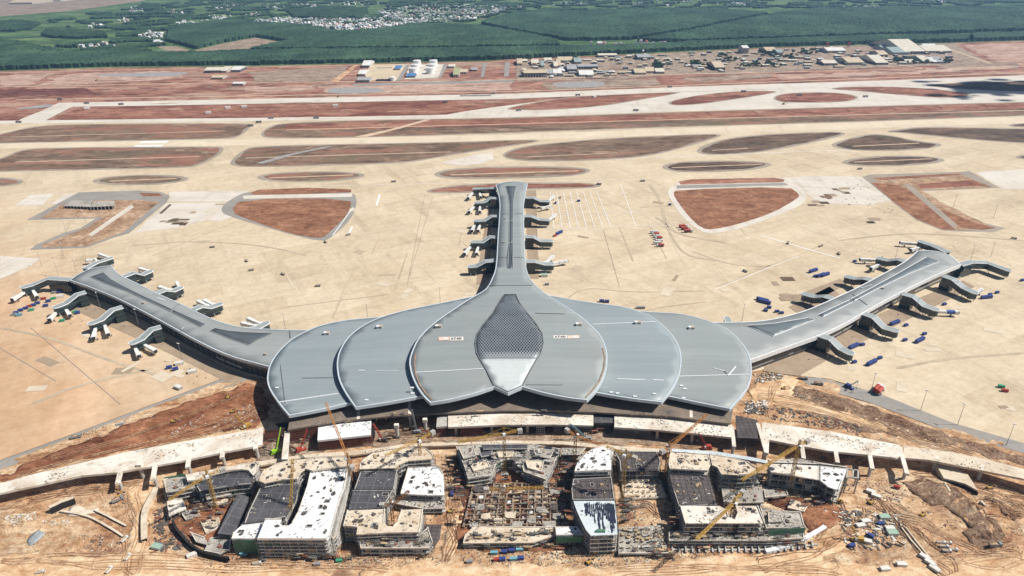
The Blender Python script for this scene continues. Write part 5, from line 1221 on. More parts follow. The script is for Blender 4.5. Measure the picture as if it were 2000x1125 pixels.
deck('dark sunken link between the long white deck and the right white deck', [(1160, 808), (1198, 811), (1198, 826), (1160, 826)], 11.0, 'slab_dark', fw=(([(1162, 826), (1196, 826)], 'scaff_grey', 2),))
deck('wide white viaduct deck strewn with debris, right of the dark rebar bay', [(1488, 825), (1560, 834), (1630, 844), (1700, 858), (1757, 869), (1762, 890), (1750, 894), (1710, 889.5), (1615, 880), (1540, 866), (1490, 856)], 12.5, 'slab_white',
     piers=(((1500, 830), (1497, 885), 3.2), ((1562, 840), (1570, 895), 3.2), ((1627, 850), (1636, 903), 3.2), ((1694, 862), (1704, 915), 3.2), ((1757, 872), (1772, 925), 3.2)))
deck('long pale viaduct leaving towards the right edge', [(1765, 871), (1850, 881), (1930, 898), (2000, 916), (2080, 938), (2080, 958), (2000, 935), (1920, 919), (1815, 898), (1765, 894)], 12, 'slab_tan', piers=(((1830, 890), (1830, 897), 2.5), ((1920, 907), (1918, 917), 2.5)))
deck('thin curved service road deck behind the unfinished blocks', [(500, 902), (590, 888), (690, 881), (760, 872), (800, 866), (900, 864), (990, 860), (1100, 862), (1220, 872), (1310, 878), (1310, 884), (1220, 880), (1100, 868), (990, 866), (900, 869), (800, 872), (690, 889), (590, 894), (505, 910)], 5, 'slab_tan', 1.5)
deck('green edged curved roadway behind the right block', [(1312, 876), (1400, 882), (1470, 893), (1500, 900), (1498, 905), (1465, 899), (1400, 888), (1312, 882)], 9, 'slab_sheet', 1.5)
M['capital'] = plain('white_capital', (0.70, 0.66, 0.58), 0.8, 0.1, 0.3)
for (tp, bs_, l) in (((775, 829), (777, 856), 'free standing white column with boxy head on the yard, left one of two'), ((830, 825), (832, 845), 'free standing white column with boxy head on the yard, right one of two'), ((277, 921), (281, 934), 'short bare white column between two viaduct piers')):
    p = P(*bs_, 0); t = thing('column', l, 'column', (p.x, p.y, 0)); t.name = 'free_column'
    MB().cyl((0, 0), 1.6, -1, 12, 14).build('shaft', M['conc'], t)
    MB().box(-1.9, -1.5, 12, 1.9, 1.5, 15).build('head_block', M['capital'], t)

M['rut'] = ground_mat('wheel_ruts', [(0.3, (0.38, 0.22, 0.125)), (0.6, (0.50, 0.32, 0.19))], 0.05, 0.2, 0.5, None, 0.3)
M['rut_dark'] = ground_mat('dark_ruts', [(0.3, (0.26, 0.135, 0.075)), (0.6, (0.36, 0.21, 0.12))], 0.05, 0.2, 0.5, None, 0.3)
random.seed(91)
def ruts(pl, n, spread, mat, w=.5):
    base = chaikin(pts(pl), 3, False); mb = MB()
    for k in range(n):
        off = random.uniform(-spread, spread); ph = random.uniform(0, 6)
        for g in (-1.1, 1.1):
            ln = []
            for i, p in enumerate(base):
                a = base[max(0, i-1)]; b = base[min(len(base)-1, i+1)]; d = (b-a).normalized(); nn = Vector((-d.y, d.x))
                ln.append(p+nn*(off+g+3.0*math.sin(i*.22+ph)+1.2*math.sin(i*.6+ph*2)))
            for i in range(len(ln)-1):
                a, b = ln[i], ln[i+1]; d = (b-a).normalized(); nn = Vector((-d.y, d.x))*w*.5
                mb.add([(q.x, q.y, hs(q.x, q.y)+.5) for q in (a-nn, b-nn, b+nn, a+nn)], [(0, 1, 2, 3)])
    mb.build('wheel_ruts', M[mat])['kind'] = 'structure'
for pl, n, sp_, mt in (([(262, 1125), (268, 1070), (262, 1010), (252, 970), (300, 935)], 6, 6, 'rut'), ([(880, 1098), (884, 1050), (888, 1000), (905, 960)], 6, 5, 'rut_dark'), ([(1640, 1110), (1560, 1105), (1400, 1115), (1200, 1120)], 5, 6, 'rut'), ([(1710, 975), (1745, 1020), (1790, 1070), (1850, 1125)], 7, 9, 'rut_dark'), ([(1725, 985), (1770, 1010), (1830, 1040), (1880, 1075), (1990, 1085)], 5, 6, 'rut'), ([(1700, 1000), (1650, 1050), (1580, 1085), (1480, 1100)], 6, 6, 'rut_dark'), ([(1620, 990), (1650, 1030), (1600, 1060)], 4, 7, 'rut_dark'),
                     ([(60, 975), (160, 955), (260, 955)], 5, 7, 'rut_dark'), ([(0, 1000), (90, 975), (200, 970)], 4, 8, 'rut'), ([(30, 940), (200, 905 - 10), (400, 850), (500, 800)], 5, 8, 'rut'), ([(100, 895), (300, 838), (480, 770)], 4, 5, 'rut_dark'), ([(1480, 770), (1600, 800), (1740, 845), (1900, 890)], 5, 6, 'rut'), ([(1520, 745), (1500, 790), (1490, 815)], 4, 5, 'rut'), ([(560, 880), (760, 862), (1000, 852), (1300, 860), (1440, 872)], 5, 6, 'rut'),
                     ([(0, 1105), (120, 1095), (260, 1100), (500, 1115), (760, 1112)], 6, 7, 'rut'), ([(1850, 940), (1930, 960), (2000, 985)], 6, 12, 'rut'), ([(1780, 930), (1900, 945), (2000, 965)], 5, 6, 'rut_dark'), ([(1900, 1000), (1960, 990), (2000, 1010)], 6, 10, 'rut_dark'), ([(1800, 1090), (1900, 1095), (2000, 1090)], 6, 6, 'rut'), ([(1230, 985), (1270, 995), (1290, 1015)], 3, 6, 'rut_dark'), ([(350, 1020), (400, 1000), (440, 990)], 4, 9, 'rut_dark'), ([(870, 920), (880, 960), (870, 1000)], 4, 6, 'rut_dark')):
    ruts(pl, max(2, int(n*.6)), sp_, mt, .7)
# ---------------------------------------------------------------- cranes
MI = MROT.inverted()
def project(v):
    c = MI @ (Vector(v) - Vector((0, 0, CAMZ)))
    return 1000.0 + FPX*c.x/-c.z, 562.5 - FPX*c.y/-c.z
def height_at(base, top_py):
    lo, hi = 2.0, 90.0
    for _ in range(40):
        m = (lo+hi)/2
        if project((base.x, base.y, m))[1] > top_py: lo = m
        else: hi = m
    return lo
M['crane_yellow'] = plain('crane_yellow', (0.44, 0.27, 0.06), 0.6, 0.25, 0.5, 0.4)
M['crane_orange'] = plain('crane_orange', (0.42, 0.19, 0.05), 0.6, 0.25, 0.5, 0.4)
M['ballast'] = plain('ballast_concrete', (0.42, 0.40, 0.37), 0.8, 0.15, 0.5)
M['cab_white'] = plain('cab_white', (0.66, 0.66, 0.64), 0.5, 0.1, 0.5)
def tower_crane(base, top_py, tip, ztip, label, z0=0.0, col='crane_yellow', cj=13.0, w=2.0, zjib=None, jw=1.5):
    b = P(*base, z0); h = height_at(b, top_py)
    if zjib: h = zjib
    t = thing('tower_crane', label, 'tower crane', (b.x, b.y, z0), 0, 'tower cranes over the building site')
    m = M[col]; h -= z0
    mast = MB().lattice((0, 0, -1), (0, 0, h), w, 2.4, .3).build('mast', m, t)
    MB().box(-3, -3, -1.5, 3, 3, .5).build('base_block', M['ballast'], mast)
    tp = P3(*tip, ztip) - Vector((b.x, b.y, z0)); d = Vector((tp.x, tp.y, 0)).normalized(); s = Vector((-d.y, d.x, 0))
    root = Vector((0, 0, h+.8))
    sl = MB().cyl((0, 0), 1.7, h, h+.9, 10).build('slewing_ring', M['steel'], t)
    jib = MB().lattice(root+d*1.2, tp, jw, 2.2, .24).build('jib', m, t)
    hk = root + (tp-root)*.72
    MB().bar(hk, hk-Vector((0, 0, 9)), .12).bar(hk-Vector((0, 0, 9)), hk-Vector((0, 0, 10.2)), .7).build('hook_block', M['steel'], jib)
    c = MB().lattice(root-d*1.0, root-d*cj, 1.4, 2.2, .24).build('counter_jib', m, t)
    q = root-d*(cj-2.2); e = MB()
    for k in (-1, 0, 1): e.rbox((q.x+d.x*k*1.3, q.y+d.y*k*1.3), (d.x, d.y), .55, 1.5, q.z-2.2, q.z+1.3)
    e.build('counterweight', M['ballast'], c)
    A = root+Vector((0, 0, 5.5))
    MB().lattice(root, A, 1.1, 1.6, .26).bar(A, root+(tp-root)*.62, .16).bar(A, q, .16).build('tower_head', m, t)
    cc = root+s*1.9+d*.6
    cb = MB().rbox((cc.x, cc.y), (d.x, d.y), 1.1, .9, h-.2, h+2.1).build('cab', M['cab_white'], t)
    ww = cc+d*1.05
    MB().rbox((ww.x, ww.y), (d.x, d.y), .1, .75, h+.6, h+1.8).build('window', M['rubber'], cb)
    return t
tower_crane((689, 957), 897, (636, 786), 48, 'orange luffing tower crane whose jib crosses the white rectangular deck', 0, 'crane_orange')
tower_crane((571, 1022), 1000, (571, 896), 52, 'yellow tower crane standing in the notch of the white U-shaped building, jib pointing away', 0)
tower_crane((424, 998), 930, (330, 976), 27, 'yellow tower crane beside the low curved dark roof, leftmost of all the cranes', 0)
tower_crane((821, 892), 861, (752, 890), 38, 'yellow tower crane on the rounded pale slab above the twin dark decks', 18, 'crane_yellow', 16)
tower_crane((986, 925), 848, (894, 864), 40, 'tall yellow tower crane in the mouth of the horseshoe shell', 0, 'crane_yellow', 15)
tower_crane((984, 1027), 957, (1062, 952), 36, 'yellow tower crane in the foundation grid, centre of the site', 0, 'crane_yellow', 14)
tower_crane((1122, 908), 853, (1172, 868), 38, 'orange tower crane between the horseshoe shell and the white quarter block', 0, 'crane_orange', 12)
tower_crane((1214, 990), 890, (1184, 872), 52, 'slender yellow tower crane by the earth filled bay, right of the black striped roof', 0, 'crane_yellow', 9)
tower_crane((1298, 944), 876, (1381, 809), 50, 'orange luffing tower crane left of the largest right building, jib over the white deck', 0, 'crane_orange', 9)
tower_crane((1428, 1012), 984, (1360, 1054), 32, 'yellow tower crane rising from the round hole of the pale right roof', 4, 'crane_yellow', 17)
tower_crane((1540, 962), 872, (1449, 937), 44, 'tall yellow tower crane in front of the rightmost long white building', 0, 'crane_yellow', 12)
tower_crane((768, 1020), 988, (797, 960), 30, 'short orange crane in the notch of the twin decked building', 0, 'crane_orange', 9)
def mobile_crane(base, tip, ztip, label, col, body, lattice=True, name='mobile_crane'):
    b = P(*base); t = thing(name, label, 'mobile crane', (b.x, b.y, hs(b.x, b.y)), 0, 'mobile cranes on the yard')
    tp = P3(*tip, ztip)-Vector((b.x, b.y, hs(b.x, b.y))); d = Vector((tp.x, tp.y, 0)).normalized(); s = Vector((-d.y, d.x, 0))
    ch = MB().rbox((0, 0), (d.x, d.y), 4.5, 1.4, .9, 2.0).build('carrier', M[body], t)
    for k in (-2.8, 2.8):
        for u in (-1.3, 1.3):
            c = d*k+s*u; MB().rbox((c.x, c.y), (d.x, d.y), 1.2, .35, 0, 1.2).build('wheel', M['rubber'], ch)
    q = d*-1.2; MB().rbox((q.x, q.y), (d.x, d.y), 2.2, 1.5, 2.0, 4.2).build('turret', M[body], t)
    q = d*1.5+s*.9; MB().rbox((q.x, q.y), (d.x, d.y), 1.0, .6, 2.0, 4.0).build('cab', M['cab_white'], t)
    a = d*.5+Vector((0, 0, 3.2))
    (MB().lattice(a, tp, 1.1, 2.0, .26) if lattice else MB().bar(a, a+(tp-a)*.55, 1.1).bar(a+(tp-a)*.5, tp, .75)).build('boom', M[col], t)
    MB().bar(tp, tp-Vector((0, 0, 8)), .14).bar(tp-Vector((0, 0, 8)), tp-Vector((0, 0, 9)), .7).build('hook', M['steel'], t)
    return t
M['lime'] = plain('lime_paint', (0.30, 0.55, 0.03), 0.5, 0.1, 0.5, 0.5)
M['red_paint'] = plain('red_paint', (0.38, 0.055, 0.035), 0.6, 0.2, 0.5, 0.4)
M['blue_paint'] = plain('blue_paint', (0.035, 0.06, 0.21), 0.5, 0.25, 0.4, 0.4)
M['teal_paint'] = plain('teal_paint', (0.10, 0.24, 0.29), 0.5, 0.2, 0.4, 0.4)
mobile_crane((540, 886), (548, 835), 24, 'lime green mobile crane with thick boom beside the viaduct end', 'lime', 'lime', False)
mobile_crane((588, 882), (600, 838), 20, 'red crawler crane with thin lattice boom on the yard left of the white rectangular deck', 'red_paint', 'red_paint')
mobile_crane((748, 862), (729, 828), 18, 'dark red crawler crane right of the white rectangular deck', 'red_paint', 'board')
mobile_crane((1146, 862), (1113, 828), 18, 'mobile crane with blue lattice boom under the long white deck', 'teal_paint', 'steel')
mobile_crane((815, 848), (804, 800), 26, 'mobile crane with grey lattice boom by the free standing columns', 'steel', 'steel')
mobile_crane((1380, 878), (1364, 845), 18, 'red mobile crane under the right white deck with debris', 'red_paint', 'red_paint')
mobile_crane((482, 836), (458, 810), 18, 'yellow crawler crane on the red soil left of the hall', 'crane_yellow', 'crane_yellow')
mobile_crane((1675, 1058), (1662, 1026), 14, 'yellow mobile crane by the site cabins at lower right', 'crane_yellow', 'crane_yellow')
mobile_crane((1658, 758), (1676, 744), 12, 'blue mobile crane on the apron edge right of the hall', 'teal_paint', 'blue_paint')
# ---------------------------------------------------------------- vehicles (each kind built once, then copied)
def truck_proto(col, name, label, cat, load=None, tank=False):
    t = thing(name, label, cat)
    ch = MB().box(-4.2, -1.1, .7, 4.2, 1.1, 1.1).build('chassis', M['steel'], t)
    cb = MB().add([(2.2, -1.2, 1.0), (4.4, -1.2, 1.0), (4.4, 1.2, 1.0), (2.2, 1.2, 1.0), (2.2, -1.2, 3.2), (4.0, -1.2, 3.2), (4.0, 1.2, 3.2), (2.2, 1.2, 3.2)],
                  [(0, 3, 2, 1), (4, 5, 6, 7), (0, 1, 5, 4), (1, 2, 6, 5), (2, 3, 7, 6), (3, 0, 4, 7)]).build('cab', M[col if not tank else 'cab_white'], t)
    MB().add([(4.45, -1.05, 2.0), (4.45, 1.05, 2.0), (4.12, 1.05, 3.0), (4.12, -1.05, 3.0)], [(0, 1, 2, 3)]).build('windscreen', M['rubber'], cb)
    if tank:
        mb = MB(); n = 12
        vs = [(x, 1.3*math.cos(2*math.pi*i/n), 2.5+1.2*math.sin(2*math.pi*i/n)) for x in (-4.3, 1.9) for i in range(n)]
        mb.add(vs, [(i, (i+1) % n, n+(i+1) % n, n+i) for i in range(n)]+[tuple(range(n-1, -1, -1)), tuple(range(n, 2*n))]); mb.build('tank', M[col], t)
    else:
        bd = MB()
        bd.box(-4.3, -1.3, 1.1, 1.9, 1.3, 1.4); bd.box(-4.3, -1.3, 1.4, 1.9, -1.15, 2.9); bd.box(-4.3, 1.15, 1.4, 1.9, 1.3, 2.9)
        bd.box(1.75, -1.3, 1.4, 1.9, 1.3, 3.1); bd.box(-4.3, -1.3, 1.4, -4.15, 1.3, 2.6)
        bd = bd.build('cargo_bed', M[col], t)
        if load: MB().box(-4.1, -1.14, 1.4, 1.7, 1.14, 2.5).build('load', M[load], bd)
    for x in (-3.0, -1.6, 3.2):
        for y in (-1.2, 1.2):
            n = 10; vs = [(x+.52*math.cos(2*math.pi*i/n), y+s*.2, .52+.52*math.sin(2*math.pi*i/n)) for s in (-1, 1) for i in range(n)]
            MB().add(vs, [(i, (i+1) % n, n+(i+1) % n, n+i) for i in range(n)]+[tuple(range(n-1, -1, -1)), tuple(range(n, 2*n))]).build('wheel', M['rubber'], t)
    return t
def excavator_proto():
    t = thing('excavator', 'x', 'excavator')
    for y in (-1.25, 1.25): MB().box(-2.1, y-.35, 0, 2.1, y+.35, .9).build('track', M['rubber'], t)
    MB().box(-1.9, -1.3, .95, 1.4, 1.3, 2.3).build('house', M['crane_yellow'], t)
    MB().box(.2, .2, 2.3, 1.4, 1.25, 3.3).build('cab', M['rubber'], t)
    a = MB().bar((1.2, -.2, 1.8), (3.8, -.2, 4.4), .5).bar((3.8, -.2, 4.4), (6.0, -.2, 2.4), .42).build('boom_arm', M['crane_yellow'], t)
    MB().box(5.5, -.8, 1.0, 6.5, .4, 2.3).build('bucket', M['steel'], a)
    return t
protos = {}
M['corr_white0'] = plain('tank_white', (0.62, 0.60, 0.56), 0.5, 0.1, 0.4, 0.4)
far = Vector((0, -300, 0))
def place(kind, px, py, deg, label, group=None, z=None, scale=None):
    src, used = protos[kind]
    p = P(px, py, 0 if z is None else z); zz = (hs(p.x, p.y)+.15 if (285 < p.y < 600 and not inside(apron_in, p.x, p.y)) else .35) if z is None else z
    if not used:
        protos[kind] = (src, True); src.location = (p.x, p.y, zz); src.rotation_euler = (0, 0, R(deg)); src['label'] = label
        if group: src['group'] = group
        if scale: src.scale = (scale,)*3
        return src
    return dup(src, (p.x, p.y, zz), R(deg), label, group, scale)
protos['white_truck'] = (truck_proto('cab_white', 'truck', 'x', 'truck', 'timber'), False)
protos['tipper'] = (truck_proto('steel', 'dump_truck', 'x', 'dump truck', 'site'), False)
protos['red_tanker'] = (truck_proto('red_paint', 'tanker_truck', 'x', 'tanker truck', None, True), False)
protos['white_tanker'] = (truck_proto('corr_white0', 'tanker_truck', 'x', 'tanker truck', None, True), False)
protos['excavator'] = (excavator_proto(), False)
G = 'vehicles on the building site'
for px, py, dg, l in ((244, 1056, 75, 'white truck on the haul road left of the curved dark wall, farther of two'), (250, 1090, 85, 'white truck on the haul road at lower left, nearer of two'), (214, 1116, 80, 'white box truck at the bottom edge of the picture, lower left'), (80, 1119, 10, 'white truck at the bottom edge in the lower left corner'),
                      (235, 829, 22, 'white truck driving on the grey apron road left of the hall'), (1835, 1067, -10, 'white truck parked in the lower right cluster, rear left one'), (1841, 1075, -10, 'white truck parked in the lower right cluster, left one of the middle row'), (1847, 1083, -10, 'white truck parked in the lower right cluster, front left one'), (1859, 1081, -10, 'white truck parked in the lower right cluster, front right one'), (1848, 1066, -10, 'white truck parked in the lower right cluster, rear right one'), (503, 1103, 5, 'white truck beside the green tarpaulin below the U-shaped building')):
    place('white_truck', px, py, dg, l, G, None, .68)
for px, py, dg, l in ((1941, 1073, 0, 'loaded grey dump truck on the haul road near the right edge'), (150, 857, 20, 'dump truck on the grey road beside the left apron'), (1895, 905, -20, 'dump truck on the pale viaduct near the right edge'), (1598, 752, -20, 'grey dump truck on the road along the right apron'), (1568, 741, -20, 'dump truck at the start of the right apron road'), (769, 356, 3, 'dark truck with trailer on the taxiway left of the central pier'), (1170, 361, -20, 'dark truck at the end of the red soil lens right of the central pier'), (1255, 355, 0, 'small dark truck on the taxiway right of the central pier'), (1679, 331, 3, 'dark truck on the taxiway in front of the right lens island'), (232, 981, 40, 'dump truck by the left viaduct pier')):
    place('tipper', px, py, dg, l, 'dump trucks', None, 1.0)
k = 0
for px, py in ((1277, 456), (1280, 460), (1283, 464), (1286, 468), (1287, 473), (1284, 477), (1289, 482)):
    k += 1; wh = k in (1, 3, 5, 6)
    place('white_tanker' if wh else 'red_tanker', px, py, 184+random.uniform(-3, 3), ('white' if wh else 'red')+' tanker truck in the parked row right of the central pier', 'tanker trucks parked in a row', None, 1.25)
for px, py, l in ((1334, 445, 'upper'), (1338, 449, 'middle'), (1344, 454, 'lower')): place('red_tanker', px, py, 4, l+' red tanker truck of three parked by the right infield', 'tanker trucks by the infield', None, 1.5)
place('red_tanker', 1712, 763, 45, 'red truck standing alone on the right apron near the road', None, None, 1.6); place('red_tanker', 1718, 767, 45, 'second red truck beside the lone red truck on the right apron', None, None, 1.6)
random.seed(21)
for px, py, dg, l in ((455, 806, 20, 'yellow excavator on the red soil left of the hall'), (445, 778, 100, 'yellow excavator near the left apron road'), (233, 975, 60, 'excavator below a left viaduct pier'), (340, 826, 10, 'yellow excavator working on red soil behind the left viaduct'), (1800, 1010, 20, 'excavator by the spoil heap at lower right'), (1700, 985, 30, 'excavator beside the soil ramp below the right viaduct'), (768, 902 + 60, 0, 'excavator between the decks of the twin block'), (880, 1002, 0, 'excavator on the haul track beside the foundation grid'), (1560, 1090 - 40, 120, 'excavator at the end of the right footing row'), (1930, 958, 10, 'excavator near the right tunnel portal'), (1530, 762, 0, 'excavator on the tan track right of the hall'), (188, 158, 0, 'excavator on the red plain below the plantation, left'), (660, 190, 0, 'excavator on the unfinished runway, left of the tanks'), (1530, 204, 0, 'excavator at the red lens of the new taxiway'), (1150, 1100, 40, 'excavator near the containers at the bottom centre'), (1640, 985, 200, 'excavator in the red soil by the wall segments')):
    place('excavator', px, py, dg, l, 'excavators', None, 0.9 if py > 400 else 1.5)
for px, py, l in ((620, 232, 'a'), (530, 232, 'a'), (870, 201, 'a'), (1010, 217, 'a'), (1240, 217, 'a'), (1310, 171, 'a'), (1130, 187, 'a'), (1455, 180, 'a'), (170, 203, 'a'), (235, 205, 'a'), (115, 195, 'a'), (40, 240, 'a'), (488, 247, 'a'), (505, 240, 'a'), (960, 184, 'a'), (1690, 190, 'a'), (1560, 187, 'a')):
    place('tipper', px+random.uniform(-3, 3), py, random.choice((0, 5, 180)), 'tiny dark truck on the new runway works beyond the islands', 'trucks on the new runway works', None, 1.6)
for px, py, l in ((415, 484, 'x'), (482, 511, 'x'), (491, 529, 'x'), (553, 537, 'x'), (621, 560, 'x'), (680, 460, 'x'), (636, 474, 'x'), (1539, 476, 'x'), (1603, 482, 'x'), (1455, 531, 'x'), (1638, 497, 'x'), (1980, 467, 'x')):
    place('white_truck' if l == 'y' else 'tipper', px, py, random.uniform(0, 180), 'small lone vehicle on the open apron', 'scattered vehicles on the apron', None, .8)
# blue airport ground units on the right apron and site containers
def box_proto(name, cat, L, W, H, col, rib=True, roofcol=None, door=True):
    t = thing(name, 'x', cat); mb = MB().box(-L/2, -W/2, .15, L/2, W/2, H)
    if rib:
        for i in range(int(L/.8)):
            x = -L/2+.4+i*.8
            mb.box(x-.15, -W/2-.08, .3, x+.15, -W/2, H-.15); mb.box(x-.15, W/2, .3, x+.15, W/2+.08, H-.15)
    b = mb.build('body', M[col], t)
    MB().box(-L/2-.1, -W/2-.12, H, L/2+.1, W/2+.12, H+.18).build('roof', M[roofcol or col], t)
    if door:
        d = MB().box(L/2, -W/2+.15, .3, L/2+.08, W/2-.15, H-.2).build('door', M['steel'], t)
        MB().bar((L/2+.12, .1, .5), (L/2+.12, .1, H-.4), .08).build('lock_rod', M['steel'], d)
    return t
M['tarp_green'] = plain('green_tarpaulin', (0.05, 0.30, 0.16), 0.7, 0.2, 0.4)
M['sheet_green'] = plain('pale_green_sheet', (0.30, 0.42, 0.33), 0.6, 0.12, 0.3)
M['corr_white'] = plain('white_sheet', (0.62, 0.60, 0.55), 0.6, 0.15, 0.3)
M['cyan_paint'] = plain('cyan_paint', (0.16, 0.36, 0.42), 0.5, 0.2, 0.4)
for kd, args in (('blue_long', ('bridge_tunnel_section', 'bridge section', 16, 3.6, 3.8, 'blue_paint')), ('blue_box', ('container', 'container', 6, 3.2, 3.0, 'blue_paint')), ('red_box', ('container', 'container', 6, 2.6, 2.7, 'red_paint')),
                 ('cyan_box', ('container', 'container', 7, 2.8, 2.8, 'cyan_paint')), ('white_cabin', ('site_cabin', 'cabin', 9, 4.5, 3.0, 'corr_white', True, 'corr_white')), ('green_cabin', ('site_cabin', 'cabin', 10, 6, 3.2, 'corr_white', True, 'sheet_green')), ('green_box', ('container', 'container', 6, 3, 2.6, 'tarp_green')), ('steel_box', ('container', 'container', 6, 2.6, 2.6, 'steel'))):
    protos[kd] = (box_proto(*args), False)
GB = 'blue bridge sections and containers on the right apron'
for px, py, dg, l in ((1489, 588, -35, 'upper long blue bridge section left of the right pier'), (1493, 592, -35, 'lower long blue bridge section left of the right pier'), (1611, 539, 30, 'right of two long blue bridge sections behind the right pier'), (1603, 540, 30, 'left of two long blue bridge sections behind the right pier'),
                      (1588, 531, 30, 'short pale-edged blue bridge section behind the right pier'), (1667, 679, 30, 'long blue bridge section close to the front walkway nearest the hall'), (1796, 667, 32, 'long blue bridge section alone on the right apron, upper'), (1702, 711, 32, 'long blue bridge section alone on the right apron, lower'), (1926, 583, 10, 'blue bridge section with white end near the right pier tip'), (1747, 633, 28, 'blue bridge section half hidden behind a front walkway of the right pier')):
    place('blue_long', px, py, dg, l, GB, None, .9)
for px, py, dg, l in ((1502, 602, -30, 'largest blue container below the two long sections left of the right pier'), (1495, 608, -30, 'blue container under the long sections, left of the right pier'), (1517, 610, 10, 'small blue container right of the long sections, left of the right pier'), (1526, 613, 10, 'smallest blue container right of the long sections'), (1592, 541, 20, 'blue container beside the long sections behind the right pier'), (1684, 675, 20, 'blue container right of the section near the hall walkway'), (1769, 637, 20, 'blue container alone in the middle of the right apron'), (1767, 666, 20, 'small blue container left of the upper lone section'), (1805, 654, 20, 'blue container above the upper lone section'), (1718, 701, 20, 'blue container beside the lower lone section'), (1668, 709, 20, 'blue container at the foot of the nearest walkway'), (1947, 573, 20, 'blue container near the right pier end'), (1933, 577, 20, 'blue container with white roof near the right pier end'), (1996, 549, 20, 'blue container at the right edge of the picture'), (1844, 596, 20, 'blue container above the blue boarding bridge'), (1669, 512, 20, 'blue container among white materials behind the right pier'), (1308, 401, 0, 'dark blue container by the right infield corner')):
    place('blue_box', px, py, dg, l, GB, None, .8)
random.seed(3)
cont = [('blue_box', 32, 613), ('blue_box', 41, 608), ('blue_box', 51, 604), ('red_box', 58, 600), ('blue_box', 66, 598), ('blue_box', 74, 594), ('red_box', 86, 585), ('green_box', 62, 607), ('blue_box', 90, 599), ('cyan_box', 38, 617), ('green_box', 104, 585), ('steel_box', 107, 573), ('blue_box', 118, 572), ('cyan_box', 124, 569), ('white_cabin', 118, 581), ('green_box', 122, 628), ('blue_box', 152, 613), ('green_box', 147, 611), ('steel_box', 28, 616), ('blue_box', 95, 590)]
for i, (kd, x, y) in enumerate(cont):
    place(kd, x, y, 25+random.uniform(-6, 6), {'blue_box': 'blue', 'red_box': 'red', 'green_box': 'green', 'cyan_box': 'cyan', 'steel_box': 'grey', 'white_cabin': 'white roofed'}[kd]+' unit in the container yard before the tip of the left pier', 'container yard by the left pier', None, .9)
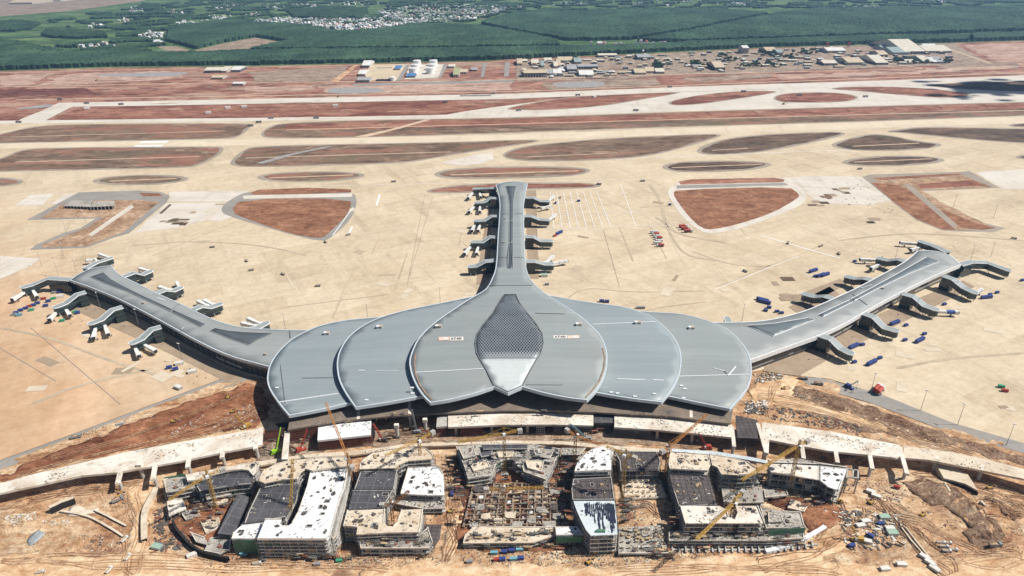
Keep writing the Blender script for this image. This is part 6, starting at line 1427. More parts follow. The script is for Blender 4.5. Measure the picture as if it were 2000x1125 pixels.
for px, py, kd, dg, l in ((476, 1066 + 18, 'cyan_box', 0, 'pale cyan container at the green netting corner'), (965, 1083, 'cyan_box', 0, 'green-grey container, left end of the upper container row at bottom centre'), (985, 1081, 'blue_box', 0, 'blue container second in the upper container row at bottom centre'), (1000, 1079, 'blue_box', 0, 'blue container third in the upper container row at bottom centre'), (1015, 1077, 'cyan_box', 0, 'pale container at the right end of the upper container row'), (970, 1096, 'red_box', 5, 'red ended container in the lower container row at bottom centre'), (981, 1096, 'blue_box', 5, 'blue container in the lower container row, left'), (1003, 1095, 'cyan_box', 5, 'pale container in the lower container row, middle'), (1017, 1094, 'blue_box', 5, 'blue container in the lower container row, right'), (917, 1100, 'steel_box', 5, 'grey container standing left of the container rows'),
                          (663, 1097, 'green_box', 8, 'bright green container below the gap right of the white U-shaped building'), (1004, 1005, 'green_box', 0, 'bright green box inside the foundation grid'), (620, 1105, 'steel_box', 5, 'grey cabin on the haul road below the U-shaped building'), (883, 968, 'blue_box', 100, 'blue container beside the pale right slab of the twin block'), (1726, 1013, 'green_cabin', 0, 'cabin with pale green roof at lower right'), (1690, 1022, 'white_cabin', 10, 'long white roofed shed left of the green roofed cabin'), (1680, 1030, 'white_cabin', 10, 'white shed just below the long white roofed shed'), (1737, 1035, 'white_cabin', 0, 'white cabin below the green roofed cabin'), (1742, 1044, 'green_cabin', 0, 'pale cabin with greenish roof, lowest beside the green roofed cabin'), (1719, 1026, 'blue_box', 10, 'dark blue container below the green roofed cabin'), (1700, 1050, 'blue_box', -50, 'blue sheeted cabin in the lower right camp'), (1663, 1068, 'blue_box', 10, 'bright blue tank box at the front of the lower right camp'), (1692, 1060, 'white_cabin', -20, 'white cabin at the front of the lower right camp'), (1700, 963, 'white_cabin', -35, 'pale cabin on the slope below the right viaduct, upper'), (1710, 972, 'white_cabin', -35, 'pale cabin on the slope below the right viaduct, lower'), (1750, 956, 'red_box', -30, 'rust coloured container under the right viaduct'), (1728, 1113, 'white_cabin', 5, 'white lorry body at the bottom right edge'), (1760, 1105, 'white_cabin', -5, 'white ribbed shed near the bottom right edge'), (1805, 1092, 'white_cabin', -55, 'white cabin in the row along the sloping track, upper'), (1815, 1103, 'white_cabin', -55, 'white cabin in the row along the sloping track, middle'), (1824, 1114, 'white_cabin', -55, 'white cabin in the row along the sloping track, lower'),
                          (308, 1072, 'green_cabin', -15, 'pale green hut beside the curved dark wall'), (376, 1088, 'white_cabin', 30, 'small white hut below the curved dark wall'), (351, 712, 'white_cabin', 20, 'white shed among yellow frames left of the hall, front'), (376, 728, 'white_cabin', 20, 'large white shed among yellow frames left of the hall'), (349, 759, 'white_cabin', -30, 'white shed with red end by the left apron road'), (331, 720, 'blue_box', 20, 'blue container left of the white sheds by the hall'), (343, 723, 'blue_box', 30, 'second blue container left of the white sheds by the hall'), (1063, 540, 'green_cabin', 0, 'hut with bright green roof beside the central pier root'), (1068, 557, 'steel_box', 0, 'grey cabin below the green roofed hut at the central pier'), (1085, 398, 'blue_box', 80, 'blue unit at the farthest right gate of the central pier'), (1092, 457, 'blue_long', 50, 'blue bridge section on the apron right of the central pier'), (1084, 462, 'red_box', 30, 'red container beside the blue section right of the central pier'), (1080, 386, 'steel_box', 90, 'dark container on the painted apron right of the central pier, left one'), (1094, 387, 'steel_box', 90, 'dark container on the painted apron right of the central pier, right one'), (1130, 394, 'blue_box', 0, 'dark blue unit on the white painted apron'), (1175, 590, 'blue_box', 0, 'blue unit behind the inner right petal'), (1185, 591, 'blue_box', 0, 'second blue unit behind the inner right petal'), (1247, 603, 'steel_box', 0, 'dark cabin behind the right petals, left one'), (1255, 603, 'steel_box', 0, 'dark cabin behind the right petals, right one'), (1955, 757, 'green_box', -20, 'green container on the far right apron'), (1962, 765, 'red_box', -20, 'rust container on the far right apron')):
    place(kd, px, py, dg, l, None, None, 0.72 if 900 < py else .9)
# ---------------------------------------------------------------- apron light masts
lm = thing('light_mast', 'x', 'light mast')
MB().cyl((0, 0), .26, 0, 22, 6, 0, .14).build('pole', M['steel'], lm)
fl = MB().box(-1.6, -.2, 21.7, 1.6, .2, 22.0).build('cross_arm', M['steel'], lm)
for x in (-1.3, -.45, .45, 1.3): MB().box(x-.3, -.4, 21.75, x+.3, .3, 22.3).build('floodlight', M['white_metal'], fl)
protos['mast'] = (lm, False)
for px, py, l in ((126, 504, 'left of the left pier tip, second from right'), (150, 533, 'tallest by the left pier tip'), (115, 539, 'left of the left pier tip, by the curved walkway'), (82, 520, 'farthest left by the left pier'), (168, 437, 'by the left trench, right'), (130, 455, 'by the left trench, left'), (860, 594, 'behind the inner left petal'), (719, 626, 'behind the outer left petal'), (558, 645, 'where the left pier meets the hall'), (357, 707, 'on the left apron near the white sheds'), (197, 604, 'at the first front walkway of the left pier'), (272, 638, 'between two front walkways of the left pier'), (366, 676, 'before the left pier near the hall'),
                  (1940, 427, 'tall one at the far right trench'), (1862, 405, 'on the pale apron by the right trench'), (1934, 503, 'right of the right pier tip, tallest'), (1895, 510, 'behind the right pier tip'), (1748, 507, 'left of the right pier rear walkways'), (1699, 659, 'at the third front walkway of the right pier'), (1615, 703, 'at the nearest front walkway of the right pier'), (1864, 574, 'at the farthest front walkway of the right pier'), (1786, 615, 'at the second front walkway of the right pier'), (1449, 628, 'behind the root of the right pier'), (952, 420, 'left of the central pier, upper'), (948, 458, 'left of the central pier, lower'), (1047, 394, 'right of the central pier, farthest'), (1047, 432, 'right of the central pier, third'), (1048, 475, 'right of the central pier, second'), (1052, 523, 'right of the central pier, nearest'), (1798, 802, 'on the road along the right apron'), (1870, 830, 'on the road along the right apron, nearer the edge'), (1965, 870, 'on the road along the right apron, at the edge'), (1700, 768, 'on the road along the right apron, nearest the hall')):
    place('mast', px, py, random.uniform(0, 180), 'thin grey light mast '+l, 'apron light masts')
# ---------------------------------------------------------------- portals, walls, and small site structures
def curved_wall(label, pl, h, w, mat, name='retaining_wall', cat='retaining wall'):
    q = chaikin(pts(pl), 2, False); c = q[len(q)//2]; c = Vector((c.x, c.y, 0)); t = thing(name, label, cat, c)
    under(ribbon('wall_face', q, lambda x, y: hs(x, y)+h, w, h+2, M[mat], None, 0, False), t, c)
    under(ribbon('coping', q, lambda x, y: hs(x, y)+h+.26, w+.5, .3, M['slab_tan'], None, 0, False), t, c)
    return t
curved_wall('dark concrete end wall of the left underpass cutting', [(101, 1003), (122, 993), (149, 984)], 6, 2.2, 'core')
curved_wall('long low curved kerb wall of the left underpass, lower one', [(119, 1001), (170, 1010), (205, 1028), (242, 1051)], 1.2, 1.0, 'conc')
curved_wall('long low curved kerb wall of the left underpass, upper one', [(186, 1000), (215, 1014), (248, 1031)], 1.2, 1.0, 'conc')
curved_wall('tan concrete barrier wall along the haul road at left', [(308, 958), (298, 975), (284, 1003), (283, 1030), (284, 1060)], 3.0, 3.5, 'slab_tan')
drape('underpass_floor', pts([(126, 998), (150, 988), (190, 1000), (178, 1010), (150, 1010)]), M['slab_tan'], .3)
pt = thing('tunnel_portal', 'curved concrete underpass portal with a dark opening, right of the spoil heaps', 'tunnel portal', (*P(1880, 968), 0)); pc = Vector((*P(1880, 968), 0))
pa = pts([(1848, 957), (1865, 961), (1890, 968), (1915, 982)]); 
under(MB().prism([p+Vector((0, 6)) for p in pa]+[p+Vector((3, 24)) for p in reversed(pa)], -1, 6.5).build('roof_slab', M['slab_tan']), pt, pc)
under(MB().prism([p+Vector((0, 5)) for p in pa]+[p+Vector((0, 5.8)) for p in reversed(pa)], -1, 5.2).build('opening_shade', M['core']), pt, pc)  # solid panel, shade of the opening put into its near-black colour
for (a, b) in (((1843, 948), (1853, 966)), ((1913, 984), (1922, 996 - 3))):
    under(MB().bar(P3(*a, 3), P3(*b, 3), 1.4, 7).build('wing_wall', M['slab_tan']), pt, pc)
tr = thing('tipped_sheet_track', 'pale timber edged trench running down the slope at lower right', 'trench lining', (*P(1790, 1060), 0)); trc = Vector((*P(1790, 1060), 0)); tr.name = 'trench_lining'
for o_ in (0, 7): under(ribbon('edge_beam', [P(x+o_, y) for x, y in ((1760, 1035), (1778, 1058), (1800, 1083), (1818, 1105), (1830, 1122))], lambda x, y: hs(x, y)+1.0, 1.0, 1.6, M['slab_tan'], None, 0, False), tr, trc)
# small unfinished concrete house at the left trench
sh = thing('unfinished_building', 'small roofless concrete building under construction in the left trench', 'unfinished building', (*P(172, 405), 0)); shc = Vector((*P(172, 405), 0))
for pl, z in (([(124, 402), (140, 392), (180, 392), (176, 404)], 5), ([(176, 404), (184, 394), (223, 392), (222, 402)], 6.5)):
    q = pts(pl, z); fm = MB()
    for p in resample(q+[q[0]], 6): fm.bar((p.x, p.y, 0), (p.x, p.y, z), .7)
    f = under(fm.build('concrete_frame', M['conc']), sh, shc)
    MB().prism(q, z-.6, z).build('roof_slab', M['slab_grey'], f)
    MB().prism(inset(q, 2), 0, z-.7).build('shade_block', M['core'], f)  # solid near-black block standing in for the shade inside
# ---------------------------------------------------------------- stacks and litter
random.seed(17)
def stack_proto(kind):
    t = thing('material_stack', 'x', 'material stack'); m = {'board': 'board', 'timber': 'timber', 'steel': 'scaff', 'white': 'corr_white', 'rust': 'scaff_red'}[kind]
    mb = MB(); n = random.randint(3, 6)
    for i in range(n):
        a = random.uniform(-.5, .5); x, y = random.uniform(-1.2, 1.2), random.uniform(-1.0, 1.0)
        mb.rbox((x, y), (math.cos(a), math.sin(a)), random.uniform(.8, 2.0), random.uniform(.3, .9), 0.0, random.uniform(.4, 1.3))
    mb.build('bundle', M[m], t)
    MB().rbox((0, 0), (1, .1), 1.6, .9, -.05, .22).build('pallet', M['timber'], t)
    return t
for kd in ('board', 'timber', 'steel', 'white', 'rust'): protos['st_'+kd] = (stack_proto(kd), False)
wts = {'slab_tan': ('board', 'steel', 'timber', 'board'), 'slab_white': ('board', 'steel', 'timber', 'white'), 'slab_cold': ('board', 'steel', 'board'), 'slab_grey': ('board', 'steel', 'timber', 'rust', 'white'), 'slab_dark': ('steel', 'white'), 'slab_rebar': ('steel', 'timber')}
KN = {'board': 'dark formwork boards', 'timber': 'pale timber', 'steel': 'grey scaffold tubes', 'white': 'white sheets', 'rust': 'rusty shoring'}
nst = 0
for bd in roofs:
    hostl = bd.root['label']
    short = {b1: 'low curved dark roof', b2: 'white U-shaped building', b3: 'twin dark decked building', b4: 'horseshoe shell', b5: 'low front building on columns', b6: 'white topped curved building', b7: 'dark rebar block', b8: 'pale ground slab', b9: 'largest right building', b10: 'rightmost long white building'}.get(bd)
    if not short: continue
    for poly, z, top in bd.blocks:
        if top not in wts: continue
        q = inset(poly, 2.5); ar = abs(area2(poly))/2
        xs = [p[0] for p in poly]; ys = [p[1] for p in poly]
        n = int(ar/(70 if top in ('slab_tan', 'slab_grey') else 110 if top != 'slab_dark' else 300)); tries = 0
        while n > 0 and tries < 500 and nst < 290:
            tries += 1
            x, y = random.uniform(min(xs), max(xs)), random.uniform(min(ys), max(ys))
            if not inside(q, x, y): continue
            kd = random.choice(wts[top]); src, used = protos['st_'+kd]; n -= 1; nst += 1
            lb = 'small stack of '+KN[kd]+' on the '+short
            if used: dup(src, (x, y, z+.02), random.uniform(0, 6.3), lb, 'stacks on the '+short, random.uniform(.4, .85))
            else:
                protos['st_'+kd] = (src, True); src.location = (x, y, z+.02); src.scale = (.7,)*3; src['label'] = lb; src['group'] = 'stacks on the '+short
# thickets of props, starter bars and loose scaffold bays between the blocks
random.seed(101)
pr = {k: MB() for k in ('scaff', 'scaff_red', 'timber', 'conc')}
def props(pl, n, kinds=('scaff', 'scaff', 'scaff_red', 'timber'), h0=1.5, h1=6.0, z=None):
    poly = pts(pl, z or 0); xs = [p.x for p in poly]; ys = [p.y for p in poly]; k = t_ = 0
    cl = [(random.uniform(min(xs), max(xs)), random.uniform(min(ys), max(ys))) for _ in range(max(2, n//6))]
    while k < n and t_ < n*10:
        t_ += 1; c = random.choice(cl); x, y = random.gauss(c[0], 4.5), random.gauss(c[1], 3.5)
        if not inside(poly, x, y): continue
        k += 1; z0 = z if z else hs(x, y); h = random.uniform(h0, h1); m = pr[random.choice(kinds)]; a = random.uniform(-.2, .2); u = (math.cos(a)*1.8, math.sin(a)*1.8); nn = random.randint(2, 5)
        for i in range(nn):
            m.bar((x+u[0]*i, y+u[1]*i, z0-.2), (x+u[0]*i+random.uniform(-.25, .25), y+u[1]*i+random.uniform(-.2, .2), z0+h*random.uniform(.7, 1)), .19)
        for q in (.45, .9): m.bar((x, y, z0+h*q), (x+u[0]*(nn-1), y+u[1]*(nn-1), z0+h*q), .15)
        if random.random() < .35: m.rbox((x+u[0]*nn/2, y+u[1]*nn/2), u, 1.2*nn/2, .8, z0+h*.9, z0+h*.9+.25)
for a in (([(866, 895), (905, 900), (915, 950), (900, 985), (868, 975)], 90), ([(1085, 888), (1125, 895), (1116, 935), (1112, 1030), (1085, 1030), (1070, 945)], 130), ([(1208, 924), (1292, 924), (1302, 940), (1210, 940)], 50), ([(1206, 976), (1225, 980), (1225, 1028), (1206, 1028)], 40), ([(1288, 925), (1308, 925), (1330, 1040), (1306, 1040)], 70),
          ([(1395, 930), (1480, 930), (1490, 985), (1400, 985)], 80), ([(1490, 935), (1600, 950), (1640, 975), (1575, 1000), (1490, 985)], 110), ([(320, 965), (395, 960), (460, 960), (445, 1000), (400, 1040), (345, 1010)], 110), ([(900, 1062), (1140, 1062), (1140, 1074), (900, 1076)], 60), ([(1206, 1080), (1310, 1080), (1310, 1094), (1206, 1092)], 40), ([(500, 1090), (660, 1090), (850, 1086), (850, 1094), (500, 1098)], 70), ([(1310, 1058), (1560, 1058), (1560, 1072), (1310, 1080)], 80),
          ([(560, 862), (850, 846), (1160, 838), (1440, 860), (1440, 868), (1160, 850), (850, 856), (560, 880)], 130), ([(500, 855), (560, 850), (560, 890), (505, 895)], 24), ([(740, 838), (850, 836), (850, 850), (740, 855)], 30), ([(1440, 862), (1640, 885), (1700, 905), (1690, 915), (1500, 885), (1440, 872)], 60), ([(905, 945), (1110, 940), (1100, 1035), (910, 1035)], 130)):
    props(*a)
for a in (([(895, 874), (1090, 876), (1066, 936), (912, 934)], 90, ('scaff', 'conc'), 1.0, 3.5, 11), ([(1210, 1032), (1292, 1030), (1304, 1080), (1210, 1080)], 60, ('scaff', 'conc', 'timber'), 1.0, 3.0, 3.5), ([(1306, 1042), (1560, 1038), (1566, 1052), (1306, 1054)], 90, ('scaff', 'scaff', 'timber'), 1.0, 4.0, 8.1), ([(704, 1050), (820, 1046), (840, 1068), (706, 1070)], 50, ('scaff', 'timber'), 1.0, 4.0, 8.1), ([(908, 1046), (1080, 1034), (1080, 1046), (906, 1058)], 50, ('scaff', 'timber'), .8, 2.5, 6.6), ([(570, 812), (1420, 800), (1420, 820), (1000, 802), (570, 834)], 60, ('scaff', 'timber'), .8, 3.0, 16)):
    props(*a)
for k, mb in pr.items():
    if mb.v: mb.build('shoring_props', M[k])['kind'] = 'stuff'
# uncountable rubble, offcuts and dropped boards over the site and the decks
lit = {k: MB() for k in ('board', 'corr_white', 'timber', 'scaff', 'scaff_red')}
def litter(pl, n, zf=None, smin=.2, smax=1.0, kinds=('board', 'board', 'timber', 'scaff', 'board', 'corr_white'), z=None):
    n = int(n*1.7); smax *= .62
    poly = pts(pl, z or 0); xs = [p.x for p in poly]; ys = [p.y for p in poly]
    cl = [(random.uniform(min(xs), max(xs)), random.uniform(min(ys), max(ys))) for _ in range(max(2, n//14))]
    k = 0; tr_ = 0
    while k < n and tr_ < n*8:
        tr_ += 1
        if random.random() < .75:
            c = random.choice(cl); x, y = random.gauss(c[0], 5), random.gauss(c[1], 4)
        else: x, y = random.uniform(min(xs), max(xs)), random.uniform(min(ys), max(ys))
        if not inside(poly, x, y): continue
        z0 = z if z else hs(x, y); a = random.uniform(0, 3.14); s_ = random.uniform(smin, smax)
        lit[random.choice(kinds)].rbox((x, y), (math.cos(a), math.sin(a)), s_*random.uniform(.8, 2.2), s_*random.uniform(.25, .6), z0-.1, z0+s_*random.uniform(.25, .8)); k += 1
litter([(500, 1085), (700, 1090), (880, 1088), (880, 1110), (500, 1112)], 260)
litter([(400, 1085), (480, 1092), (500, 1125), (400, 1125)], 90)
litter([(900, 1070), (1200, 1082), (1320, 1085), (1320, 1112), (1150, 1110), (900, 1100)], 420)
litter([(1310, 1060), (1560, 1058), (1620, 1040), (1600, 1075), (1450, 1100), (1320, 1090)], 260)
litter([(860, 890), (900, 895), (920, 960), (900, 1000), (870, 960)], 160); litter([(1085, 890), (1125, 900), (1115, 1010), (1085, 1010)], 190, kinds=('board', 'scaff_red', 'timber', 'scaff'))
litter([(905, 945), (1110, 940), (1100, 1035), (910, 1035)], 420, kinds=('board', 'scaff_red', 'scaff_red', 'timber', 'corr_white'))
litter([(1205, 925), (1300, 925), (1305, 1030), (1210, 1030)], 200); litter([(1290, 930), (1310, 930), (1330, 1050), (1300, 1040)], 120)
litter([(1490, 935), (1640, 985), (1660, 1010), (1570, 1050), (1480, 985)], 260, kinds=('board', 'scaff_red', 'timber', 'scaff'))
litter([(1640, 1000), (1760, 1000), (1770, 1070), (1650, 1075)], 300, smax=2.2); litter([(1690, 930), (1780, 940), (1760, 990), (1690, 975)], 90)
litter([(1455, 785), (1500, 783), (1495, 812), (1455, 808)], 130, smax=2.2, kinds=('board', 'scaff', 'corr_white')); litter([(1505, 795), (1680, 830), (1690, 855), (1640, 840), (1500, 818)], 240, smax=2.0, kinds=('board', 'timber', 'scaff_red', 'scaff'))
litter([(1470, 730), (1530, 725), (1530, 745), (1475, 750)], 120, smax=2.2, kinds=('corr_white', 'scaff', 'timber', 'board')); litter([(1480, 745), (1560, 760), (1620, 790), (1560, 790)], 70)
litter([(300, 985), (340, 1010), (370, 1065), (300, 1090)], 130, smax=2.4, kinds=('board', 'scaff', 'scaff_red')); litter([(160, 1045), (250, 1050), (230, 1080), (160, 1075)], 70)
litter([(560, 865), (850, 850), (1200, 850), (1440, 865), (1440, 875), (1200, 860), (850, 862), (560, 885)], 300); litter([(480, 790), (515, 800), (515, 830), (400, 850), (440, 810)], 170, kinds=('board', 'corr_white', 'scaff', 'timber'))
litter([(330, 1000), (460, 970), (440, 1050), (400, 1075), (350, 1045)], 130, smax=1.3); litter([(690, 1000), (668, 1000), (650, 1090), (690, 1090)], 130); litter([(560, 1020), (600, 940), (590, 1000)], 30); litter([(1100, 1045), (1150, 1050), (1150, 1085), (1090, 1080)], 120)
litter([(5, 1015), (70, 1004), (75, 1012), (30, 1032)], 90, smax=1.6, kinds=('timber', 'corr_white')); litter([(80, 1018), (140, 1018), (130, 1030), (85, 1025)], 40, kinds=('timber', 'corr_white'))
litter([(330, 845), (410, 805), (430, 815), (340, 860)], 60, kinds=('timber', 'corr_white', 'board')); litter([(100, 860), (300, 810), (310, 830), (110, 880)], 40)
for pl, z, n in (([(280, 880), (500, 842), (508, 866), (300, 905)], 12.55, 130), ([(0, 946), (240, 886), (240, 915), (0, 960)], 12.55, 60), ([(625, 833), (722, 823), (722, 847), (625, 857)], 12.55, 30), ([(880, 811), (1155, 808), (1155, 829), (880, 832)], 12.55, 150), ([(1203, 813), (1425, 830), (1425, 851), (1203, 832)], 12.55, 170),
                 ([(1492, 828), (1755, 871), (1755, 890), (1495, 854)], 12.55, 230), ([(1770, 873), (1990, 915), (1985, 930), (1770, 892)], 12.05, 50), ([(570, 815), (1420, 800), (1420, 822), (1000, 800), (570, 836)], 16.05, 240), ([(512, 900), (690, 884), (800, 868), (990, 862), (1290, 878), (990, 865), (800, 871), (690, 888)], 5.05, 60)):
    litter(pl, int(n*.6), z=z, smin=.15, smax=.8, kinds=('board', 'board', 'scaff', 'timber'))
litter([(340, 725), (420, 712), (440, 735), (400, 752), (340, 750)], 120, smin=.5, smax=1.6, kinds=('timber', 'timber', 'corr_white', 'board')); litter([(130, 610), (190, 605), (195, 630), (140, 640)], 110, smax=1.6, kinds=('scaff', 'corr_white', 'timber', 'board'))
litter([(1040, 370), (1110, 380), (1110, 490), (1040, 500)], 120, smax=1.6, kinds=('board', 'corr_white', 'scaff_red', 'timber')); litter([(1660, 480), (1720, 485), (1730, 520), (1660, 515)], 140, smax=1.8, kinds=('corr_white', 'corr_white', 'scaff', 'board')); litter([(1530, 560), (1640, 545), (1640, 580), (1560, 600)], 120, smax=1.4, kinds=('board', 'scaff', 'scaff_red'))
litter([(1600, 350), (1700, 350), (1740, 400), (1640, 400)], 120, smin=.6, smax=2.4, kinds=('board', 'corr_white', 'scaff', 'timber')); litter([(1690, 400), (1760, 400), (1770, 430), (1720, 425)], 70, smax=1.8); litter([(1540, 640), (1660, 590), (1760, 560), (1770, 575), (1650, 640), (1560, 690)], 190, kinds=('timber', 'board', 'scaff_red'))
litter([(1850, 470), (1980, 470), (1990, 540), (1880, 500)], 90, smax=1.4, kinds=('scaff', 'board')); litter([(220, 690), (300, 690), (300, 720), (230, 715)], 60, smax=1.2)
for bd in roofs:
    for poly, z, top in bd.blocks:
        q = inset(poly, .8); xs = [p[0] for p in poly]; ys = [p[1] for p in poly]
        n = int(abs(area2(poly))/2/{'slab_grey': 7, 'slab_tan': 10, 'slab_white': 14, 'slab_cold': 16}.get(top, 30)); cl = [(random.uniform(min(xs), max(xs)), random.uniform(min(ys), max(ys))) for _ in range(max(2, n//9))]
        for _ in range(n):
            c = random.choice(cl); x, y = random.gauss(c[0], 3.2), random.gauss(c[1], 2.4)
            if not inside(q, x, y): continue
            a = random.uniform(0, 3.14); s_ = random.uniform(.18, .62)
            lit[random.choice(('board', 'board', 'scaff', 'timber', 'corr_white'))].rbox((x, y), (math.cos(a), math.sin(a)), s_*random.uniform(.8, 2.4), s_*random.uniform(.25, .7), z-.05, z+s_*random.uniform(.3, 1.0))
litter([(905, 945), (1110, 940), (1100, 1035), (910, 1035)], 300, smin=.4, kinds=('board', 'scaff_red', 'scaff', 'timber', 'scaff_red'))
litter([(300, 940), (500, 905), (700, 890), (880, 880), (1120, 885), (1300, 885), (1500, 905), (1680, 935), (1680, 1000), (1580, 1070), (1300, 1085), (880, 1085), (430, 1085), (320, 1010)], 1500, smin=.2, smax=1.3, kinds=('board', 'board', 'scaff', 'scaff_red', 'timber'))
litter([(0, 960), (300, 930), (300, 1120), (0, 1120)], 160, smax=.9, kinds=('board', 'timber')); litter([(1660, 930), (2000, 960), (2000, 1120), (1660, 1120)], 320, smax=1.0, kinds=('board', 'timber', 'scaff_red'))
for k, mb in lit.items():
    if mb.v: mb.build('rubble_litter', M[k])['kind'] = 'stuff'

assert True
# ---------------------------------------------------------------- plantations and woods beyond the airfield
def foliage_mat(name, c0, c1, c2, s1=0.01, rows=None):
    m, nt, b = node_mat(name, 0.9, 0.15); t = NT(nt)
    v = t.coord(True)
    c = t.ramp(t.noise(v, s1, 5, 0.6, 0.5), [(0.3, c0), (0.5, c1), (0.72, c2)])
    c = t.mix(0.5, c, t.ramp(t.noise(t.mapping(v, (1, .35, 1), (0, 0, 0.5)), 0.004, 7, 0.7, 0.8), [(0.3, 0.08), (0.5, 0.5), (0.7, 0.95)]), 'SOFT_LIGHT')
    c = t.mix(0.6, c, t.ramp(t.noise(v, 0.11, 4, 0.75), [(0.3, 0.12), (0.55, 0.5), (0.75, 0.95)]), 'SOFT_LIGHT')
    nt.links.new(c, b.inputs['Base Color'])
    return m
M['rubber_wood'] = foliage_mat('plantation_leaves', (0.025, 0.053, 0.032), (0.040, 0.080, 0.044), (0.058, 0.106, 0.052), 0.003)
M['wood'] = foliage_mat('wood_leaves', (0.016, 0.036, 0.020), (0.032, 0.066, 0.030), (0.060, 0.10, 0.042), 0.012)
M['leaf'] = plain('tree_leaves', (0.055, 0.095, 0.04), 0.9, 0.45, 0.25, 0.1)
M['trunk'] = plain('tree_bark', (0.10, 0.075, 0.055), 0.9, 0.2, 0.5)
rnd = np.random.default_rng(4)
def inside_np(poly, X, Y):
    r = np.zeros(X.shape, bool); n = len(poly); j = n-1
    for i in range(n):
        xi, yi = poly[i]; xj, yj = poly[j]
        cnd = ((yi > Y) != (yj > Y)) & (X < (xj-xi)*(Y-yi)/(yj-yi+1e-12)+xi)
        r ^= cnd; j = i
    return r
def canopy(name, px, h, mat, step, jitter, parent=None, clump=0.0, xlim=4200):
    """a closed tree canopy: one crown bump per cell, ragged edges down to the ground"""
    poly = [(max(-xlim, min(xlim, p.x)), p.y) for p in pts(px)]
    xs = [p[0] for p in poly]; ys = [p[1] for p in poly]
    gx_ = np.arange(min(xs), max(xs)+step, step); gy_ = np.arange(min(ys), max(ys)+step, step)
    X, Y = np.meshgrid(gx_, gy_)
    cell = inside_np(poly, X[:-1, :-1]+step/2, Y[:-1, :-1]+step/2)
    if clump:
        nzv = np.array([[noise.noise(Vector((x*.008, y*.008, h))) for x in gx_[:-1]] for y in gy_[:-1]])
        cell &= nzv > clump
    ny_, nx_ = X.shape
    VX = X + rnd.uniform(-.38, .38, X.shape)*step; VY = Y + rnd.uniform(-.38, .38, X.shape)*step
    VZ = h + rnd.uniform(-jitter, jitter, X.shape)
    idx = np.arange(ny_*nx_).reshape(ny_, nx_)
    jj, ii = np.nonzero(cell)
    q = np.stack([idx[jj, ii], idx[jj, ii+1], idx[jj+1, ii+1], idx[jj+1, ii]], 1)
    vs = np.stack([VX.ravel(), VY.ravel(), VZ.ravel()], 1)
    pad = np.zeros((cell.shape[0]+2, cell.shape[1]+2), bool); pad[1:-1, 1:-1] = cell
    ex = []
    for dj, di, a, b in ((-1, 0, 0, 1), (0, 1, 1, 2), (1, 0, 2, 3), (0, -1, 3, 0)):
        nb = pad[jj+1+dj, ii+1+di]
        ex.append(np.stack([q[~nb, b], q[~nb, a]], 1))
    ex = np.concatenate(ex) if len(ex) else np.zeros((0, 2), int)
    N = len(vs); low = vs.copy(); low[:, 2] = -0.5
    used = np.unique(np.concatenate([q.ravel(), ex.ravel(), ex.ravel()+N]))
    mp = np.full(2*N, -1); mp[used] = np.arange(len(used))
    allv = np.concatenate([vs, low])[used]
    faces = np.concatenate([mp[q], mp[np.stack([ex[:, 0], ex[:, 1], ex[:, 1]+N, ex[:, 0]+N], 1)]])
    me = bpy.data.meshes.new(name); me.from_pydata(allv.tolist(), [], faces.tolist()); me.materials.append(M[mat]); me.update()
    o = bpy.data.objects.new(name, me); C.objects.link(o); o['kind'] = 'stuff'
    return o
canopy('plantation_wood', [(-300, 148), (0, 137), (210, 130), (500, 127), (640, 124), (960, 117), (1280, 102), (1500, 91.5), (1890, 81.5), (1895, 72), (1700, 74), (1350, 86.5), (1280, 92), (1100, 95.5), (900, 99), (640, 101), (480, 103), (400, 107), (330, 107.5), (150, 106), (-300, 103)], 15, 'rubber_wood', 8.0, 3.0)
canopy('plantation_wood', [(1899, 81), (2150, 74), (2150, 62), (1899, 70)], 15, 'rubber_wood', 8.0, 3.0)
canopy('plantation_wood', [(488, 100.5), (640, 98.5), (900, 96), (1092, 92), (1090, 83), (1040, 72), (1000, 64), (930, 53), (850, 50), (800, 52), (740, 60), (690, 64), (640, 63), (590, 53), (540, 49), (480, 45), (430, 43), (350, 54), (330, 64), (325, 80), (383, 96), (440, 82.5), (500, 72.5), (535, 78), (566, 83), (525, 92)], 15, 'rubber_wood', 9.0, 3.2)
canopy('plantation_wood', [(940, 47), (1000, 60), (1040, 68), (1110, 80), (1230, 78), (1345, 60), (1500, 29), (1400, 20), (1200, 22), (1000, 29)], 15, 'rubber_wood', 10.0, 3.4)
canopy('plantation_wood', [(1245, 81), (1362, 61), (1512, 29), (1600, 19), (1800, 17), (2150, 14), (2150, 56), (1700, 70), (1500, 77.5), (1352, 82.5)], 15, 'rubber_wood', 10.0, 3.4)
for i, px in enumerate(([(-200, 103), (-200, 78), (0, 77), (60, 90), (130, 103), (80, 104)], [(82, 70), (90, 62), (140, 60), (200, 64), (210, 74), (150, 76), (100, 74)], [(160, 100), (200, 94), (280, 98), (300, 105), (170, 106)], [(0, 62), (0, 44), (40, 42), (80, 47), (60, 58), (30, 62)],
                          [(560, 22), (640, 14), (715, 18), (720, 32), (660, 38), (620, 36), (575, 35)], [(270, 20), (280, 8), (310, 10), (320, 20)], [(110, 92), (160, 86), (200, 84), (200, 90), (140, 94)], [(745, 36), (700, 39), (690, 34), (740, 30)])):
    canopy('distant_wood', px, 12, 'wood', 10.0, 3.5)
canopy('distant_wood', [(90, 42), (150, 30), (240, 18), (330, 8), (400, -6), (2150, -14), (2150, 14), (1800, 16), (1500, 16), (1200, 20), (1000, 27), (950, 20), (800, 10), (720, 14), (700, 30), (560, 33), (480, 43), (350, 52), (330, 90), (250, 102), (200, 96), (240, 60), (150, 56), (110, 50)], 8.5, 'wood', 13.0, 4.0, clump=0.07)
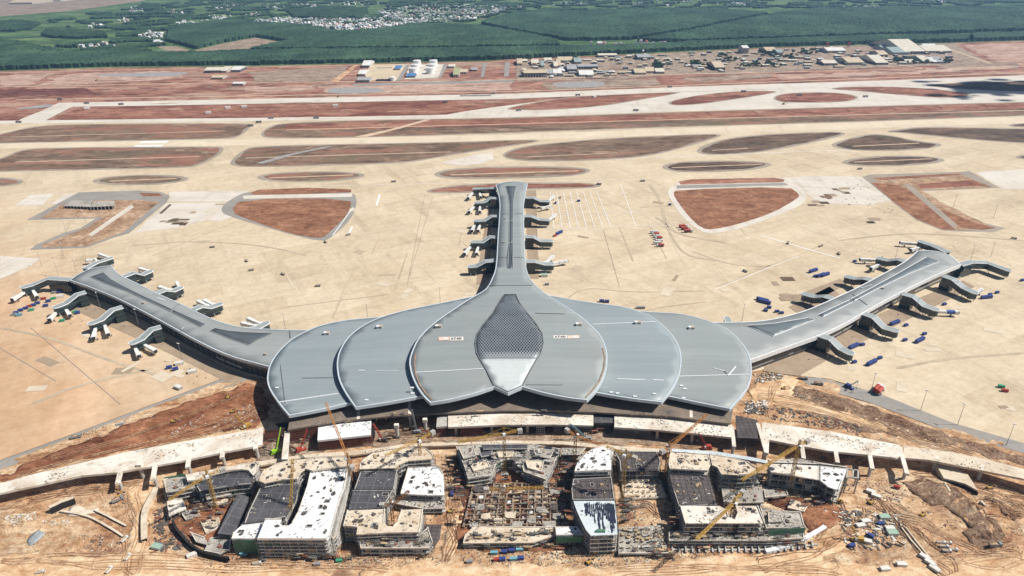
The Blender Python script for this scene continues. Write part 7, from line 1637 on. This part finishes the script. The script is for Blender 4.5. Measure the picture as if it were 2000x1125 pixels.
canopy('distant_wood', [(-300, 2), (200, -14), (400, -22), (2300, -30), (2300, -12), (1300, -8), (500, -8), (340, -4)], 12, 'wood', 26.0, 5.0, clump=-0.1, xlim=6500)
canopy('distant_wood', [(760, 12), (900, 6), (1060, 10), (1050, 18), (980, 26), (940, 40), (840, 50), (760, 50), (660, 60), (560, 48), (600, 36), (730, 34)], 9, 'wood', 12.0, 3.0, clump=0.16)
# ---------------------------------------------------------------- the distant town
for k, c in (('h_white', (0.66, 0.66, 0.64)), ('h_cream', (0.58, 0.54, 0.47)), ('h_grey', (0.42, 0.43, 0.44)), ('h_red', (0.40, 0.15, 0.11)), ('h_blue', (0.25, 0.32, 0.42))):
    M[k] = plain(k.replace('h_', 'house_'), c, 0.8, 0.15, 0.15, world=True)
def house_mesh(w, d, h, mw, mr, gable):
    mb = MB().box(-w/2, -d/2, 0, w/2, d/2, h, 0)
    if gable:
        e = .5; r = h+d*.28
        vs = [(-w/2-e, -d/2-e, h-.1), (w/2+e, -d/2-e, h-.1), (w/2+e, d/2+e, h-.1), (-w/2-e, d/2+e, h-.1), (-w/2-e, 0, r), (w/2+e, 0, r)]
        mb.add(vs, [(0, 1, 5, 4), (2, 3, 4, 5), (1, 2, 5), (3, 0, 4), (0, 3, 2, 1)], 1)
    else:
        mb.box(-w/2-.2, -d/2-.2, h, w/2+.2, d/2+.2, h+.7, 1); mb.box(-w*.2, -d*.2, h+.7, w*.15, d*.2, h+2.6, 0)
    for k in range(max(1, int(w/3.2))):
        x = -w/2+1+k*3.2; mb.box(x, -d/2-.06, 1.0, x+1.3, -d/2, 2.4, 2)
        if h > 5: mb.box(x, -d/2-.06, 4.2, x+1.3, -d/2, 5.6, 2)
    me = bpy.data.meshes.new('house'); me.from_pydata(mb.v, [], mb.f)
    for m in (mw, mr, 'rubber'): me.materials.append(M[m])
    me.polygons.foreach_set('material_index', mb.m); me.update(); return me
HM = [(house_mesh(9, 14, 9, 'h_white', 'h_white', 0), 'tall white'), (house_mesh(7, 16, 7, 'h_white', 'h_grey', 0), 'grey roofed white'), (house_mesh(12, 10, 5, 'h_cream', 'h_white', 1), 'low cream'), (house_mesh(14, 11, 6, 'h_white', 'h_red', 1), 'red roofed'),
      (house_mesh(10, 12, 10, 'h_cream', 'h_cream', 0), 'tall cream'), (house_mesh(18, 12, 6, 'h_white', 'h_blue', 1), 'blue roofed'), (house_mesh(16, 14, 6, 'h_white', 'h_white', 1), 'wide white')]
hw = [5, 4, 4, 1, 3, 0.5, 4]
town = [(485, 43), (520, 38), (560, 35), (620, 38), (690, 37), (735, 30), (742, 18), (800, 12), (900, 10), (1000, 12), (1028, 16), (980, 22), (930, 38), (900, 42), (850, 46), (800, 49), (740, 57), (690, 61), (650, 61), (600, 50), (540, 46)]
cand = []
random.seed(33); tries = 0
while len(cand) < 1500 and tries < 60000:
    tries += 1
    x, y = random.uniform(480, 1030), 8+(random.random()**.8)*54
    if inside(town, x, y): cand.append((x, y, 'town below the far woods'))
for (cx, cy, rx, ry, n, nm) in ((338, 25, 13, 4, 26, 'hamlet among trees at upper left'), (268, 20, 14, 6, 26, 'hamlet among trees at upper left'), (245, 42, 10, 3, 12, 'hamlet among trees at upper left'), (300, 70, 24, 5, 34, 'hamlet beside the bare field'), (310, 84, 8, 2.5, 8, 'hamlet beside the bare field'), (372, 45, 22, 4, 26, 'hamlet at the plantation corner'), (430, 36, 24, 4, 30, 'hamlet left of the town'), (495, 30, 18, 4, 22, 'hamlet left of the town'),
                                (535, 14, 20, 5, 40, 'houses behind the town'), (450, 14, 30, 5, 40, 'houses behind the town'), (600, 12, 30, 5, 40, 'houses behind the town'), (700, 8, 40, 4, 30, 'houses behind the town'), (1440, 10, 30, 4, 24, 'village behind the right plantation'), (1400, 3, 60, 4, 30, 'village behind the right plantation'), (1700, 16, 40, 3, 36, 'village behind the right plantation'), (1840, 4, 30, 3, 26, 'houses at the upper right'), (1930, 17, 12, 2, 8, 'houses at the upper right'), (1250, 8, 50, 5, 26, 'village behind the middle plantation'), (1120, 8, 40, 4, 30, 'village behind the middle plantation'), (200, 50, 30, 6, 8, 'scattered houses in the fields'), (180, 95, 40, 5, 7, 'scattered houses in the fields'), (215, 92, 25, 1.2, 12, 'row of sheds in the fields'), (1190, 88, 30, 1.5, 9, 'buildings on the plantation road'), (1280, 87, 45, 1.2, 8, 'buildings on the plantation road')):
    for _ in range(n): cand.append((random.gauss(cx, rx*.55), random.gauss(cy, ry*.5), nm))
cand.sort(key=lambda c: -c[1])
used_xy = []; rest = MB(); nsolo = 0
for (x, y, nm) in cand:
    if y < -12: continue
    p = P(x, y)
    gap = 8.5
    if any(abs(p.x-q.x) < gap and abs(p.y-q.y) < gap*1.6 for q in used_xy[-160:]): continue
    used_xy.append(p)
    k = random.choices(range(len(HM)), hw)[0]; me, ds = HM[k]
    rz = R(random.choice((0, 90)) + random.uniform(-14, 14)); s = random.uniform(.8, 1.25)
    if nsolo < 290:
        o = bpy.data.objects.new('house', me); C.objects.link(o); o.location = (p.x, p.y, 0); o.rotation_euler = (0, 0, rz); o.scale = (s*1.15, s*1.15, s*random.uniform(1.0, 1.7))
        tag(o, ds+' house in the '+nm if not nm[:6] in ('houses', 'scatte', 'buildi', 'row of') else ds+' house of the '+nm, 'house', 'distant houses: '+nm); nsolo += 1
    else:
        cs, sn = math.cos(rz)*s, math.sin(rz)*s
        rest.add([(p.x+v.co.x*cs-v.co.y*sn, p.y+v.co.x*sn+v.co.y*cs, v.co.z*s) for v in me.vertices], [tuple(f.vertices) for f in me.polygons])
        for i, f in enumerate(me.polygons): rest.m[len(rest.m)-len(me.polygons)+i] = {'house_white': 0, 'house_cream': 1, 'house_grey': 2, 'house_red': 3, 'house_blue': 4, 'dark_rubber': 5}[me.materials[f.material_index].name]
if rest.v: rest.build('distant_town', [M[k] for k in ('h_white', 'h_cream', 'h_grey', 'h_red', 'h_blue', 'rubber')])['kind'] = 'stuff'
# ---------------------------------------------------------------- works yards north of the new runway
for k, c in (('r_tan', (0.52, 0.43, 0.30)), ('r_pale', (0.60, 0.55, 0.45)), ('r_grey', (0.34, 0.34, 0.34)), ('r_teal', (0.27, 0.34, 0.33)), ('r_white', (0.66, 0.65, 0.62)), ('r_blue', (0.08, 0.20, 0.40)), ('r_olive', (0.36, 0.37, 0.20))):
    M[k] = plain({'r_tan': 'tan_roof', 'r_pale': 'pale_roof', 'r_grey': 'grey_roof', 'r_teal': 'greenish_roof', 'r_white': 'white_roof', 'r_blue': 'blue_roof', 'r_olive': 'olive_roof'}[k], c, 0.6, 0.14, 0.08)
M['w_dark'] = plain('shed_wall', (0.10, 0.105, 0.12), 0.8, 0.25, 0.1); M['w_pale'] = plain('pale_wall', (0.45, 0.43, 0.39), 0.8, 0.2, 0.1)
CN = {'r_tan': 'tan', 'r_pale': 'pale', 'r_grey': 'grey', 'r_teal': 'greenish', 'r_white': 'white', 'r_blue': 'blue', 'r_olive': 'olive'}
def shed(px, py, w, d, h, roof, wall, label, rz=0.0, group=None, gable=True, name='shed'):
    p = P(px, py); t = thing(name, label, 'shed', (p.x, p.y, 0), R(rz), group)
    wl_ = MB().box(-w/2, -d/2, 0, w/2, d/2, h).build('wall', M[wall], t)
    e = .6; r = h+(d*.10 if gable else .5)
    vs = [(-w/2-e, -d/2-e, h-.05), (w/2+e, -d/2-e, h-.05), (w/2+e, d/2+e, h-.05), (-w/2-e, d/2+e, h-.05), (-w/2-e, 0, r), (w/2+e, 0, r)]
    MB().add(vs, [(0, 1, 5, 4), (2, 3, 4, 5), (1, 2, 5), (3, 0, 4), (0, 3, 2, 1)]).build('roof', M[roof], t)
    mb = MB()
    for k in range(max(1, min(8, int(w/7)))):
        x = -w/2+2+k*(w-4)/max(1, min(8, int(w/7))); mb.box(x, -d/2-.08, .2, x+2.6, -d/2-.01, h*.7)
    mb.build('doors', M['rubber' if wall == 'w_pale' else 'w_pale'], wl_)
    return t
PXM = lambda y: (P(1001, y)-P(1000, y)).length
def shed_px(x0, x1, yb, dpx, h, roof, wall, label, rz=0, **kw):
    """shed whose front foot runs from x0 to x1 at row yb, roof reaching dpx rows higher"""
    w = (P(x1, yb)-P(x0, yb)).length; d = max(8, (P(x0, yb-dpx)-P(x0, yb)).length)
    p = P((x0+x1)/2, yb); q = Vector((p.x, p.y+d/2)); px, py = project((q.x, q.y, 0))
    return shed(px, py, w, d, h, roof, wall, label, rz, **kw)
for a in ((1023, 1068, 151, 6, 14, 'r_tan', 'w_dark', 'long tan roofed shed with dark front wall, lower left of the works yards'), (1068, 1080, 148, 7, 8, 'r_grey', 'w_pale', 'grey roofed block right of the dark fronted tan shed'), (1081, 1097, 148, 7, 9, 'r_white', 'w_pale', 'white framed building in the works yards'),
          (1038, 1052, 127, 6, 8, 'r_pale', 'w_dark', 'pale boxy shed near the forest edge, left works yard'), (1010, 1020, 128, 8, 8, 'r_tan', 'w_pale', 'tan shed at the left end of the works yards'), (1016, 1030, 122, 3, 6, 'r_pale', 'w_pale', 'narrow pale roof along the forest, left end'), (1063, 1078, 121, 4, 7, 'r_pale', 'w_pale', 'pale roof by the forest, second from left'), (1056, 1063, 132, 8, 8, 'r_teal', 'w_pale', 'greenish roofed block, left works yard'),
          (1090, 1119, 122, 6, 8, 'r_tan', 'w_pale', 'tan roofed pair by the forest, left works yard'), (1088, 1096, 132, 11, 8, 'r_tan', 'w_pale', 'deep tan shed below the tan pair'), (1082, 1089, 133, 8, 7, 'r_pale', 'w_pale', 'pale shed next to the deep tan shed'), (1122, 1136, 125, 7, 8, 'r_teal', 'w_pale', 'greenish steep roofed hall by the forest'),
          (1108, 1127, 141, 8, 10, 'r_grey', 'w_dark', 'dark walled grey hall in the middle of the left works yard'), (1128, 1168, 135, 4, 9, 'r_grey', 'w_dark', 'long grey roofed hall with dark front'), (1132, 1160, 150, 8, 7, 'r_white', 'w_pale', 'white cement stained block of the works yard'), (1168, 1205, 112, 3, 8, 'r_pale', 'w_dark', 'long pale roofed shed standing against the forest'),
          (1245, 1270, 117, 5, 10, 'r_grey', 'w_dark', 'grey hall with a row of windows below the white mast'), (1240, 1262, 146, 7, 7, 'r_tan', 'w_pale', 'broad tan roof at the right works yard front'), (1262, 1280, 143, 7, 7, 'r_tan', 'w_pale', 'second broad tan roof at the right works yard front'), (1281, 1298, 144, 6, 7, 'r_pale', 'w_pale', 'third broad pale roof at the right works yard front'),
          (1450, 1462, 105, 4, 22, 'r_white', 'w_pale', 'white tower block rising over the right works yards'), (1497, 1518, 104, 6, 9, 'r_tan', 'w_dark', 'tan gabled hall right of the white tower block'), (1518, 1529, 107, 5, 9, 'r_teal', 'w_pale', 'greenish hall right of the tan gabled hall'), (1396, 1416, 138, 10, 11, 'r_tan', 'w_dark', 'tan hall with a dark open end near the new runway'), (1615, 1652, 104, 5, 10, 'r_white', 'w_pale', 'long pale blue windowed building by the water tower'),
          (1608, 1636, 128, 5, 8, 'r_pale', 'w_dark', 'pale roofed hall before the water tower'), (1655, 1688, 127, 8, 9, 'r_tan', 'w_pale', 'large tan hall in the right works yards'), (1710, 1735, 127, 12, 8, 'r_pale', 'w_dark', 'deep pale roofed hall with dark side, right works yards'), (1743, 1778, 107, 8, 9, 'r_teal', 'w_pale', 'greenish square building left of the long yellow complex'),
          (1765, 1808, 106, 17, 11, 'r_pale', 'w_dark', 'big pale yellow roof of the complex by the forest, main wing'), (1808, 1860, 104, 8, 9, 'r_pale', 'w_pale', 'pale yellow right wing of the big complex'), (1806, 1832, 95, 4, 8, 'r_white', 'w_pale', 'white roof in the court of the big complex'), (1724, 1748, 99, 5, 8, 'r_teal', 'w_pale', 'greenish roof behind the square building'), (1718, 1735, 110, 6, 7, 'r_tan', 'w_pale', 'tan roof left of the greenish square building'),
          (1803, 1820, 124, 9, 7, 'r_pale', 'w_dark', 'pale long roof among trees at the right yard'), (1822, 1833, 124, 7, 6, 'r_white', 'w_dark', 'white long roof among trees at the right yard'), (1832, 1848, 124, 8, 6, 'r_grey', 'w_dark', 'grey long roof among trees at the right yard end'), (1770, 1790, 124, 4, 6, 'r_pale', 'w_pale', 'low pale roof among trees at the right yard')):
    shed_px(*a, group='sheds of the works yards')
for a in ((698, 722, 161, 5, 8, 'r_grey', 'w_pale', 'grey hall at the front corner of the fuel yard'), (700, 713, 149, 7, 8, 'r_white', 'w_pale', 'white house at the left side of the fuel yard'), (707, 722, 132, 8, 8, 'r_white', 'w_pale', 'white house at the back left of the fuel yard'), (771, 782, 137, 5, 6, 'r_blue', 'w_pale', 'small bright blue roofed shed behind the fuel tanks'), (794, 810, 152, 5, 6, 'r_blue', 'w_dark', 'blue roofed shed in front of the fuel tanks'), (737, 760, 158, 4, 6, 'r_tan', 'w_dark', 'low brown shed at the front of the fuel yard'), (876, 888, 133, 4, 6, 'r_pale', 'w_pale', 'pale shed right of the fuel tanks'), (885, 896, 151, 12, 9, 'r_olive', 'w_pale', 'olive green roofed hall right of the fuel tanks'), (897, 912, 144, 5, 6, 'r_tan', 'w_pale', 'tan annex beside the olive roofed hall'), (920, 932, 139, 4, 5, 'r_grey', 'w_pale', 'small grey shed right of the olive roofed hall'),
          (400, 432, 142, 5, 8, 'r_pale', 'w_dark', 'long pale roofed building on the red plain at left'), (432, 443, 142, 7, 7, 'r_pale', 'w_pale', 'pale annex of the long building on the red plain'), (452, 468, 141, 6, 8, 'r_white', 'w_dark', 'white roofed building right of the long one on the red plain'), (413, 435, 155, 4, 6, 'r_tan', 'w_pale', 'tan building nearest the camera on the red plain'), (455, 475, 167, 3, 6, 'r_white', 'w_pale', 'isolated white hall on the red plain'), (20, 60, 8, 5, 12, 'r_tan', 'w_pale', 'pale pink factory roof at the top left corner'), (84, 116, 3, 4, 12, 'r_white', 'w_pale', 'white factory with red roof beside it at the top left')):
    shed_px(*a)
o = shed_px(86, 114, 2.5, 3, 13, 'h_red', 'h_white', 'bright red factory roof at the top left edge'); o = shed_px(66, 78, 5, 3, 11, 'h_red', 'h_white', 'smaller dark red factory roof at the top left edge'); o = shed_px(697, 714, 2.5, 3, 12, 'h_red', 'h_white', 'red roofed hall far behind the town')
random.seed(44)
yard = [(1012, 122), (1300, 106), (1480, 98), (1700, 92), (1850, 92), (1870, 122), (1700, 130), (1560, 134), (1440, 140), (1310, 140), (1180, 152), (1012, 154)]
fixed = [o.location.copy() for o in C.objects if o.get('category') == 'shed']
nsh = 0; tries = 0
while nsh < 180 and tries < 9000:
    tries += 1
    x, y = random.uniform(1012, 1870), random.uniform(92, 154)
    if not inside(yard, x, y): continue
    p = P(x, y)
    if any(abs(p.x-q.x) < 19 and abs(p.y-q.y) < 24 for q in fixed): continue
    fixed.append(Vector((p.x, p.y, 0))); rf = random.choice(('r_tan', 'r_tan', 'r_pale', 'r_pale', 'r_grey', 'r_white', 'r_teal'))
    sec = 'left works yard' if x < 1230 else 'middle works yard' if x < 1480 else 'right works yard'
    shed(x, y, random.uniform(10, 34), random.uniform(9, 22), random.uniform(4, 7.5), rf, random.choice(('w_dark', 'w_pale')), 'small '+CN[rf]+' roofed shed among others in the '+sec, random.choice((0, 90))+random.uniform(-8, 4), 'small sheds in the '+sec); nsh += 1
# yard ground, lanes
sheet('yard_patch', ragged(pts([(1180, 128), (1260, 122), (1300, 140), (1200, 150)]), 30, 20), 0.06, M['red_grey']); sheet('yard_patch', ragged(pts([(1330, 130), (1440, 124), (1450, 138), (1340, 140)]), 30, 20), 0.06, M['red_grey']); sheet('yard_patch', ragged(pts([(1660, 96), (1715, 95), (1712, 114), (1660, 116)]), 20, 20), 0.06, M['red_grey']); sheet('yard_patch', ragged(pts([(1740, 113), (1870, 110), (1900, 122), (1760, 126)]), 20, 20), 0.06, M['red_grey'])
sheet('yard_ground', pts([(1008, 120), (1300, 104), (1480, 96), (1660, 90), (1862, 84), (1935, 124), (1700, 133), (1560, 137), (1440, 144), (1310, 146), (1180, 157), (1008, 158)]), 0.04, M['yard'])
sheet('fuel_yard', pts([(722, 127), (800, 125), (792, 140), (775, 156), (712, 158)]), 0.05, M['apron']); sheet('fuel_yard', pts([(800, 126), (868, 125), (856, 152), (790, 155)]), 0.07, M['white_conc'])
for pl in ([(792, 127), (800, 126), (783, 158), (774, 158)], [(866, 126), (875, 126), (862, 151), (856, 152)], [(942, 124), (951, 123), (945, 150), (939, 151)], [(986, 122), (996, 121), (994, 149), (984, 150)], [(690, 128), (700, 127), (660, 160), (645, 160)]):
    sheet('yard_road', pts(pl), 0.09, M['asphalt'] if pl[0][0] != 690 else M['site'])
for pl in ([(690, 164), (1000, 156), (1008, 160), (690, 168)],): sheet('yard_road', pts(pl), 0.09, M['asphalt'])
# white fuel tanks
def fuel_tank(px, py, r, h, label, mat='r_white'):
    p = P(px, py); t = thing('fuel_tank', label, 'fuel tank', (p.x, p.y, 0), 0, 'white fuel storage tanks')
    n = 28; sh_ = MB(); vs = [(r*math.cos(2*math.pi*i/n), r*math.sin(2*math.pi*i/n), z) for z in (0, h) for i in range(n)]
    sh_.add(vs, [(i, (i+1) % n, n+(i+1) % n, n+i) for i in range(n)])
    for z in (h*.33, h*.66, h-.3): sh_.cyl((0, 0), r+.12, z-.2, z+.2, n)
    s = sh_.build('shell', M['tank'], t)
    MB().cyl((0, 0), r+.2, h, h+.4, n).cyl((0, 0), r, h+.4, h+2.2, n, 0, r*.15).build('roof', M['tank'], t)
    st_ = MB()
    for i in range(16):
        a = R(200+i*8); st_.box(r*math.cos(a)*1.04-.6, r*math.sin(a)*1.04-.6, h*i/16, r*math.cos(a)*1.04+.6, r*math.sin(a)*1.04+.6, h*i/16+.3)
    st_.build('spiral_stair', M['steel'], s)
M['tank'] = plain('tank_paint', (0.76, 0.75, 0.72), 0.5, 0.05, 0.05, 0.4)
for px, py, l in ((815, 128.5, 'rear of the left three'), (811, 136.5, 'middle of the left three'), (807.5, 144, 'front of the left three'), (847, 128, 'rear of the right three'), (844, 136, 'middle of the right three'), (840.5, 143.5, 'front of the right three')):
    fuel_tank(px, py, 14.5, 19, 'large white fuel tank, '+l)
fuel_tank(767, 157.5, 10, 11, 'smaller lone white tank at the front of the fuel yard')
# water towers, mast, wood stacks
def water_tower(px, py, h, label, col='red_paint'):
    p = P(px, py); t = thing('water_tower', label, 'water tower', (p.x, p.y, 0))
    lg = MB()
    for s in ((-1, -1), (1, -1), (1, 1), (-1, 1)): lg.bar((s[0]*5, s[1]*5, 0), (s[0]*3, s[1]*3, h), .8)
    for z in (h*.3, h*.6): lg.box(-4.4, -4.4, z, 4.4, 4.4, z+.5)
    lg.build('trestle', M[col], t); MB().box(-5, -5, h, 5, 5, h+5).box(-5.6, -5.6, h+5, 5.6, 5.6, h+5.6).build('tank', M[col], t)
water_tower(1615, 95, 18, 'red trestle water tower by the forest edge, left one'); water_tower(1657, 93, 14, 'red trestle water tower by the forest edge, right one')
wt = thing('water_tower', 'slim red and white mast with a white ball on top by the forest', 'water tower', (*P(1255, 111), 0)); MB().cyl((0, 0), 2.0, 0, 20, 8, 0, 1.2).build('shaft', M['red_paint'], wt); MB().cyl((0, 0), 2.2, 20, 23, 10, 0, 4.2).cyl((0, 0), 4.2, 23, 27, 10, 0, 2.0).build('ball_tank', M['tank'], wt)
# trees among the yards, each with trunk and crown
def tree_proto(r, h, seed):
    random.seed(seed); t = thing('tree', 'x', 'tree')
    tk = MB().cyl((0, 0), .4, 0, h*.6, 6, 0, .2)
    for a in range(4): tk.bar((0, 0, h*.45), (math.cos(a*1.6)*r*.5, math.sin(a*1.6)*r*.5, h*.7), .22)
    tk.build('trunk', M['trunk'], t)
    mb = MB()
    for k in range(230):
        u, v_ = random.uniform(0, 6.28), math.acos(random.uniform(-.6, 1)); rr = r*(random.uniform(.45, 1.08))*(1+.25*math.sin(u*3+seed))
        c = Vector((rr*math.sin(v_)*math.cos(u), rr*math.sin(v_)*math.sin(u), h*.66+rr*.75*math.cos(v_))); s = random.uniform(.5, 1.1)
        n = Vector((random.gauss(0, 1), random.gauss(0, 1), random.gauss(.6, 1))).normalized(); a1 = n.orthogonal().normalized()*s; b1_ = n.cross(a1)
        mb.add([c-a1-b1_, c+a1-b1_, c+a1+b1_, c-a1+b1_], [(0, 1, 2, 3)])
    mb.build('crown', M['leaf'], t)
    return t
protos['tree_a'] = (tree_proto(5.5, 11, 1), False); protos['tree_b'] = (tree_proto(4.2, 9, 2), False); protos['tree_c'] = (tree_proto(7, 13, 3), False)
random.seed(55); nt_ = 0
spots = [(1282, 133, 10, 5, 16), (1360, 128, 14, 5, 26), (1290, 128, 16, 6, 20), (1410, 112, 16, 5, 14), (1430, 117, 14, 5, 16), (1500, 108, 18, 5, 24), (1540, 115, 16, 5, 20), (1490, 128, 26, 5, 22), (1460, 130, 20, 4, 16), (1750, 98, 14, 4, 16), (1755, 120, 16, 4, 22), (1790, 121, 24, 4, 26), (1845, 122, 14, 3, 14), (1122, 116, 6, 3, 6), (1040, 118, 40, 2, 8), (1575, 104, 24, 5, 14)]
for cx, cy, rx, ry, n in spots:
    for _ in range(n):
        kd = random.choice(('tree_a', 'tree_b', 'tree_c')); x, y = random.gauss(cx, rx*.6), random.gauss(cy, ry*.5)
        place(kd, x, y, random.uniform(0, 360), 'small dark green tree between the sheds of the '+('left' if x < 1230 else 'middle' if x < 1480 else 'right')+' works yard', 'trees in the works yards', 0, random.uniform(.6, 1.1))
# stored pipes and precast pieces by the fuel yard and on the runway works
for k in range(10):
    p = P(738+k*3.0, 133-.05*k); o = MB().box(-.7, -9, 0, .7, 9, 1.6).build('pipe_stack', M['board']); o.location = (p.x, p.y, 0.1)
    tag(o, 'dark pipe bundle in the row at the back of the fuel yard', 'pipe stack', 'pipe bundles in the fuel yard')
gs = thing('gantry_shed', 'long low slatted work platform lying on the new runway', 'platform', (*P(929, 187.5), 0)); 
MB().box(-46, -6, 0, 46, 6, 1.2).build('platform_bed', M['corr_white'], gs)
mb = MB()
for k in range(18): mb.box(-44+k*5, -4.5, 1.2, -41+k*5, 4.5, 2.6)
mb.build('slats', M['board'], gs)
random.seed(66)
for px, py in ((655, 208), (445, 219 - 7), (477, 210), (170, 213), (407, 222), (1160, 190)):
    place('white_cabin', px, py, random.uniform(20, 60), 'small pale site cabin on the red soil of the runway works', 'site cabins on the runway works', None, 1.6)

# a cloud beyond the top of the picture, whose shade lies on the right end of the new runway
random.seed(12)
cm_ = MB(); cb_ = bmesh.new(); hc = 1500.0
for k in range(70):
    px, py = random.gauss(1950, 34), random.gauss(171, 6)
    if k > 18: px, py = random.gauss(1945, 75), random.gauss(172, 11)
    g = P(px, py); c = Vector((g.x, g.y, 0)) + sdir*(hc/sdir.z); r = random.uniform(30, 62) if k <= 18 else random.uniform(6, 24)
    bmesh.ops.create_icosphere(cb_, subdivisions=2, radius=1.0, matrix=Matrix.Translation(c+Vector((0, 0, random.uniform(-20, 40)))) @ Matrix.Diagonal((r*1.5, r, r*.45, 1)))
me = bpy.data.meshes.new('cloud'); cb_.to_mesh(me); cb_.free(); M['cloud'] = plain('cloud_white', (0.85, 0.85, 0.85), 1.0, 0.03, 0.01, 0.0); me.materials.append(M['cloud'])
co_ = bpy.data.objects.new('cloud', me); C.objects.link(co_); co_['kind'] = 'stuff'

for kd, (src, used) in protos.items():
    if not used: print('UNUSED', kd)
# ---------------------------------------------------------------- air
hz = MB().box(-12500, -700, -1.6, 12500, 15500, 470).build('haze', None)
hz['kind'] = 'stuff'
hm = bpy.data.materials.new('haze_air'); hm.use_nodes = True
hn = hm.node_tree; hn.nodes.clear()
ho = hn.nodes.new('ShaderNodeOutputMaterial'); hv = hn.nodes.new('ShaderNodeVolumePrincipled')
hv.inputs['Color'].default_value = (0.36, 0.62, 1.0, 1); hv.inputs['Density'].default_value = 0.000052
hv.inputs['Anisotropy'].default_value = 0.2
hn.links.new(hv.outputs[0], ho.inputs['Volume'])
hz.data.materials.clear(); hz.data.materials.append(hm)
scene.cycles.max_bounces = 6; scene.cycles.diffuse_bounces = 3; scene.cycles.volume_bounces = 0
scene.cycles.use_denoising = True
